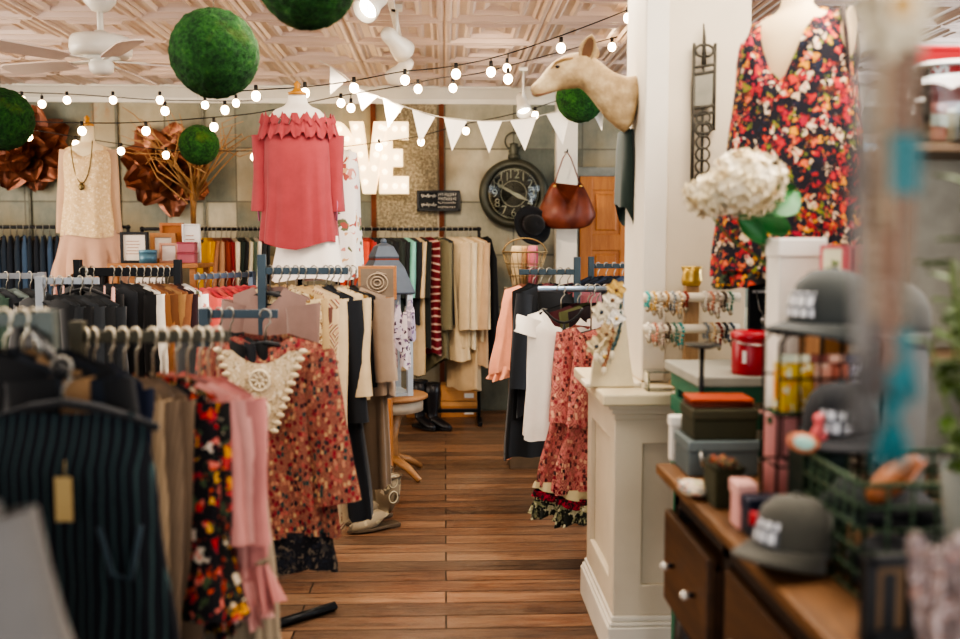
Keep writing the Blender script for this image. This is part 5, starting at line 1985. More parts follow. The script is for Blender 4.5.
PINK = plain('#c98a86', 0.45, var=0.06)
t, r, h = tumbler(763, 808, 413, 2.09, DT, PINK, 'tall pink tumbler behind the wire rack', rim=plain('#d79b95', 0.4))
b = B()
for i in range(14):
    a_ = i * 2.4
    rr = 0.008 + 0.0026 * i
    b.ball((rr * cos(a_), rr * sin(a_), h - 0.01 + 0.002 * (i % 3)), 0.016, 8, 6, (1, 1, 1.4))
b.build('green_filler', plain('#2f5a34', 0.8, var=0.35, scale=50), t)
# pink box and navy tin
Yp = 1.9


def snap(r, w, d, h):
    B().ball((-w * 0.25, -d / 2 - 0.001, h - 0.03), 0.006, 8, 6, (1, 0.5, 1)).build('snap_button', MAT_STEEL, r)


solid_box('pink_pouch', 'narrow blush pink pouch standing at the dresser edge', 'pouch', 741, 759, Yp + 0.02, 0.06, DT, zat(487, Yp), plain('#d29a92', 0.55, var=0.06), lid=plain('#d8a49a', 0.5), lidh=0.03, extra=snap)
solid_box('navy_pouch', 'dark navy pouch with a snap beside the pink pouch', 'pouch', 752, 788, Yp - 0.03, 0.05, DT, zat(496, Yp), plain('#141c2c', 0.5, var=0.2), lid=plain('#1a2338', 0.5), lidh=0.03, extra=snap)
# baseball caps
def cap(loc, rz, label, mat, size=1.0, tilt=0.0, patch=True, brimmat=None, redbit=True):
    r = thing('baseball_cap', label, 'cap', loc, group='caps', rot=(tilt, 0, rz))
    R = 0.088 * size
    b = B()
    prof = [(R * 1.0, 0.0), (R * 1.0, 0.035), (R * 0.96, 0.065), (R * 0.82, 0.098), (R * 0.55, 0.122), (R * 0.2, 0.131), (0.0, 0.132)]
    b.lathe([(a, z * size) for a, z in prof], seg=36, sx=1.0, sy=1.14)
    b.v = [(x, y, z * (1.0 + 0.06 * (-y / R))) for x, y, z in b.v]
    b.build('crown', mat, r)
    br = B()
    vs, fs = [], []
    n, m = 20, 5
    for j in range(m + 1):
        s = j / m
        for i in range(n + 1):
            a_ = PI + PI * i / n
            x = cos(a_) * R * (1 + 0.02 * s)
            y = sin(a_) * R * 1.1 - s * 0.075 * size * (sin(PI * i / n) ** 0.6)
            z = 0.012 + 0.014 * s * 0 - 0.010 * s - 0.03 * (abs(i / n * 2 - 1) ** 2) * s + 0.004
            vs.append((x, y, z))
    for j in range(m):
        for i in range(n):
            q = j * (n + 1) + i
            fs.append((q, q + 1, q + n + 2, q + n + 1))
    br.add(vs, fs, True)
    o = br.build('brim', brimmat or mat, r)
    sol = o.modifiers.new('s', 'SOLIDIFY')
    sol.thickness = 0.004
    B().ball((0, 0, 0.133 * size), 0.008, 8, 6, (1, 1, 0.6)).build('top_button', mat, r)
    if patch:
        pb = B()
        vs, fs = [], []
        for j in range(5):
            for i in range(9):
                a_ = -PI / 2 + (i / 8 - 0.5) * 0.95
                z = 0.03 + 0.05 * j / 4
                k_ = 1.03 - 0.10 * (j / 4) ** 2
                vs.append((cos(a_) * R * k_, sin(a_) * R * 1.14 * k_, z * size * 1.06))
        fs = [(j * 9 + i, j * 9 + i + 1, j * 9 + i + 10, j * 9 + i + 9) for j in range(4) for i in range(8)]
        pb.add(vs, fs, True)
        pb.v = [(x, y - 0.002, z) for x, y, z in pb.v]
        pt = NT('cap_patch')
        vv = pt.coord()
        w = pt.n('ShaderNodeTexBrick')
        w.inputs['Scale'].default_value = 1
        w.inputs['Brick Width'].default_value = 0.02
        w.inputs['Row Height'].default_value = 0.026
        w.inputs['Mortar Size'].default_value = 0.003
        w.inputs['Color1'].default_value = lin('#dcdad6')
        w.inputs['Color2'].default_value = lin('#cfcfd2')
        w.inputs['Mortar'].default_value = lin('#50545a')
        mp = pt.coord(rot=(PI / 2, 0, 0))
        pt.l(mp, w.inputs['Vector'])
        pt.color(w.outputs['Color'])
        po = pb.build('front_patch', pt.m, r)
        if redbit:
            B().box((-R * 0.46, -R * 1.05, 0.078 * size), (0.016, 0.012, 0.022), rz=-0.45).build('red_square', plain('#b02028', 0.7), po)
    return r


CAPM = fabric('#4a483f')
cap((at(793, 560, 1.70).x, 1.69, DT + 0.032), -1.15, 'faded olive cap with a white patch at the front edge of the dresser', CAPM, 0.80, 0.0)
# grey mesh back piece under the cap
# wire rack with packets
Yr = 1.98
WIRE = plain('#2a241e', 0.4, 0.6)
wa, wc = at(772, 400, Yr), at(872, 400, Yr)
wr = thing('wire_rack', 'tall black wire card rack holding colourful packets, with caps on top', 'display rack', (wa.x, Yr, DT))
W = wc.x - wa.x
zt = zat(333, Yr) - DT
zlo = 0.12
for yy in (-0.04, 0.055):
    b = B()
    pts = [(0.0, yy, 0.004), (0.0, yy, zt - 0.02), (0.02, yy, zt), (W - 0.02, yy, zt), (W, yy, zt - 0.02), (W, yy, 0.004)]
    b.tube(pts, 0.0035, 6)
    for z in (0.13, 0.24, 0.32):
        b.tube([(0, yy, z), (W, yy, z)], 0.0025, 6)
    for i in range(1, 5):
        b.tube([(W * i / 5, yy, 0.13), (W * i / 5, yy, zt)], 0.0022, 6)
    b.build('wire_panel', WIRE, wr)
for z in (0.13, 0.24, zt):
    b = B()
    for i in range(0, 6):
        b.tube([(W * i / 5, -0.04, z), (W * i / 5, 0.055, z)], 0.0025, 6)
    b.build('cross_wires', WIRE, wr)
for i, (x0, x1, cols, lab) in enumerate(((778, 796, ('#c9a63a', '#c9cbb0', '#d08a3a'), 'packet with yellow and cream print in the wire rack'), (794, 808, ('#d0a838', '#e0d8b8', '#b5762a'), 'mustard and orange packet in the wire rack'),
                                         (810, 826, ('#c98a72', '#8a4a3c', '#d8b59c'), 'terracotta patterned packet in the wire rack'), (828, 842, ('#b86a54', '#d8a890', '#7d3a2e'), 'brick red striped packet in the wire rack'), (845, 864, ('#cfc8d4', '#5a5462', '#e0d8d8'), 'white and grey packet in the wire rack'))):
    a, c = at(x0, 345, Yr), at(x1, 397, Yr)
    o = thing('packet', lab, 'packet', ((a.x + c.x) / 2, Yr + 0.0, DT + 0.246), 0.1, 'packets in the wire rack')
    w, h = c.x - a.x, 0.105
    B().box((0, 0, h / 2), (w, 0.05, h)).build('packet_body', floral('packet_print_%s' % 'abcde'[i], cols[0], list(cols[1:]), 40, 0.5, i), o, 0.004)
    B().box((0, 0, h + 0.008), (w, 0.012, 0.018)).build('header_card', plain(cols[1], 0.7), o)
# caps on the wire rack
mx = wa.x + W * 0.5
cap((mx + 0.02, Yr + 0.0, DT + zt + 0.006), -1.2, 'charcoal cap with a white patch lying on top of the wire rack', fabric('#3f423f'), 1.0, 0.0, redbit=False)
cap((mx + 0.19, Yr + 0.10, DT + zt - 0.02), -0.8, 'grey cap at the back of the wire rack, beside the charcoal one', fabric('#5a5a56'), 1.0, 0.0, patch=False)
st = thing('acrylic_stand', 'low clear block supporting the grey cap', 'stand', (mx + 0.19, Yr + 0.10, DT))
B().box((0, 0, (zt - 0.022) / 2), (0.13, 0.13, zt - 0.022)).build('clear_block', plain('#77736a', 0.3, var=0.1), st, 0.004)
B().box((0, 0, 0.004), (0.16, 0.16, 0.008)).build('base_plate', MAT_DARK, st, 0.002)
# dark cap with white lettering inside the lower bay, orange pouch and pink tassel
cap((at(832, 440, 1.9).x, 1.86, DT + 0.215), -0.5, 'black cap with white block patches below the packets', fabric('#1c1e22'), 0.85, 0.1, redbit=False)
solid_box('tin', 'dark green tin holding up the black cap', 'tin', 806, 852, 1.82, 0.09, DT, DT + 0.213, plain('#20302a', 0.4, 0.3), lid=plain('#263a30', 0.4, 0.3), lidh=0.03)
ey = at(803, 443, 1.76)
o = thing('eye_keyring', 'orange almond-shaped eye keyring with a mint centre on the basket corner', 'keyring', ey, 0.0)
Rk = Matrix.Rotation(0.25, 3, 'Y')
B().ball((0, 0, 0), 0.034, 20, 12, (1.0, 0.25, 0.58), Rk).build('eye_shape', plain('#c97a58', 0.6), o)
B().ball((0.0, -0.006, 0.001), 0.022, 18, 10, (1.0, 0.25, 0.6), Rk).build('mint_centre', plain('#a8d0c0', 0.6), o)
B().tube([(0.03, 0, 0.012), (0.05, 0.02, 0.03), (0.055, 0.03, 0.06)], 0.002, 5).build('cord', MAT_DARK, o)
o = thing('pink_tassel', 'small coral pink tassel above the eye keyring', 'tassel', at(819, 424, 1.80))
B().ball((0, 0, 0.01), 0.012, 10, 8).lathe([(0.008, 0.0), (0.02, -0.03), (0.0, -0.032)], seg=12).build('tassel_head', plain('#d86a6a', 0.8), o)
B().tube([(0, 0, 0.02), (0.01, 0.02, 0.05)], 0.0015, 5).build('cord', MAT_DARK, o)

# green wire basket
GW = plain('#3a4f38', 0.45, 0.4, var=0.2)
n0 = at(860, 608, 1.52)
bk = thing('wire_basket', 'dark green wire basket near the corner of the dresser', 'basket', (n0.x, 1.52, DT))
bw, bd, bh = 0.30, 0.26, 0.195


def wire_wall(p0, p1, nm, nx=7, nz=5):
    b = B()
    p0, p1 = Vector(p0), Vector(p1)
    out = Vector((0, 0, 0))
    for i in range(nx + 1):
        q = p0.lerp(p1, i / nx)
        b.tube([q, q + Vector((0, 0, bh))], 0.003, 6)
    for j in range(nz + 1):
        z = Vector((0, 0, bh * j / nz))
        b.tube([p0 + z, p1 + z], 0.005 if j == nz else 0.003, 6)
    return b.build(nm, GW, bk)


wire_wall((0, 0, 0.004), (0, bd, 0.004), 'wire_side')
wire_wall((0, 0, 0.004), (bw, 0, 0.004), 'wire_side')
wire_wall((bw, 0, 0.004), (bw, bd, 0.004), 'wire_side')
wire_wall((0, bd, 0.004), (bw, bd, 0.004), 'wire_side')
b = B()
for i in range(8):
    b.tube([(bw * i / 7, 0, 0.004), (bw * i / 7, bd, 0.004)], 0.0022, 6)
b.build('wire_floor', GW, bk)
# contents
o = thing('leather_pouch', 'tan leather pouch sticking out of the green wire basket', 'pouch', (n0.x + 0.10, 1.62, DT + 0.155), 0.4)
b = B()
b.ball((0, 0, 0.03), 0.07, 20, 12, (1.0, 0.4, 0.36), Matrix.Rotation(-0.5, 3, 'Y'))
b.build('pouch_body', plain('#96582c', 0.5, var=0.2), o)
B().tube([(-0.05, -0.02, 0.0), (0.0, -0.035, 0.035), (0.055, -0.02, 0.06)], 0.005, 6, flat=0.5).build('flap_seam', plain('#7d4420', 0.5), o)
for i, (dx, dy, dz, c, nm) in enumerate(((0.08, 0.07, 0.045, '#12161c', 'black knit beanie low in the basket'), (0.2, 0.09, 0.05, '#1a1f1e', 'dark green knit beanie in the basket'), (0.17, 0.18, 0.10, '#0f1216', 'black fringed scarf filling the back of the basket'), (0.07, 0.19, 0.12, '#16191f', 'charcoal folded scarf at the basket corner'))):
    o = thing('folded_knit', nm, 'knitwear', (n0.x + dx, 1.52 + dy, DT + dz), i * 0.7)
    b = B()
    b.ball((0, 0, 0), 0.065, 22, 12, (1.0, 0.95, 0.62))
    b.v = [(x * (1 + 0.1 * sin(9 * y * 10 + i)), y * (1 + 0.1 * sin(80 * x)), z + 0.008 * sin(70 * x + 50 * y)) for x, y, z in b.v]
    b.build('knit_body', fabric(c), o)
    B().tube([(0.062 * cos(a_), 0.058 * sin(a_), -0.02 + 0.006 * sin(3 * a_)) for a_ in [2 * PI * q / 24 for q in range(24)]], 0.009, 8, closed=True).build('rolled_edge', fabric(c), o)
# small framed piece in front of the basket
fp = at(888, 640, 1.36)
fr = thing('picture_frame', 'small black frame with a brown mat in front of the wire basket', 'picture frame', (fp.x, 1.36, DT), 0.10)
w, h = 0.085, 0.135
b = B()
for sx in (-1, 1):
    b.box((sx * (w / 2 - 0.008), 0, h / 2), (0.018, 0.02, h))
for z in (0.009, h - 0.009):
    b.box((0, 0, z), (w, 0.02, 0.018))
b.build('frame', MAT_DARK, fr, 0.002)
B().box((0, 0.004, h / 2), (w - 0.02, 0.006, h - 0.02)).build('brown_panel', plain('#6d553c', 0.7, var=0.2), fr)
B().box((0, 0.03, h * 0.4), (0.02, 0.06, h * 0.75)).build('back_strut', MAT_DARK, fr)

# dried grass bunch at the lower right corner
dp = at(945, 640, 1.12)
dg = thing('dried_bouquet', 'pale dried flower bunch in a cone at the lower right corner', 'dried flowers', (dp.x, 1.12, DT))
b = B()
rnd = random.Random(2)
for i in range(46):
    a_, rr = rnd.uniform(0, 2 * PI), rnd.uniform(0, 0.034)
    z1 = rnd.uniform(0.13, 0.235)
    x1, y1 = rr * cos(a_) * 1.3, rr * sin(a_) * 1.3
    b.tube([(x1 * 0.2, y1 * 0.2, 0.02), (x1 * 0.8, y1 * 0.8, z1 * 0.6), (x1, y1, z1)], [0.002, 0.003, 0.006], 5)
    b.ball((x1, y1, z1), rnd.uniform(0.006, 0.012), 6, 5, (1, 1, 1.6))
b.build('dried_heads', floral('dried_mix', '#8a7a74', ['#b8a8a4', '#a87a68', '#c9b8b4', '#6a5a5c'], 60, 0.9), dg)
B().lathe([(0.02, 0), (0.028, 0.05), (0.03, 0.1), (0.022, 0.1)], seg=16).build('wrap', plain('#8a8478', 0.8), dg)

# dark stand with a round plate
sp = at(714, 347, 2.46)
so = thing('jewelry_pedestal', 'dark metal stand with a small round plate beside the pillar base', 'stand', (sp.x, 2.575, DT))
hh = zat(347, 2.56) - DT
B().lathe([(0.0, 0), (0.03, 0.0), (0.03, 0.008), (0.01, 0.016), (0.0, 0.016)], seg=24).build('base', MAT_BLACKM, so)
B().cyl((0, 0, 0.01), (0, 0, hh), 0.0065).build('stem', MAT_BLACKM, so)
B().lathe([(0.0, hh - 0.006), (0.03, hh - 0.004), (0.05, hh + 0.004), (0.05, hh + 0.008), (0.0, hh + 0.002)], seg=28).build('plate', plain('#4a4c48', 0.4, 0.6), so)

# mint crate table between dresser and pillar
MINT = plain('#2f6c52', 0.55, var=0.18)
mt = thing('mint_crate', 'mint green slatted crate table with a grey top behind the dresser', 'crate table', (1.2, 2.86, 0))
for x in (-0.42, 0.42):
    for y in (-0.16, 0.16):
        B().box((x, y, TABZ / 2 - 0.015), (0.04, 0.04, TABZ - 0.03)).build('corner_post', MINT, mt, 0.003)
for z in (0.76, 0.86, 0.94, 1.02):
    b = B()
    b.box((0, -0.185, z), (0.9, 0.014, 0.05)).box((-0.447, 0, z), (0.014, 0.36, 0.05))
    b.build('slat', MINT, mt, 0.002)
b = B()
for i in range(12):
    b.box((-0.40 + i * 0.073, -0.176, 0.96), (0.01, 0.006, 0.17))
b.build('upright_wires', plain('#2f6a54', 0.5), mt)
B().box((0, 0, TABZ - 0.015), (0.94, 0.42, 0.03)).build('table_top', plain('#98968a', 0.5, var=0.12), mt, 0.004)


# red canister
def canister():
    Y = 2.72
    a, c = at(733, 326, Y), at(770, 326, Y)
    r = (c.x - a.x) / 2
    h = zat(330, Y) - TABZ
    t = thing('canister', 'glossy red lidded canister on the mint crate table', 'canister', ((a.x + c.x) / 2, Y, TABZ))
    RED = plain('#9a1424', 0.35, var=0.12)
    B().lathe([(0, 0), (r * 0.95, 0), (r, 0.008), (r, h * 0.8), (r * 0.97, h * 0.82), (0, h * 0.82)], seg=36).build('can_body', RED, t)
    B().lathe([(r * 1.05, h * 0.8), (r * 1.07, h * 0.84), (r * 1.07, h * 0.93), (r * 0.9, h * 0.98), (0, h)], seg=36).build('lid', plain('#a81a2a', 0.3, var=0.1), t)
    B().tube([(-r * 1.02, 0, h * 0.78), (-r * 0.75, -r * 0.8, h * 0.72), (0, -r * 1.08, h * 0.69), (r * 0.75, -r * 0.8, h * 0.72), (r * 1.02, 0, h * 0.78)], 0.0025, 6).build('wire_handle', MAT_STEEL, t)
    B().box((-r * 0.62, -r * 0.83, h * 0.42), (0.012, 0.003, h * 0.28), rz=-0.65).build('price_sticker', plain('#d8d0c8', 0.7), t)


canister()
# black jewelry card with a silver pendant
Yj = 3.02
solid_box('jewelry_card', 'black display card with a silver pendant behind the red canister', 'display card', 747, 778, Yj, 0.02, TABZ, zat(288, Yj), plain('#14171b', 0.7), extra=lambda r, w, d, h: (
    B().tube([(-0.03, -d / 2 - 0.003, h - 0.01), (-0.018, -d / 2 - 0.004, h - 0.07), (0.0, -d / 2 - 0.004, h - 0.10), (0.018, -d / 2 - 0.004, h - 0.07), (0.03, -d / 2 - 0.003, h - 0.01)], 0.0025, 6).ball((0, -d / 2 - 0.006, h - 0.105), 0.016, 12, 8, (1, 0.4, 1.1)).build('pendant', MAT_STEEL, r),
    B().box((0, -d / 2 - 0.001, h - 0.012), (w * 0.8, 0.002, 0.010)).build('white_lettering', plain('#d8d8d4', 0.7), r)))
# tall white box, crate with cards
Yt = 2.42
solid_box('white_box', 'tall plain white box standing behind the wire rack', 'box', 776, 822, Yt, 0.10, DT, zat(238, Yt), plain('#d6d2c8', 0.7, var=0.05), lid=plain('#dcd8ce', 0.7, var=0.04), lidh=0.05)
Yc2 = 2.25
cz = zat(292, Yc2)
solid_box('display_crate', 'narrow wooden crate lifting the greeting cards', 'crate', 818, 872, Yc2, 0.14, DT, cz, wood('crate_pine', '#6d4a2c', '#a8794a', 3, 'Z'), lid=wood('crate_pine_lid', '#6d4a2c', '#a8794a', 3, 'X'), lidh=0.02)
for i, (c, nm) in enumerate((('#d8cfae', 'cream greeting card with a botanical print, front of its row'), ('#c9505a', 'pink-edged card, second of its row'), ('#8a2a30', 'dark red card, third of its row'), ('#c98a5a', 'tan card, fourth of its row'), ('#b5764a', 'brown card, last of its row'))):
    a = at(816 + i * 10, 292, Yc2)
    o = thing('greeting_card', nm, 'greeting card', (a.x + 0.045, Yc2 + 0.022 + i * 0.022, cz), 0.5, 'greeting cards on the wooden crate')
    B().box((0, 0, 0.055), (0.08, 0.004, 0.11)).build('card_face', plain(c, 0.7, var=0.06), o)
    b = B()
    for (x0, z0, x1, z1) in ((-0.04, 0, -0.04, 0.11), (0.04, 0, 0.04, 0.11), (-0.04, 0.11, 0.04, 0.11), (-0.04, 0.0, 0.04, 0.0)):
        b.box(((x0 + x1) / 2, -0.0025, (z0 + z1) / 2), (abs(x1 - x0) + 0.008, 0.003, abs(z1 - z0) + 0.008))
    b.build('pink_border', plain('#c9656a', 0.7), o)
    if i == 0:
        b = B()
        b.tube([(0, -0.004, 0.02), (0.003, -0.004, 0.05), (-0.002, -0.004, 0.08)], 0.0015, 5)
        for z, s in ((0.04, 1), (0.055, -1), (0.07, 1)):
            b.ball((s * 0.012, -0.004, z), 0.01, 8, 5, (1.2, 0.2, 0.6))
        b.build('leaf_print', plain('#7d8a5a', 0.8), o)

# hydrangea
hy = at(746, 184, 2.52)
root = thing('hydrangea', 'cream white hydrangea heads with a green leaf in front of the floral dress', 'flowers', (hy.x, 2.52, hy.z))
HYD = NT('hydrangea_petals')
v = HYD.coord()
HYD.color(HYD.ramp(HYD.noise(v, 14, 3), [(0.35, '#cdbb95'), (0.6, '#e6dcc4')]))
HYD.set(Roughness=0.8)
rnd = random.Random(12)
for (cx, cy, cz_, R_, cnt) in ((0, 0, 0, 0.098, 300), (-0.088, 0.04, -0.03, 0.062, 130)):
    b = B()
    for i in range(cnt):
        q = Vector((rnd.gauss(0, 1), rnd.gauss(0, 1), rnd.gauss(0, 1))).normalized()
        c = Vector((cx, cy, cz_)) + Vector((q.x, q.y, q.z * 0.85)) * R_ * rnd.uniform(0.84, 1.09)
        u = q.orthogonal().normalized()
        w = q.cross(u)
        rot = rnd.uniform(0, PI)
        s = rnd.uniform(0.011, 0.016)
        for k_ in range(4):
            a_ = rot + k_ * PI / 2
            d = u * cos(a_) + w * sin(a_)
            e = u * -sin(a_) + w * cos(a_)
            vs = [c, c + d * s * 0.7 + e * s * 0.55 + q * 0.003, c + d * s * 1.25 + q * 0.009, c + d * s * 0.7 - e * s * 0.55 + q * 0.003]
            b.add(vs, [(0, 1, 2, 3)], True)
    b.ball((cx, cy, cz_), R_ * 0.86, 16, 10, (1, 1, 0.85))
    b.build('flower_head', HYD.m, root)


def leafmesh(b, a, tip, wid, nrm, curl=0.02):
    a, tip = Vector(a), Vector(tip)
    ax = tip - a
    sd = ax.cross(Vector(nrm)).normalized()
    nn = sd.cross(ax).normalized()
    vs, fs = [], []
    for j in range(8):
        s = j / 7
        w = wid * sin(PI * (0.04 + 0.92 * s)) ** 0.8
        for i in range(5):
            u = i / 2 - 1
            vs.append(a + ax * s + sd * (u * w) + nn * (curl * (u * u - 0.5) - curl * 2 * s * s))
    for j in range(7):
        for i in range(4):
            q = j * 5 + i
            fs.append((q, q + 1, q + 6, q + 5))
    b.add(vs, fs, True)


LEAF = plain('#2c6b36', 0.5, var=0.25)
for (a, tp, wd) in (((0.05, -0.02, -0.08), (0.165, 0.02, 0.0), 0.05), ((0.02, 0.0, -0.09), (0.14, 0.0, -0.12), 0.035), ((-0.02, 0.0, -0.09), (0.05, -0.04, -0.15), 0.03)):
    b = B()
    leafmesh(b, a, tp, wd, (0, -1, 0.2))
    b.build('leaf', LEAF, root)
vx, vy, vz = at(800, 300, 2.62).x, 2.62, at(800, 300, 2.62).z
b = B()
base_h = TABZ - hy.z
b.tube([(0, 0, -0.06), (0.03, 0.04, -0.12), (0.10, 0.10, -0.2), (0.16, 0.18, -0.28), (0.17, 0.2, base_h + 0.03)], 0.004, 6)
b.tube([(-0.085, 0.04, -0.08), (-0.03, 0.06, -0.14), (0.09, 0.11, -0.21), (0.165, 0.18, -0.29), (0.172, 0.2, base_h + 0.03)], 0.003, 6)
b.build('stem', plain('#4a6a38', 0.6), root)
vs_ = thing('flower_vase', 'slim glass vase holding the hydrangea stems behind the white box', 'vase', (hy.x + 0.17, 2.52 + 0.2, TABZ))
B().lathe([(0, 0), (0.035, 0), (0.04, 0.01), (0.036, 0.08), (0.018, 0.15), (0.02, 0.17), (0.016, 0.17), (0.014, 0.15), (0.03, 0.08), (0.032, 0.014), (0, 0.012)], seg=24).build('glass_body', glass('vase_glass', '#dfeaea'), vs_)
B().tube([(0.021 * cos(a_), 0.021 * sin(a_), 0.17) for a_ in [2 * PI * i / 20 for i in range(20)]], 0.003, 6, closed=True).build('rim', glass('vase_rim', '#cfe0e0', alpha=0.5), vs_)

# ------------------------------------------------------------------ jewelry on the pillar base
ly = 3.30
wood_l = wood('stand_wood', '#8a6a48', '#c2a078', 4, 'Z')
ts = thing('bracelet_stand', 'wooden bracelet T-stand with two cream rolls beside the pillar', 'bracelet stand', (at(690, 375, ly).x, ly, PT))
zt1, zt2 = zat(297, ly) - PT, zat(328, ly) - PT
B().box((0, 0, zt1 / 2 + 0.02), (0.05, 0.03, zt1 + 0.04)).build('post', wood_l, ts, 0.003)
B().box((0, 0, 0.008), (0.13, 0.10, 0.016)).build('base', wood_l, ts, 0.003)
CRM = plain('#d8cdb6', 0.7, var=0.06)
xa, xb = at(642, 297, ly).x - ts.location.x, at(737, 297, ly).x - ts.location.x
for z in (zt1, zt2):
    B().tube([(xa, -0.03, z), (xb, -0.03, z)], 0.017, 14).build('roll', CRM, ts)
gw = thing('gold_cuff', 'crumpled gold cuff on top of the wooden bracelet stand', 'cuff', (ts.location.x, ly, PT + zt1 + 0.041))
b = B()
b.lathe([(0.03, 0), (0.036, 0.02), (0.032, 0.045), (0.036, 0.066), (0.028, 0.066), (0.026, 0.0)], seg=30)
rnd = random.Random(4)
b.v = [(x * (1 + 0.08 * sin(z * 200 + 5 * math.atan2(y, x))), y * (1 + 0.08 * cos(z * 180)), z) for x, y, z in b.v]
b.build('cuff_band', plain('#c9a75a', 0.35, 0.7, var=0.25, scale=40), gw)
B().tube([(0.036 * cos(a_), 0.036 * sin(a_), 0.066) for a_ in [2 * PI * i / 24 for i in range(24)]], 0.003, 6, closed=True).build('rolled_edge', plain('#d8bb70', 0.3, 0.8), gw)
BC = [('#3f9a94', 'turquoise'), ('#b08a5a', 'amber'), ('#8a3a2a', 'russet'), ('#d8d0c0', 'pearl'), ('#5a4a3a', 'smoky brown'), ('#c9a45a', 'gold'), ('#8a8f90', 'silver'), ('#2a2a2c', 'onyx'), ('#c98a72', 'coral'), ('#6a8a7a', 'jade'), ('#a89a84', 'stone'), ('#d6b88a', 'honey'), ('#4a5a6a', 'slate'), ('#b5a090', 'rose grey')]
for row, (z, off_) in enumerate(((zt1, 0.0), (zt2, 0.5))):
    for i in range(14):
        x = xa + 0.012 + (xb - xa - 0.024) * (i + off_ * 0.6) / 14
        if abs(x) < 0.028:
            continue
        c, nm = BC[(i * 5 + row * 3) % 14]
        o = thing('bracelet', nm + ' beaded bracelet on the ' + ('upper' if row == 0 else 'lower') + ' roll of the bracelet stand', 'bracelet', (ts.location.x + x, ly - 0.03, PT + z + 0.018), group='bracelets on the stand')
        R_ = 0.027 + 0.006 * ((i * 7) % 3)
        b = B()
        nb = 16
        for q in range(nb):
            a_ = 2 * PI * q / nb
            b.ball((0.003 * sin(5 * q), R_ * sin(a_), -R_ + R_ * cos(a_)), 0.0062, 7, 5)
        b.build('bead_ring', plain(c, 0.3, 0.2 if 'o' in nm else 0.5), o)
        B().ball((0, -R_ * 0.4, -2 * R_ - 0.004), 0.009, 8, 6, (1, 0.8, 1.4)).build('charm', plain('#b9ad96', 0.3, 0.8), o)
# cream bust with clusters
bx0 = at(607, 372, 3.3)
bu = thing('necklace_bust', 'cream linen jewelry easel leaning at the corner of the pillar base', 'display easel', (at(612, 374, 3.3).x, 3.3, PT))
b = B()
k = PX(3.3)
poly = [(-0.085, 0.0), (0.075, 0.0), (0.06, 0.10), (0.05, 0.22), (0.038, 0.30), (-0.005, 0.30), (-0.045, 0.2), (-0.075, 0.08)]
b.prism(poly, Matrix.Translation((0, -0.02, 0)) @ Matrix.Rotation(-0.16, 4, 'X') @ FACE, 0.02)
b.build('linen_panel', fabric('#cdc0a2'), bu, 0.004)
B().box((0, 0.03, 0.008), (0.2, 0.13, 0.016)).build('base', CRM, bu, 0.004)
B().tube([(0, 0.08, 0.01), (0.005, 0.03, 0.26)], 0.006, 6).build('back_strut', wood_l, bu)
flw = [(612, 300, 'ivory', '#e0d6c0'), (601, 312, 'cream', '#d8ccb0'), (616, 318, 'pearl white', '#e6e0d4'), (606, 334, 'brown-hearted', '#b8a078'), (596, 346, 'sand', '#cdbb95'), (604, 356, 'bone', '#d6cab0'), (616, 290, 'gold', '#c9a860')]
for i, (px, py, nm, c) in enumerate(flw):
    q = at(px, py, 3.225)
    o = thing('flower_brooch', nm + ' shell flower pinned to the cream jewelry easel', 'brooch', q, group='shell flowers on the easel')
    b = B()
    for ring, (n_, rr, lf) in enumerate(((7, 0.036, 0.0), (5, 0.021, -0.01))):
        for j in range(n_):
            a_ = 2 * PI * j / n_ + ring * 0.4
            leafmesh(b, (0.004 * cos(a_), lf, 0.004 * sin(a_)), (rr * cos(a_), lf - 0.006, rr * sin(a_)), 0.013, (0, -1, 0), 0.004)
    b.build('petals', plain(c, 0.6, var=0.1), o)
    B().ball((0, -0.012, 0), 0.007, 8, 6).build('bead', plain(('#6a4a30', '#2a3a4a', '#c9a860')[i % 3], 0.3, 0.3), o)
for i, (px0, py0, px1, py1, c, nm) in enumerate(((612, 298, 604, 366, '#8a5a3a', 'brown wooden'), (618, 296, 596, 352, '#c9b894', 'bone'), (620, 296, 612, 350, '#2f4a4a', 'dark teal'))):
    o = thing('bead_necklace', nm + ' bead strand draped over the cream jewelry easel', 'necklace', at(px0, py0, 3.24), group='bead strands on the easel')
    d = at(px1, py1, 3.215) - at(px0, py0, 3.24)
    b = B()
    for q in range(22):
        s = q / 21
        b.ball(d * s + Vector((0.012 * sin(PI * s), -0.006 * sin(PI * s), -0.015 * sin(PI * s))), 0.0065 + 0.002 * (q % 3 == 0), 7, 5)
    b.build('beads', plain(c, 0.4, var=0.2), o)
    B().ball(d + Vector((0, -0.004, -0.016)), 0.012, 9, 7, (0.8, 0.5, 1.5)).build('drop', plain('#d6cab0', 0.4), o)
# clear riser with earrings in front of the stand, gold candle
ar = thing('acrylic_riser', 'clear acrylic riser under the hanging bracelets', 'riser', (at(668, 372, 3.17).x, 3.2, PT))
b = B()
b.box((0, 0, 0.068), (0.14, 0.07, 0.006)).box((-0.067, 0, 0.034), (0.006, 0.07, 0.066)).box((0.067, 0, 0.034), (0.006, 0.07, 0.066))
b.build('clear_shell', glass('acrylic', '#f0f4f2', 0.05, 0.3), ar)
B().box((0, 0, 0.002), (0.14, 0.07, 0.004)).build('base_sheet', glass('acrylic_base', '#e6ecea', 0.05, 0.3), ar)
cd = thing('gold_candle', 'small amber candle jar at the foot of the bracelet stand', 'candle', (at(691, 368, 3.19).x, 3.2, PT))
B().lathe([(0, 0), (0.026, 0), (0.029, 0.006), (0.029, 0.055), (0.025, 0.057), (0, 0.05)], seg=24).build('jar', plain('#c79a52', 0.25, 0.3), cd)
B().lathe([(0.03, 0.056), (0.03, 0.068), (0, 0.07)], seg=24).build('lid', plain('#b98a48', 0.3, 0.6), cd)
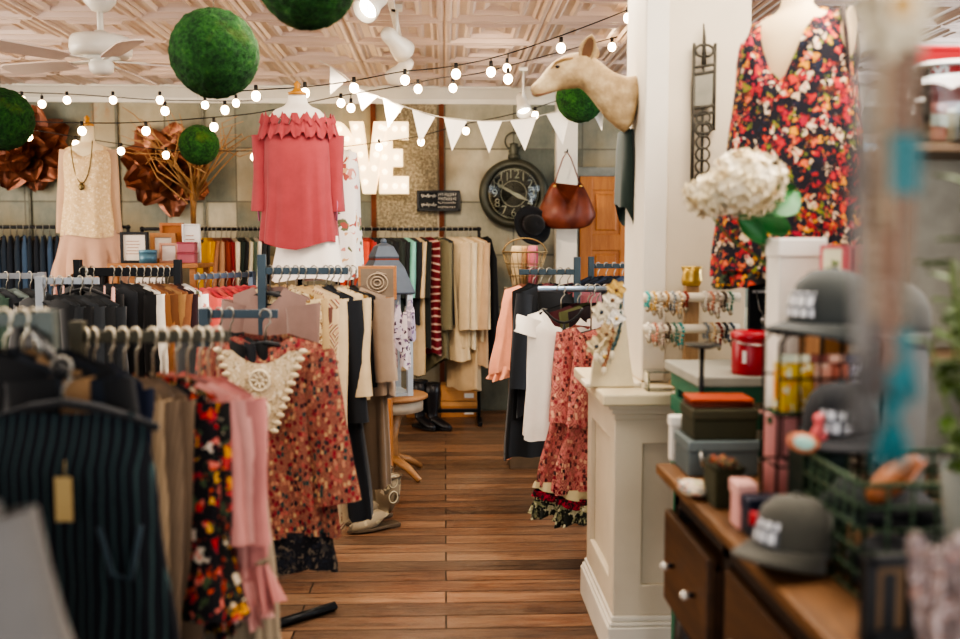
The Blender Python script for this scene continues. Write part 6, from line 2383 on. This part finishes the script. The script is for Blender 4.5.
o = thing('earring_card', 'small white earring card lying on the pillar base ledge', 'display card', (at(688, 380, 3.12).x, 3.13, PT + 0.001), 0.15)
B().box((0, 0, 0.002), (0.085, 0.045, 0.004)).build('card', plain('#d8cfc0', 0.7, var=0.04), o)
B().tube([(-0.035, 0.01, 0.008), (0.0, -0.005, 0.008), (0.035, -0.008, 0.008)], 0.004, 6).ball((-0.02, -0.012, 0.008), 0.006).build('earrings', plain('#8a2f2a', 0.4), o)

# ------------------------------------------------------------------ close, blurred things on the right
JY = 0.78
jp = at(905, 400, JY)
jh = at(905, -48, JY).z
js = thing('hanging_rod', 'taupe rod of long necklaces hung from the ceiling close to the camera', 'jewelry rail', (jp.x, JY, jh))
TAU = plain('#6f604f', 0.6, var=0.1)
B().tube([(-0.10, 0, 0), (0.09, 0, 0)], 0.007, 10).ball((-0.10, 0, 0), 0.011).ball((0.09, 0, 0), 0.011).build('rod', TAU, js)
for x in (-0.085, 0.075):
    B().tube([(x, 0, 0), (x, 0, CEIL - jh)], 0.0015, 5).build('cord', TAU, js)
rnd = random.Random(6)


def necklace(px, pytop, pybot, label, cols, tassel=None, w=0.012, r=0.006):
    a, c = at(px, pytop, JY - 0.02), at(px, pybot, JY - 0.02)
    o = thing('long_necklace', label, 'necklace', a, group='necklaces on the hanging rod')
    ln = a.z - c.z
    n_ = int(ln / (r * 1.9))
    for part, keep in (('bead_strand', 0), ('accent_beads', 1)):
        b = B()
        b.tube([(sd * w * sin(PI * min(1, s * 0.9 + 0.1)) ** 0.5, 0.004 * sd, -ln * s) for sd, s in [(-1, i / 12) for i in range(13)] + [(1, 1 - i / 12) for i in range(13)]], 0.0014 - 0.0004 * keep, 4, closed=True)
        for sd in (-1, 1):
            for q in range(n_):
                s = q / n_
                if (1 if (q // 5) % 4 == 3 else 0) != keep:
                    continue
                b.ball((sd * w * sin(PI * min(1, s * 0.9 + 0.1)) ** 0.5, 0.004 * sd, -ln * s), r * (1.25 if keep else 1), 7, 5)
        if b.v:
            b.build(part, plain(cols[keep], 0.5, var=0.15), o)
    if tassel:
        t_ = B()
        t_.ball((0, 0, -ln - 0.008), 0.009, 12, 8)
        for q in range(26):
            a_ = rnd.uniform(0, 2 * PI)
            rr = rnd.uniform(0.003, 0.012)
            t_.tube([(0, 0, -ln - 0.015), (rr * 0.8 * cos(a_), rr * 0.8 * sin(a_), -ln - 0.03), (rr * cos(a_) * 1.4, rr * sin(a_), -ln - rnd.uniform(0.05, 0.062))], 0.0022, 4)
        t_.build('tassel', plain(tassel, 0.8, var=0.2), o)
    return o


necklace(888, -45, 325, 'long taupe bead necklace hanging beside the floral dress', ('#9c8874', '#7d6a58'), '#6a605a', 0.010, 0.006)
necklace(898, -40, 235, 'long sand-coloured bead necklace on the hanging rod', ('#a89478', '#8a7864'), None, 0.009, 0.005)
necklace(915, -42, 330, 'long bead necklace with a turquoise tassel over the basket', ('#7d7464', '#4a7476'), '#2f7276', 0.008, 0.005)
necklace(908, -42, 398, 'longest necklace with terracotta beads and a teal tassel', ('#96705c', '#3a7678'), '#2a7074', 0.009, 0.005)
necklace(873, -42, 365, 'grey bead strand with a smoky tassel over the wire rack', ('#8a857e', '#6a6662'), '#5e5a56', 0.009, 0.005)
fl = at(890, 12, JY - 0.03)
o = thing('silk_flower', 'cream silk flower clipped to the hanging necklace rod', 'artificial flower', fl)
b = B()
for ring, (n_, rr, lf) in enumerate(((8, 0.034, 0.0), (6, 0.024, -0.01), (4, 0.013, -0.018))):
    for j in range(n_):
        a_ = 2 * PI * j / n_ + ring * 0.5
        leafmesh(b, (0.004 * cos(a_), lf, 0.004 * sin(a_)), (rr * cos(a_), lf - 0.012, rr * sin(a_)), 0.013, (0, -1, 0), 0.006)
b.build('petals', plain('#d6c8ac', 0.7, var=0.08), o)
B().ball((0, -0.02, 0), 0.010, 10, 8).build('flower_centre', plain('#c9a060', 0.6), o)

# leafy plant at the right edge
gy = 1.42
gp = at(968, 300, gy)
vp = thing('potted_vine', 'leafy green plant in a tall pot at the right edge', 'plant', (gp.x + 0.05, gy, DT))
B().lathe([(0, 0), (0.05, 0), (0.06, 0.1), (0.075, 0.25), (0.07, 0.25), (0.055, 0.2), (0, 0.19)], seg=24).build('pot', plain('#6a6e68', 0.6), vp)
b = B()
sb = B()
rnd = random.Random(15)
for s_ in range(15):
    a_ = rnd.uniform(0, 2 * PI)
    zt_ = rnd.uniform(0.38, 0.78)
    rr = rnd.uniform(0.02, 0.11)
    tip = Vector((rr * cos(a_), rr * sin(a_), zt_))
    mid = Vector((tip.x * 0.4, tip.y * 0.4, zt_ * 0.55))
    sb.tube([(0, 0, 0.2), mid, tip], 0.003, 5)
    for q in range(9):
        s = 0.3 + 0.7 * q / 8
        c = mid.lerp(tip, max(0, (s - 0.4) / 0.6))
        a2 = rnd.uniform(0, 2 * PI)
        leafmesh(b, c, c + Vector((0.05 * cos(a2), 0.05 * sin(a2), rnd.uniform(-0.03, 0.03))), 0.014, (0, 0, 1), 0.004)
sb.build('stems', plain('#5a6a34', 0.7), vp)
b.build('foliage', plain('#56702e', 0.6, var=0.35, scale=30), vp)

# shelf tower with glass cylinder and red box (behind the hanging necklaces)
SY = 2.15
sx0 = at(908, 200, SY).x
th = thing('shelf_tower', 'weathered wooden shelf tower behind the hanging necklaces', 'shelf unit', (sx0 + 0.15, SY + 0.12, DT))
zs1 = zat(146, SY) - DT
b = B()
for x in (-0.14, 0.14):
    b.box((x, 0, zs1 / 2), (0.02, 0.22, zs1))
b.build('side_panel', wood('tower_wood', '#5a4632', '#8a7054', 3, 'Z'), th, 0.002)
for z in (0.02, 0.33, zs1):
    B().box((0, 0, z), (0.32, 0.23, 0.02)).build('shelf', wood('tower_wood_x', '#5a4632', '#8a7054', 3, 'X'), th, 0.002)
B().box((0, 0.105, zs1 / 2), (0.26, 0.01, zs1)).build('back_panel', plain('#a39c8c', 0.7, var=0.2), th)
gz = DT + zs1 + 0.011
gh = zat(60, SY) - gz
gc = thing('glass_cylinder', 'big clear glass cylinder with a silver rim on the shelf tower', 'glass jar', (sx0 + 0.135, SY + 0.1, gz))
B().lathe([(0, 0), (0.10, 0), (0.10, gh), (0.096, gh), (0.096, 0.006), (0, 0.006)], seg=40).build('glass_wall', glass('cylinder_glass', '#e6eef0', 0.03, 0.35), gc)
B().tube([(0.1 * cos(a_), 0.1 * sin(a_), gh) for a_ in [2 * PI * i / 40 for i in range(40)]], 0.007, 8, closed=True).build('silver_rim', plain('#c9ccca', 0.2, 0.9), gc)
for i, (dx, dy, c, nm) in enumerate(((-0.04, -0.03, '#b5685a', 'terracotta'), (0.03, -0.035, '#a8b0ae', 'pale grey'), (0.0, 0.03, '#c9a83a', 'yellow'), (0.045, 0.025, '#d8d4cc', 'white'))):
    o = thing('soap_bar', nm + ' wrapped soap standing in the glass cylinder', 'soap', (sx0 + 0.135 + dx, SY + 0.1 + dy, gz + 0.008), i * 0.6, 'soaps in the glass cylinder')
    B().box((0, 0, 0.045), (0.05, 0.03, 0.09)).build('wrapped_bar', plain(c, 0.6, var=0.1), o, 0.008)
    B().box((0, 0, 0.05), (0.053, 0.033, 0.03)).build('paper_band', plain('#d8d2c4', 0.7), o, 0.003)
rz_ = gz + 0.1
rbx = thing('red_box', 'red box with a large white letter M rising out of the glass cylinder', 'box', (at(906, 40, SY + 0.28).x + 0.075, SY + 0.27, DT))
zr1, zr2 = 0.0, zat(25, SY) - DT
B().box((0, 0, zr2 / 2), (0.15, 0.06, zr2)).build('box_body', plain('#a81a20', 0.5, var=0.1), rbx, 0.003)
B().box((0, 0, zr2 + 0.004), (0.154, 0.064, 0.012)).build('lid', plain('#b8222a', 0.5), rbx, 0.003)
textmesh('letter_m', 'M', 0.085, plain('#e0dcdc', 0.6), rbx, (-0.01, -0.033, zr2 - 0.062), (PI / 2, 0, 0), 0.001)
# ------------------------------------------------------------------ goods in the middle and at the back
# shelf table with frames (far left middle)
Ys = 6.35
a, c = at(118, 263, Ys), at(206, 263, Ys)
stz = a.z
tb = thing('display_table', 'tall wooden display table carrying the picture frames', 'table', ((a.x + c.x) / 2, Ys, 0))
tw = c.x - a.x
PINE = wood('table_pine', '#8a5a34', '#bd8656', 3, 'X')
B().box((0, 0, stz - 0.015), (tw, 0.42, 0.03)).build('table_top', PINE, tb, 0.003)
for x in (-tw / 2 + 0.04, tw / 2 - 0.04):
    for y in (-0.17, 0.17):
        B().box((x, y, (stz - 0.03) / 2), (0.04, 0.04, stz - 0.03)).build('leg', PINE, tb, 0.003)


def frame(px0, px1, py0, py1, Y, label, fm, inner, bw=0.022, cat='picture frame', lines=False, z0=None):
    a, c = at(px0, py1, Y), at(px1, py0, Y)
    w = c.x - a.x
    zb = stz + 0.0005 if z0 is None else z0
    h = c.z - zb
    r = thing('picture_frame', label, cat, ((a.x + c.x) / 2, Y, zb), group='frames on the display table')
    b = B()
    for sx in (-1, 1):
        b.box((sx * (w / 2 - bw / 2), 0, h / 2), (bw, 0.025, h))
    b.box((0, 0, bw / 2), (w, 0.0245, bw)).box((0, 0, h - bw / 2), (w, 0.0245, bw))
    b.build('frame', fm, r, 0.002)
    B().box((0, 0.004, h / 2), (w - bw, 0.008, h - bw)).build('print', inner, r)
    if lines:
        b = B()
        for i in range(5):
            b.box((0.01 * ((i * 3) % 3 - 1), -0.001, h * (0.3 + 0.1 * i)), (w * (0.5 - 0.05 * (i % 3)), 0.003, 0.006))
        b.build('script_lines', plain('#b5917c', 0.8), r)
    B().box((0, 0.03, h * 0.35), (0.03, 0.04, h * 0.68)).build('back_strut', fm, r)
    return r


PAPERC = plain('#e2d6c6', 0.8, var=0.05)
frame(121, 148, 232, 259, 6.28, 'black framed print with faint pink script on the display table', MAT_DARK, PAPERC, 0.018, lines=True)
frame(151, 176, 233, 261, 6.40, 'tan wooden frame with a white mat beside the black one', wood('frame_tan', '#9a6a40', '#b98656', 4, 'Z'), PAPERC, 0.03)
frame(161, 184, 223, 262, 6.46, 'large cork-brown frame behind the others', wood('frame_cork', '#9a5c30', '#b0703e', 4, 'Z'), plain('#a86a3a', 0.8, var=0.15), 0.02)
frame(160, 178, 243, 263, 6.30, 'small pinkish frame in front of the wooden frames', plain('#b98a72', 0.6), plain('#d8ccc2', 0.8, var=0.04), 0.016)
frame(183, 200, 224, 263, 6.42, 'tall white sheet of small print standing on the display table', plain('#dedbd6', 0.7, var=0.03), plain('#e6e3de', 0.8, var=0.02), 0.008, lines=True, cat='sign')
for i, (z, lab) in enumerate(((0, 'pink translucent box at the bottom of its pair'), (1, 'pink translucent box on top of its pair'))):
    a, c = at(178, 260, 6.27), at(195, 242, 6.27)
    h = (c.z - stz) / 2
    o = thing('pink_box', lab, 'box', ((a.x + c.x) / 2, 6.29, stz + 0.0005 + z * h), group='pink boxes on the display table')
    B().box((0, 0, h * 0.42), (c.x - a.x, 0.08, h * 0.84)).build('box_body', plain('#b0606a', 0.3, var=0.1), o, 0.004)
    B().box((0, 0, h * 0.91), (c.x - a.x + 0.006, 0.086, h * 0.16)).build('lid', plain('#a04a56', 0.3), o, 0.003)
a, c = at(139, 260, 6.2), at(156, 250, 6.2)
o = thing('blue_tin', 'round dusty blue tin before the black framed print', 'tin', ((a.x + c.x) / 2, 6.21, stz))
r_ = (c.x - a.x) / 2
B().lathe([(0, 0), (r_, 0), (r_, c.z - stz - 0.02), (0, c.z - stz - 0.02)], seg=28).build('tin_body', plain('#4f7484', 0.4, 0.2), o)
B().lathe([(r_ * 1.03, c.z - stz - 0.022), (r_ * 1.03, c.z - stz), (0, c.z - stz + 0.002)], seg=28).build('lid', plain('#5a8294', 0.4, 0.2), o)
# white placard on the front of the table
a, c = at(131, 291, 5.9), at(160, 278, 5.9)
o = thing('placard', 'small white placard with dark lettering below the picture frames', 'sign', ((a.x + c.x) / 2, 6.0, 0), group=None)
h0, h1 = a.z, c.z
B().box((0, 0, (h0 + h1) / 2), (c.x - a.x, 0.012, h1 - h0)).build('panel', plain('#d8d2c8', 0.7, var=0.03), o)
b = B()
for i in range(8):
    b.box((-(c.x - a.x) * 0.38 + i * 0.021, -0.008, (h0 + h1) / 2), (0.006, 0.003, 0.03))
    b.box((-(c.x - a.x) * 0.38 + i * 0.021 + 0.005, -0.008, (h0 + h1) / 2 + (0.013 if i % 2 else -0.012)), (0.012, 0.003, 0.006))
b.build('lettering', plain('#4a4640', 0.8), o)
B().box((0, 0.012, h0 / 2), (0.03, 0.012, h0)).build('post', MAT_DARK, o)
B().box((0, 0.012, 0.01), (0.25, 0.2, 0.02)).build('base', MAT_DARK, o)

# lantern-roofed display house
lz = 5.85
lp = at(384, 300, lz)
hs = thing('display_house', 'grey-blue lantern-shaped display house with white posts on the round table', 'display stand', (lp.x, lz, 0))
k = PX(lz)
zr0, zr1, zr2, zr3 = at(384, 292, lz).z, at(384, 268, lz).z, at(384, 258, lz).z, at(384, 243, lz).z
tblz = at(384, 394, lz).z
ROOF = plain('#5c6672', 0.5, 0.25, var=0.12)
b = B()


def sq(w, z):
    return [Vector((w, w, z)), Vector((-w, w, z)), Vector((-w, -w, z)), Vector((w, -w, z))]


Rr = Matrix.Rotation(0.35, 3, 'Z')
b.loft([[Rr @ q for q in sq(w, z)] for w, z in ((k * 24, zr0 - 0.01), (k * 25, zr0), (k * 17, zr1), (k * 12, zr2 - 0.01))], smooth=False)
b.build('roof', ROOF, hs, 0.004)
b = B()
b.loft([[Rr @ q for q in sq(w, z)] for w, z in ((k * 11, zr2 - 0.02), (k * 12, zr2), (k * 12.5, zr2 + 0.01), (k * 8, zr3 - 0.02), (k * 3, zr3))], smooth=False)
b.ball((0, 0, zr3 + 0.01), 0.02)
b.build('roof_lantern', ROOF, hs, 0.003)
B().loft([[Rr @ q for q in sq(w, z)] for w, z in ((k * 12.2, zr2 - 0.022), (k * 12.2, zr2 - 0.002))], smooth=False).build('rust_band', plain('#7d3a2a', 0.7, var=0.2), hs)
for sx, sy in ((1, 1), (1, -1), (-1, 1), (-1, -1)):
    q = Rr @ Vector((sx * k * 20, sy * k * 20, 0))
    B().box((q.x, q.y, (zr0 + tblz) / 2), (0.035, 0.035, zr0 - tblz), 0.35).build('post', plain('#b5c2cc', 0.5), hs, 0.002)
B().box((0, 0, tblz + 0.012), (k * 44, k * 44, 0.024), 0.35).build('floor_plate', plain('#a8b4bc', 0.5), hs, 0.003)
B().box((0, 0, (zr0 + tblz) / 2), (k * 18, k * 18, zr0 - tblz - 0.05), 0.35).build('inner_shelving', plain('#8f8a96', 0.6, var=0.25), hs)
for i, (px, py0, py1, c, nm) in enumerate(((398, 305, 350, '#c9c0cc', 'lilac print'), (405, 312, 368, '#d8d0d4', 'white print'), (410, 300, 340, '#a89fb0', 'mauve print'), (392, 320, 366, '#c0a8a8', 'dusty rose print'))):
    a, c2 = at(px, py0, lz - 0.36), at(px, py1, lz - 0.36)
    o = thing('hanging_scarf', nm + ' scarf hanging from the lantern-shaped display house', 'scarf', a, group='scarves on the display house')
    b = B()
    sheath(b, [(0, 0.012), (0.3, 0.026), (1, 0.03)], [(0, 0.008), (1, 0.014)], lambda x, f: 0.0, -(a.z - c2.z), 18, 8, 0.006, 4, i)
    b.build('scarf_cloth', floral('scarf_print_%s' % 'abcd'[i], c, ['#7d6a8a', '#d8c9d0', '#5a4a5a'], 30, 0.4, i), o)
    B().tube([(0, 0, -0.01), (0, 0.02, 0.03), (0, 0.05, 0.03)], 0.002, 5).build('hook', MAT_STEEL, o)
# round table
tp_ = at(398, 386, lz)
rt = thing('round_table', 'round wooden pedestal table under the display house', 'table', (lp.x + 0.03, lz, 0))
TW = wood('round_oak', '#7d5632', '#b5875a', 3, 'X', 0.5)
Rt = at(428, 394, lz).x - lp.x - 0.03
B().lathe([(0, tblz - 0.03), (Rt - 0.02, tblz - 0.03), (Rt, tblz - 0.02), (Rt, tblz - 0.005), (Rt - 0.01, tblz), (0, tblz)], seg=48).build('table_top', TW, rt)
B().lathe([(0, tblz - 0.10), (Rt - 0.03, tblz - 0.10), (Rt - 0.03, tblz - 0.03), (0, tblz - 0.03)], seg=48).build('apron', plain('#b9ad98', 0.6, var=0.12), rt)
B().lathe([(0.03, 0.05), (0.06, 0.1), (0.05, 0.25), (0.08, tblz - 0.12), (0.0, tblz - 0.11)], seg=20).build('pedestal', TW, rt)
for i in range(4):
    a_ = PI / 4 + i * PI / 2
    B().tube([(0.03 * cos(a_), 0.03 * sin(a_), 0.12), (0.16 * cos(a_), 0.16 * sin(a_), 0.08), (0.27 * cos(a_), 0.27 * sin(a_), 0.018)], [0.03, 0.025, 0.018], 8).build('leg', TW, rt)
# wooden drawer tower and carved block
wy = 5.05
a, c = at(361, 300, wy), at(390, 300, wy)
zt_ = at(380, 300, wy).z
ORW = wood('honey_wood', '#96592c', '#c98a4e', 3, 'Z', 0.45)
dt_ = thing('drawer_tower', 'narrow honey wood drawer tower behind the taupe blouses', 'drawer unit', ((a.x + c.x) / 2, wy + 0.1, 0))
w = c.x - a.x
B().box((0, 0, zt_ / 2), (w, 0.2, zt_)).build('carcass', ORW, dt_, 0.004)
for i in range(5):
    z = 0.08 + i * (zt_ - 0.1) / 5
    d = B().box((0, -0.104, z + (zt_ - 0.1) / 10), (w - 0.02, 0.014, (zt_ - 0.1) / 5 - 0.015)).build('drawer', ORW, dt_, 0.003)
    B().box((0.0, -0.118, z + (zt_ - 0.1) / 10), (0.05, 0.014, 0.012)).build('pull', plain('#6a6a66', 0.3, 0.8), d, 0.002)
a, c = at(358, 299, wy), at(396, 266, wy)
cb = thing('carved_block', 'square carved wooden plaque with concentric rings on the drawer tower', 'wall decoration', ((a.x + c.x) / 2, wy + 0.04, zt_))
w, h = c.x - a.x, c.z - zt_
B().box((0, 0, h / 2), (w, 0.05, h)).build('block', wood('block_wood', '#8a5a36', '#b07d50', 4, 'X'), cb, 0.003)
B().box((0, -0.022, h / 2), (w - 0.03, 0.012, h - 0.03)).build('inset', plain('#77695a', 0.7, var=0.15), cb)
b = B()
for rr in (0.018, 0.036, 0.056):
    b.tube([(rr * cos(a_), -0.03, h / 2 + rr * sin(a_) * 0.9) for a_ in [2 * PI * i / 28 for i in range(28)]], 0.005, 6, closed=True)
b.tube([(-0.03, -0.03, h / 2 + 0.02), (0.0, -0.03, h / 2 + 0.06), (0.05, -0.03, h / 2 + 0.045)], 0.004, 6)
b.build('ring_carving', plain('#9a8a76', 0.7, var=0.1), cb)


# ------------------------------------------------------------------ boots, shoe boxes
def boot(loc, rz, label, mat, sole, shaft=0.36, name='boot', group='boots', lay=None, pat=None):
    r = thing(name, label, 'boot', loc, group=group, rot=lay or (0, 0, rz))
    path = [(0.0, 0.0, shaft, 0.062, 0.072), (0, 0, shaft * 0.8, 0.060, 0.070), (0, 0.0, shaft * 0.5, 0.052, 0.062), (0, 0.0, 0.13, 0.042, 0.052)]
    rings = []
    N = 20
    for x, y, z, rx, ry in path:
        rings.append([Vector((x + rx * cos(2 * PI * i / N), y + ry * sin(2 * PI * i / N), z)) for i in range(N)])
    for (yc, zc, rx, rz_, tilt) in ((-0.012, 0.085, 0.043, 0.062, 0.7), (-0.06, 0.062, 0.043, 0.052, 1.15), (-0.12, 0.045, 0.045, 0.038, 1.5), (-0.175, 0.035, 0.040, 0.027, 1.57), (-0.215, 0.028, 0.022, 0.018, 1.57)):
        d = Vector((0, -sin(tilt), -cos(tilt)))
        up = Vector((0, cos(tilt), -sin(tilt))) * -1
        rings.append([Vector((rx * cos(2 * PI * i / N), yc, zc)) - up * (-rz_ * sin(2 * PI * i / N)) if False else Vector((rx * cos(2 * PI * i / N), yc + cos(tilt) * rz_ * sin(2 * PI * i / N), zc + sin(tilt) * rz_ * sin(2 * PI * i / N))) for i in range(N)])
    b = B()
    b.loft(rings, caps=True)
    b.build('upper', mat, r)
    s = B()
    poly = [(-0.04, 0.055), (0.04, 0.055), (0.043, -0.05), (0.048, -0.12), (0.035, -0.19), (0.0, -0.235), (-0.035, -0.19), (-0.048, -0.12), (-0.043, -0.05)]
    s.prism(poly, Matrix.Translation((0, 0, 0.008)), 0.014)
    s.build('sole', sole, r, 0.002)
    h = B()
    h.box((0, 0.022, 0.012), (0.074, 0.065, 0.024))
    h.build('heel', sole, r, 0.003)
    cu = B()
    cu.tube([(0.063 * cos(a_), 0.073 * sin(a_), shaft) for a_ in [2 * PI * i / 24 for i in range(24)]], 0.005, 6, closed=True)
    cu.build('cuff', sole, r)
    if pat:
        for sx in (-1, 1):
            p_ = B()
            for z in (0.17, 0.25):
                p_.tube([(sx * 0.058, 0.025 * cos(t_), z + 0.03 * sin(t_)) for t_ in [2 * PI * i / 16 for i in range(16)]], 0.004, 5, closed=True)
            p_.build('stitched_panel', pat, r)
    return r


BK = plain('#17161a', 0.4, var=0.15)
q = onz(436, 419, 0.0)
boot((q.x - 0.03, 7.42, 0), 0.75, 'tall black boot on the floor, toe toward the shoe boxes', BK, MAT_DARK, 0.36)
boot((q.x - 0.13, 7.44, 0), 0.6, 'tall black boot behind its partner by the round table', BK, MAT_DARK, 0.38)
CB_ = floral('tooled_leather', '#8f8068', ['#6f6452', '#a89878', '#b8ab90'], 18, 0.5, 1.0)
q = onz(388, 527, 0.0)
boot((q.x, q.y, 0), -1.0, 'tan and grey tooled cowboy boot beside the aisle, in front of its partner', CB_, plain('#5a4a38', 0.6), 0.27, 'cowboy_boot', pat=plain('#b5a88c', 0.7))
boot((q.x - 0.05, q.y + 0.17, 0), -0.8, 'tan and grey tooled cowboy boot behind its partner, under the long charcoal dress', CB_, plain('#5a4a38', 0.6), 0.27, 'cowboy_boot', pat=plain('#b5a88c', 0.7))
for i, (px0, px1, lvl, c, lab) in enumerate(((441, 478, 0, '#a8703f', 'brown shoe box on the floor, bottom of its stack'), (441, 478, 1, '#b9824f', 'brown shoe box on top of its stack beside the black boots'), (405, 424, 0, '#9a6a40', 'brown shoe box on the floor left of the black boots'))):
    a, c2 = at(px0, 410, 7.62), at(px1, 410, 7.62)
    h = 0.135
    o = thing('shoe_box', lab, 'shoe box', ((a.x + c2.x) / 2, 7.98, lvl * (h + 0.006)), group='shoe boxes under the tall rail')
    w = c2.x - a.x
    B().box((0, 0, h * 0.36), (w, 0.2, h * 0.72)).build('box_body', plain(c, 0.7, var=0.12), o, 0.003)
    B().box((0, 0, h * 0.85), (w + 0.008, 0.206, h * 0.3)).build('lid', plain('#c08a56', 0.7, var=0.1), o, 0.003)
    B().box((w * 0.28, -0.1015, h * 0.34), (0.08, 0.002, 0.04)).build('size_label', plain('#d8d0c4', 0.7), o)

# ------------------------------------------------------------------ wire hamper basket on a plinth beside the right rack
by = 6.1
a, c = at(503, 288, by), at(546, 288, by)
hx_ = (a.x + c.x) / 2
pz = at(520, 288, by).z
pl = thing('plinth', 'tall plain wooden plinth under the wire hamper', 'plinth', ((a.x + c.x) / 2, by, 0))
B().box((0, 0, (pz - 0.02) / 2), (0.2, 0.2, pz - 0.02)).build('column', plain('#6a5a48', 0.7, var=0.2), pl, 0.003)
B().box((0, 0, pz - 0.01), (0.26, 0.26, 0.02)).build('cap', plain('#6a5a48', 0.7, var=0.2), pl, 0.003)
wb = thing('wire_hamper', 'flared brass wire basket under the black felt hat', 'basket', ((a.x + c.x) / 2, by, pz))
BRW = plain('#8a7550', 0.4, 0.6, var=0.2)
htop = at(520, 252, by).z - pz
b = B()
for i in range(22):
    a_ = 2 * PI * i / 22
    b.tube([(0.075 * cos(a_), 0.075 * sin(a_), 0.004), (0.145 * cos(a_), 0.145 * sin(a_), htop)], 0.0025, 5)
for s in (0.0, 0.33, 0.66):
    rr = 0.075 + 0.07 * s
    b.tube([(rr * cos(a_), rr * sin(a_), 0.004 + htop * s) for a_ in [2 * PI * i / 28 for i in range(28)]], 0.003, 5, closed=True)
b.build('wire_wall', BRW, wb)
B().tube([(0.145 * cos(a_), 0.145 * sin(a_), htop) for a_ in [2 * PI * i / 32 for i in range(32)]], 0.006, 6, closed=True).build('rim', BRW, wb)
B().tube([(0.14 * cos(a_), 0, htop + 0.09 * sin(a_)) for a_ in [PI * i / 16 for i in range(17)]], 0.006, 6).build('handle', BRW, wb)
for i, (dx, c, nm) in enumerate(((-0.055, '#d0b890', 'cream'), (-0.01, '#c9a878', 'tan'), (0.045, '#c9707c', 'pink'), (0.06, '#b04a5a', 'rose red'))):
    o = thing('rolled_scarf', nm + ' rolled scarf standing in the wire hamper', 'scarf', (hx_ + dx, by + (0.03 if i % 2 else -0.03), pz + 0.01), i * 0.7, 'scarves in the wire hamper')
    b = B()
    b.lathe([(0.0, 0), (0.03, 0), (0.034, 0.08), (0.036, htop + 0.0), (0.03, htop + 0.03), (0, htop + 0.02)], seg=18, sx=1.0, sy=0.8)
    b.build('roll', fabric(c), o)
    B().tube([(0.034 * cos(a_), 0.028 * sin(a_), htop * 0.55) for a_ in [2 * PI * q_ / 16 for q_ in range(16)]], 0.004, 5, closed=True).build('tie', fabric('#a89878'), o)

# patterned garments far right behind the floral dress
FR = mkrack('on the far rack behind the floral dress', 'garments behind the floral dress', 'clothes rack far behind the floral dress on the right', 826, 925, 172, 6.6, MAT_BLACKM, sect='round', posts='LR')
for i, (px, m, nm) in enumerate(((848, paisley('ikat_cloth', '#4a3a34', ['#c9b8a0', '#2a2422', '#8a5a4a', '#d8ccb8'], 14, 5), 'black and cream ikat tunic'), (855, fabric('#9a6a5a'), 'clay brown tunic'), (862, fabric('#c9bfae'), 'stone tunic'),
                                 (872, fabric('#8a8f94'), 'cool grey tunic'), (882, fabric('#7d5a44'), 'walnut tunic'), (893, fabric('#c2c4c4'), 'silver tunic'), (905, fabric('#5a6a4a'), 'fern green tunic'))):
    hang(FR, px, 45, nm, 'tunic', 'hanging_tunic', m, L=0.9, hw=0.24, sl=(0.5, 0.07, 0.06, 0.1), q=1)

# ------------------------------------------------------------------ light
w = bpy.data.worlds.new('shop_world')
scene.world = w
w.use_nodes = True
w.node_tree.nodes['Background'].inputs['Color'].default_value = (0.85, 0.92, 1.0, 1)
w.node_tree.nodes['Background'].inputs['Strength'].default_value = 0.6


def area(name, loc, target, sx, sy, energy, color):
    L = bpy.data.lights.new(name, 'AREA')
    L.shape = 'RECTANGLE'
    L.size, L.size_y = sx, sy
    L.energy = energy
    L.color = color
    o = bpy.data.objects.new(name, L)
    COL.objects.link(o)
    o.location = loc
    o.rotation_euler = (Vector(target) - Vector(loc)).to_track_quat('-Z', 'Y').to_euler()
    return o


# daylight through the shop front behind the camera, and added fill lamps above and left of the view
area('shop_window_light', (0.3, -2.0, 1.5), (0.0, 6.0, 1.35), 7.5, 2.3, 85, (0.95, 0.97, 1.0))
area('ceiling_fill_light', (-1.6, 2.6, 2.76), (-1.6, 2.7, 0.0), 1.6, 1.6, 32, (1.0, 0.9, 0.78))  # unseen lamps under the ceiling, added to brighten the near half
area('ceiling_fill_light', (1.3, 2.2, 2.76), (1.2, 2.4, 0.0), 1.4, 1.4, 50, (1.0, 0.9, 0.78))
area('ceiling_fill_light', (0.1, 4.1, 2.77), (0.1, 4.2, 0.0), 1.4, 1.0, 42, (1.0, 0.88, 0.74))
area('side_area_light', (-4.6, 5.0, 1.8), (0.0, 6.0, 1.2), 2.4, 1.8, 80, (1.0, 0.90, 0.78))  # added warm fill for the far half, no window known on this side
area('side_area_light', (5.0, 5.6, 1.8), (0.0, 6.2, 1.2), 2.4, 1.8, 120, (0.8, 0.9, 1.0))  # cool daylight from the windows on the right, out of view

scene.view_settings.view_transform = 'AgX'
scene.view_settings.look = 'AgX - High Contrast'
scene.view_settings.exposure = 0.66
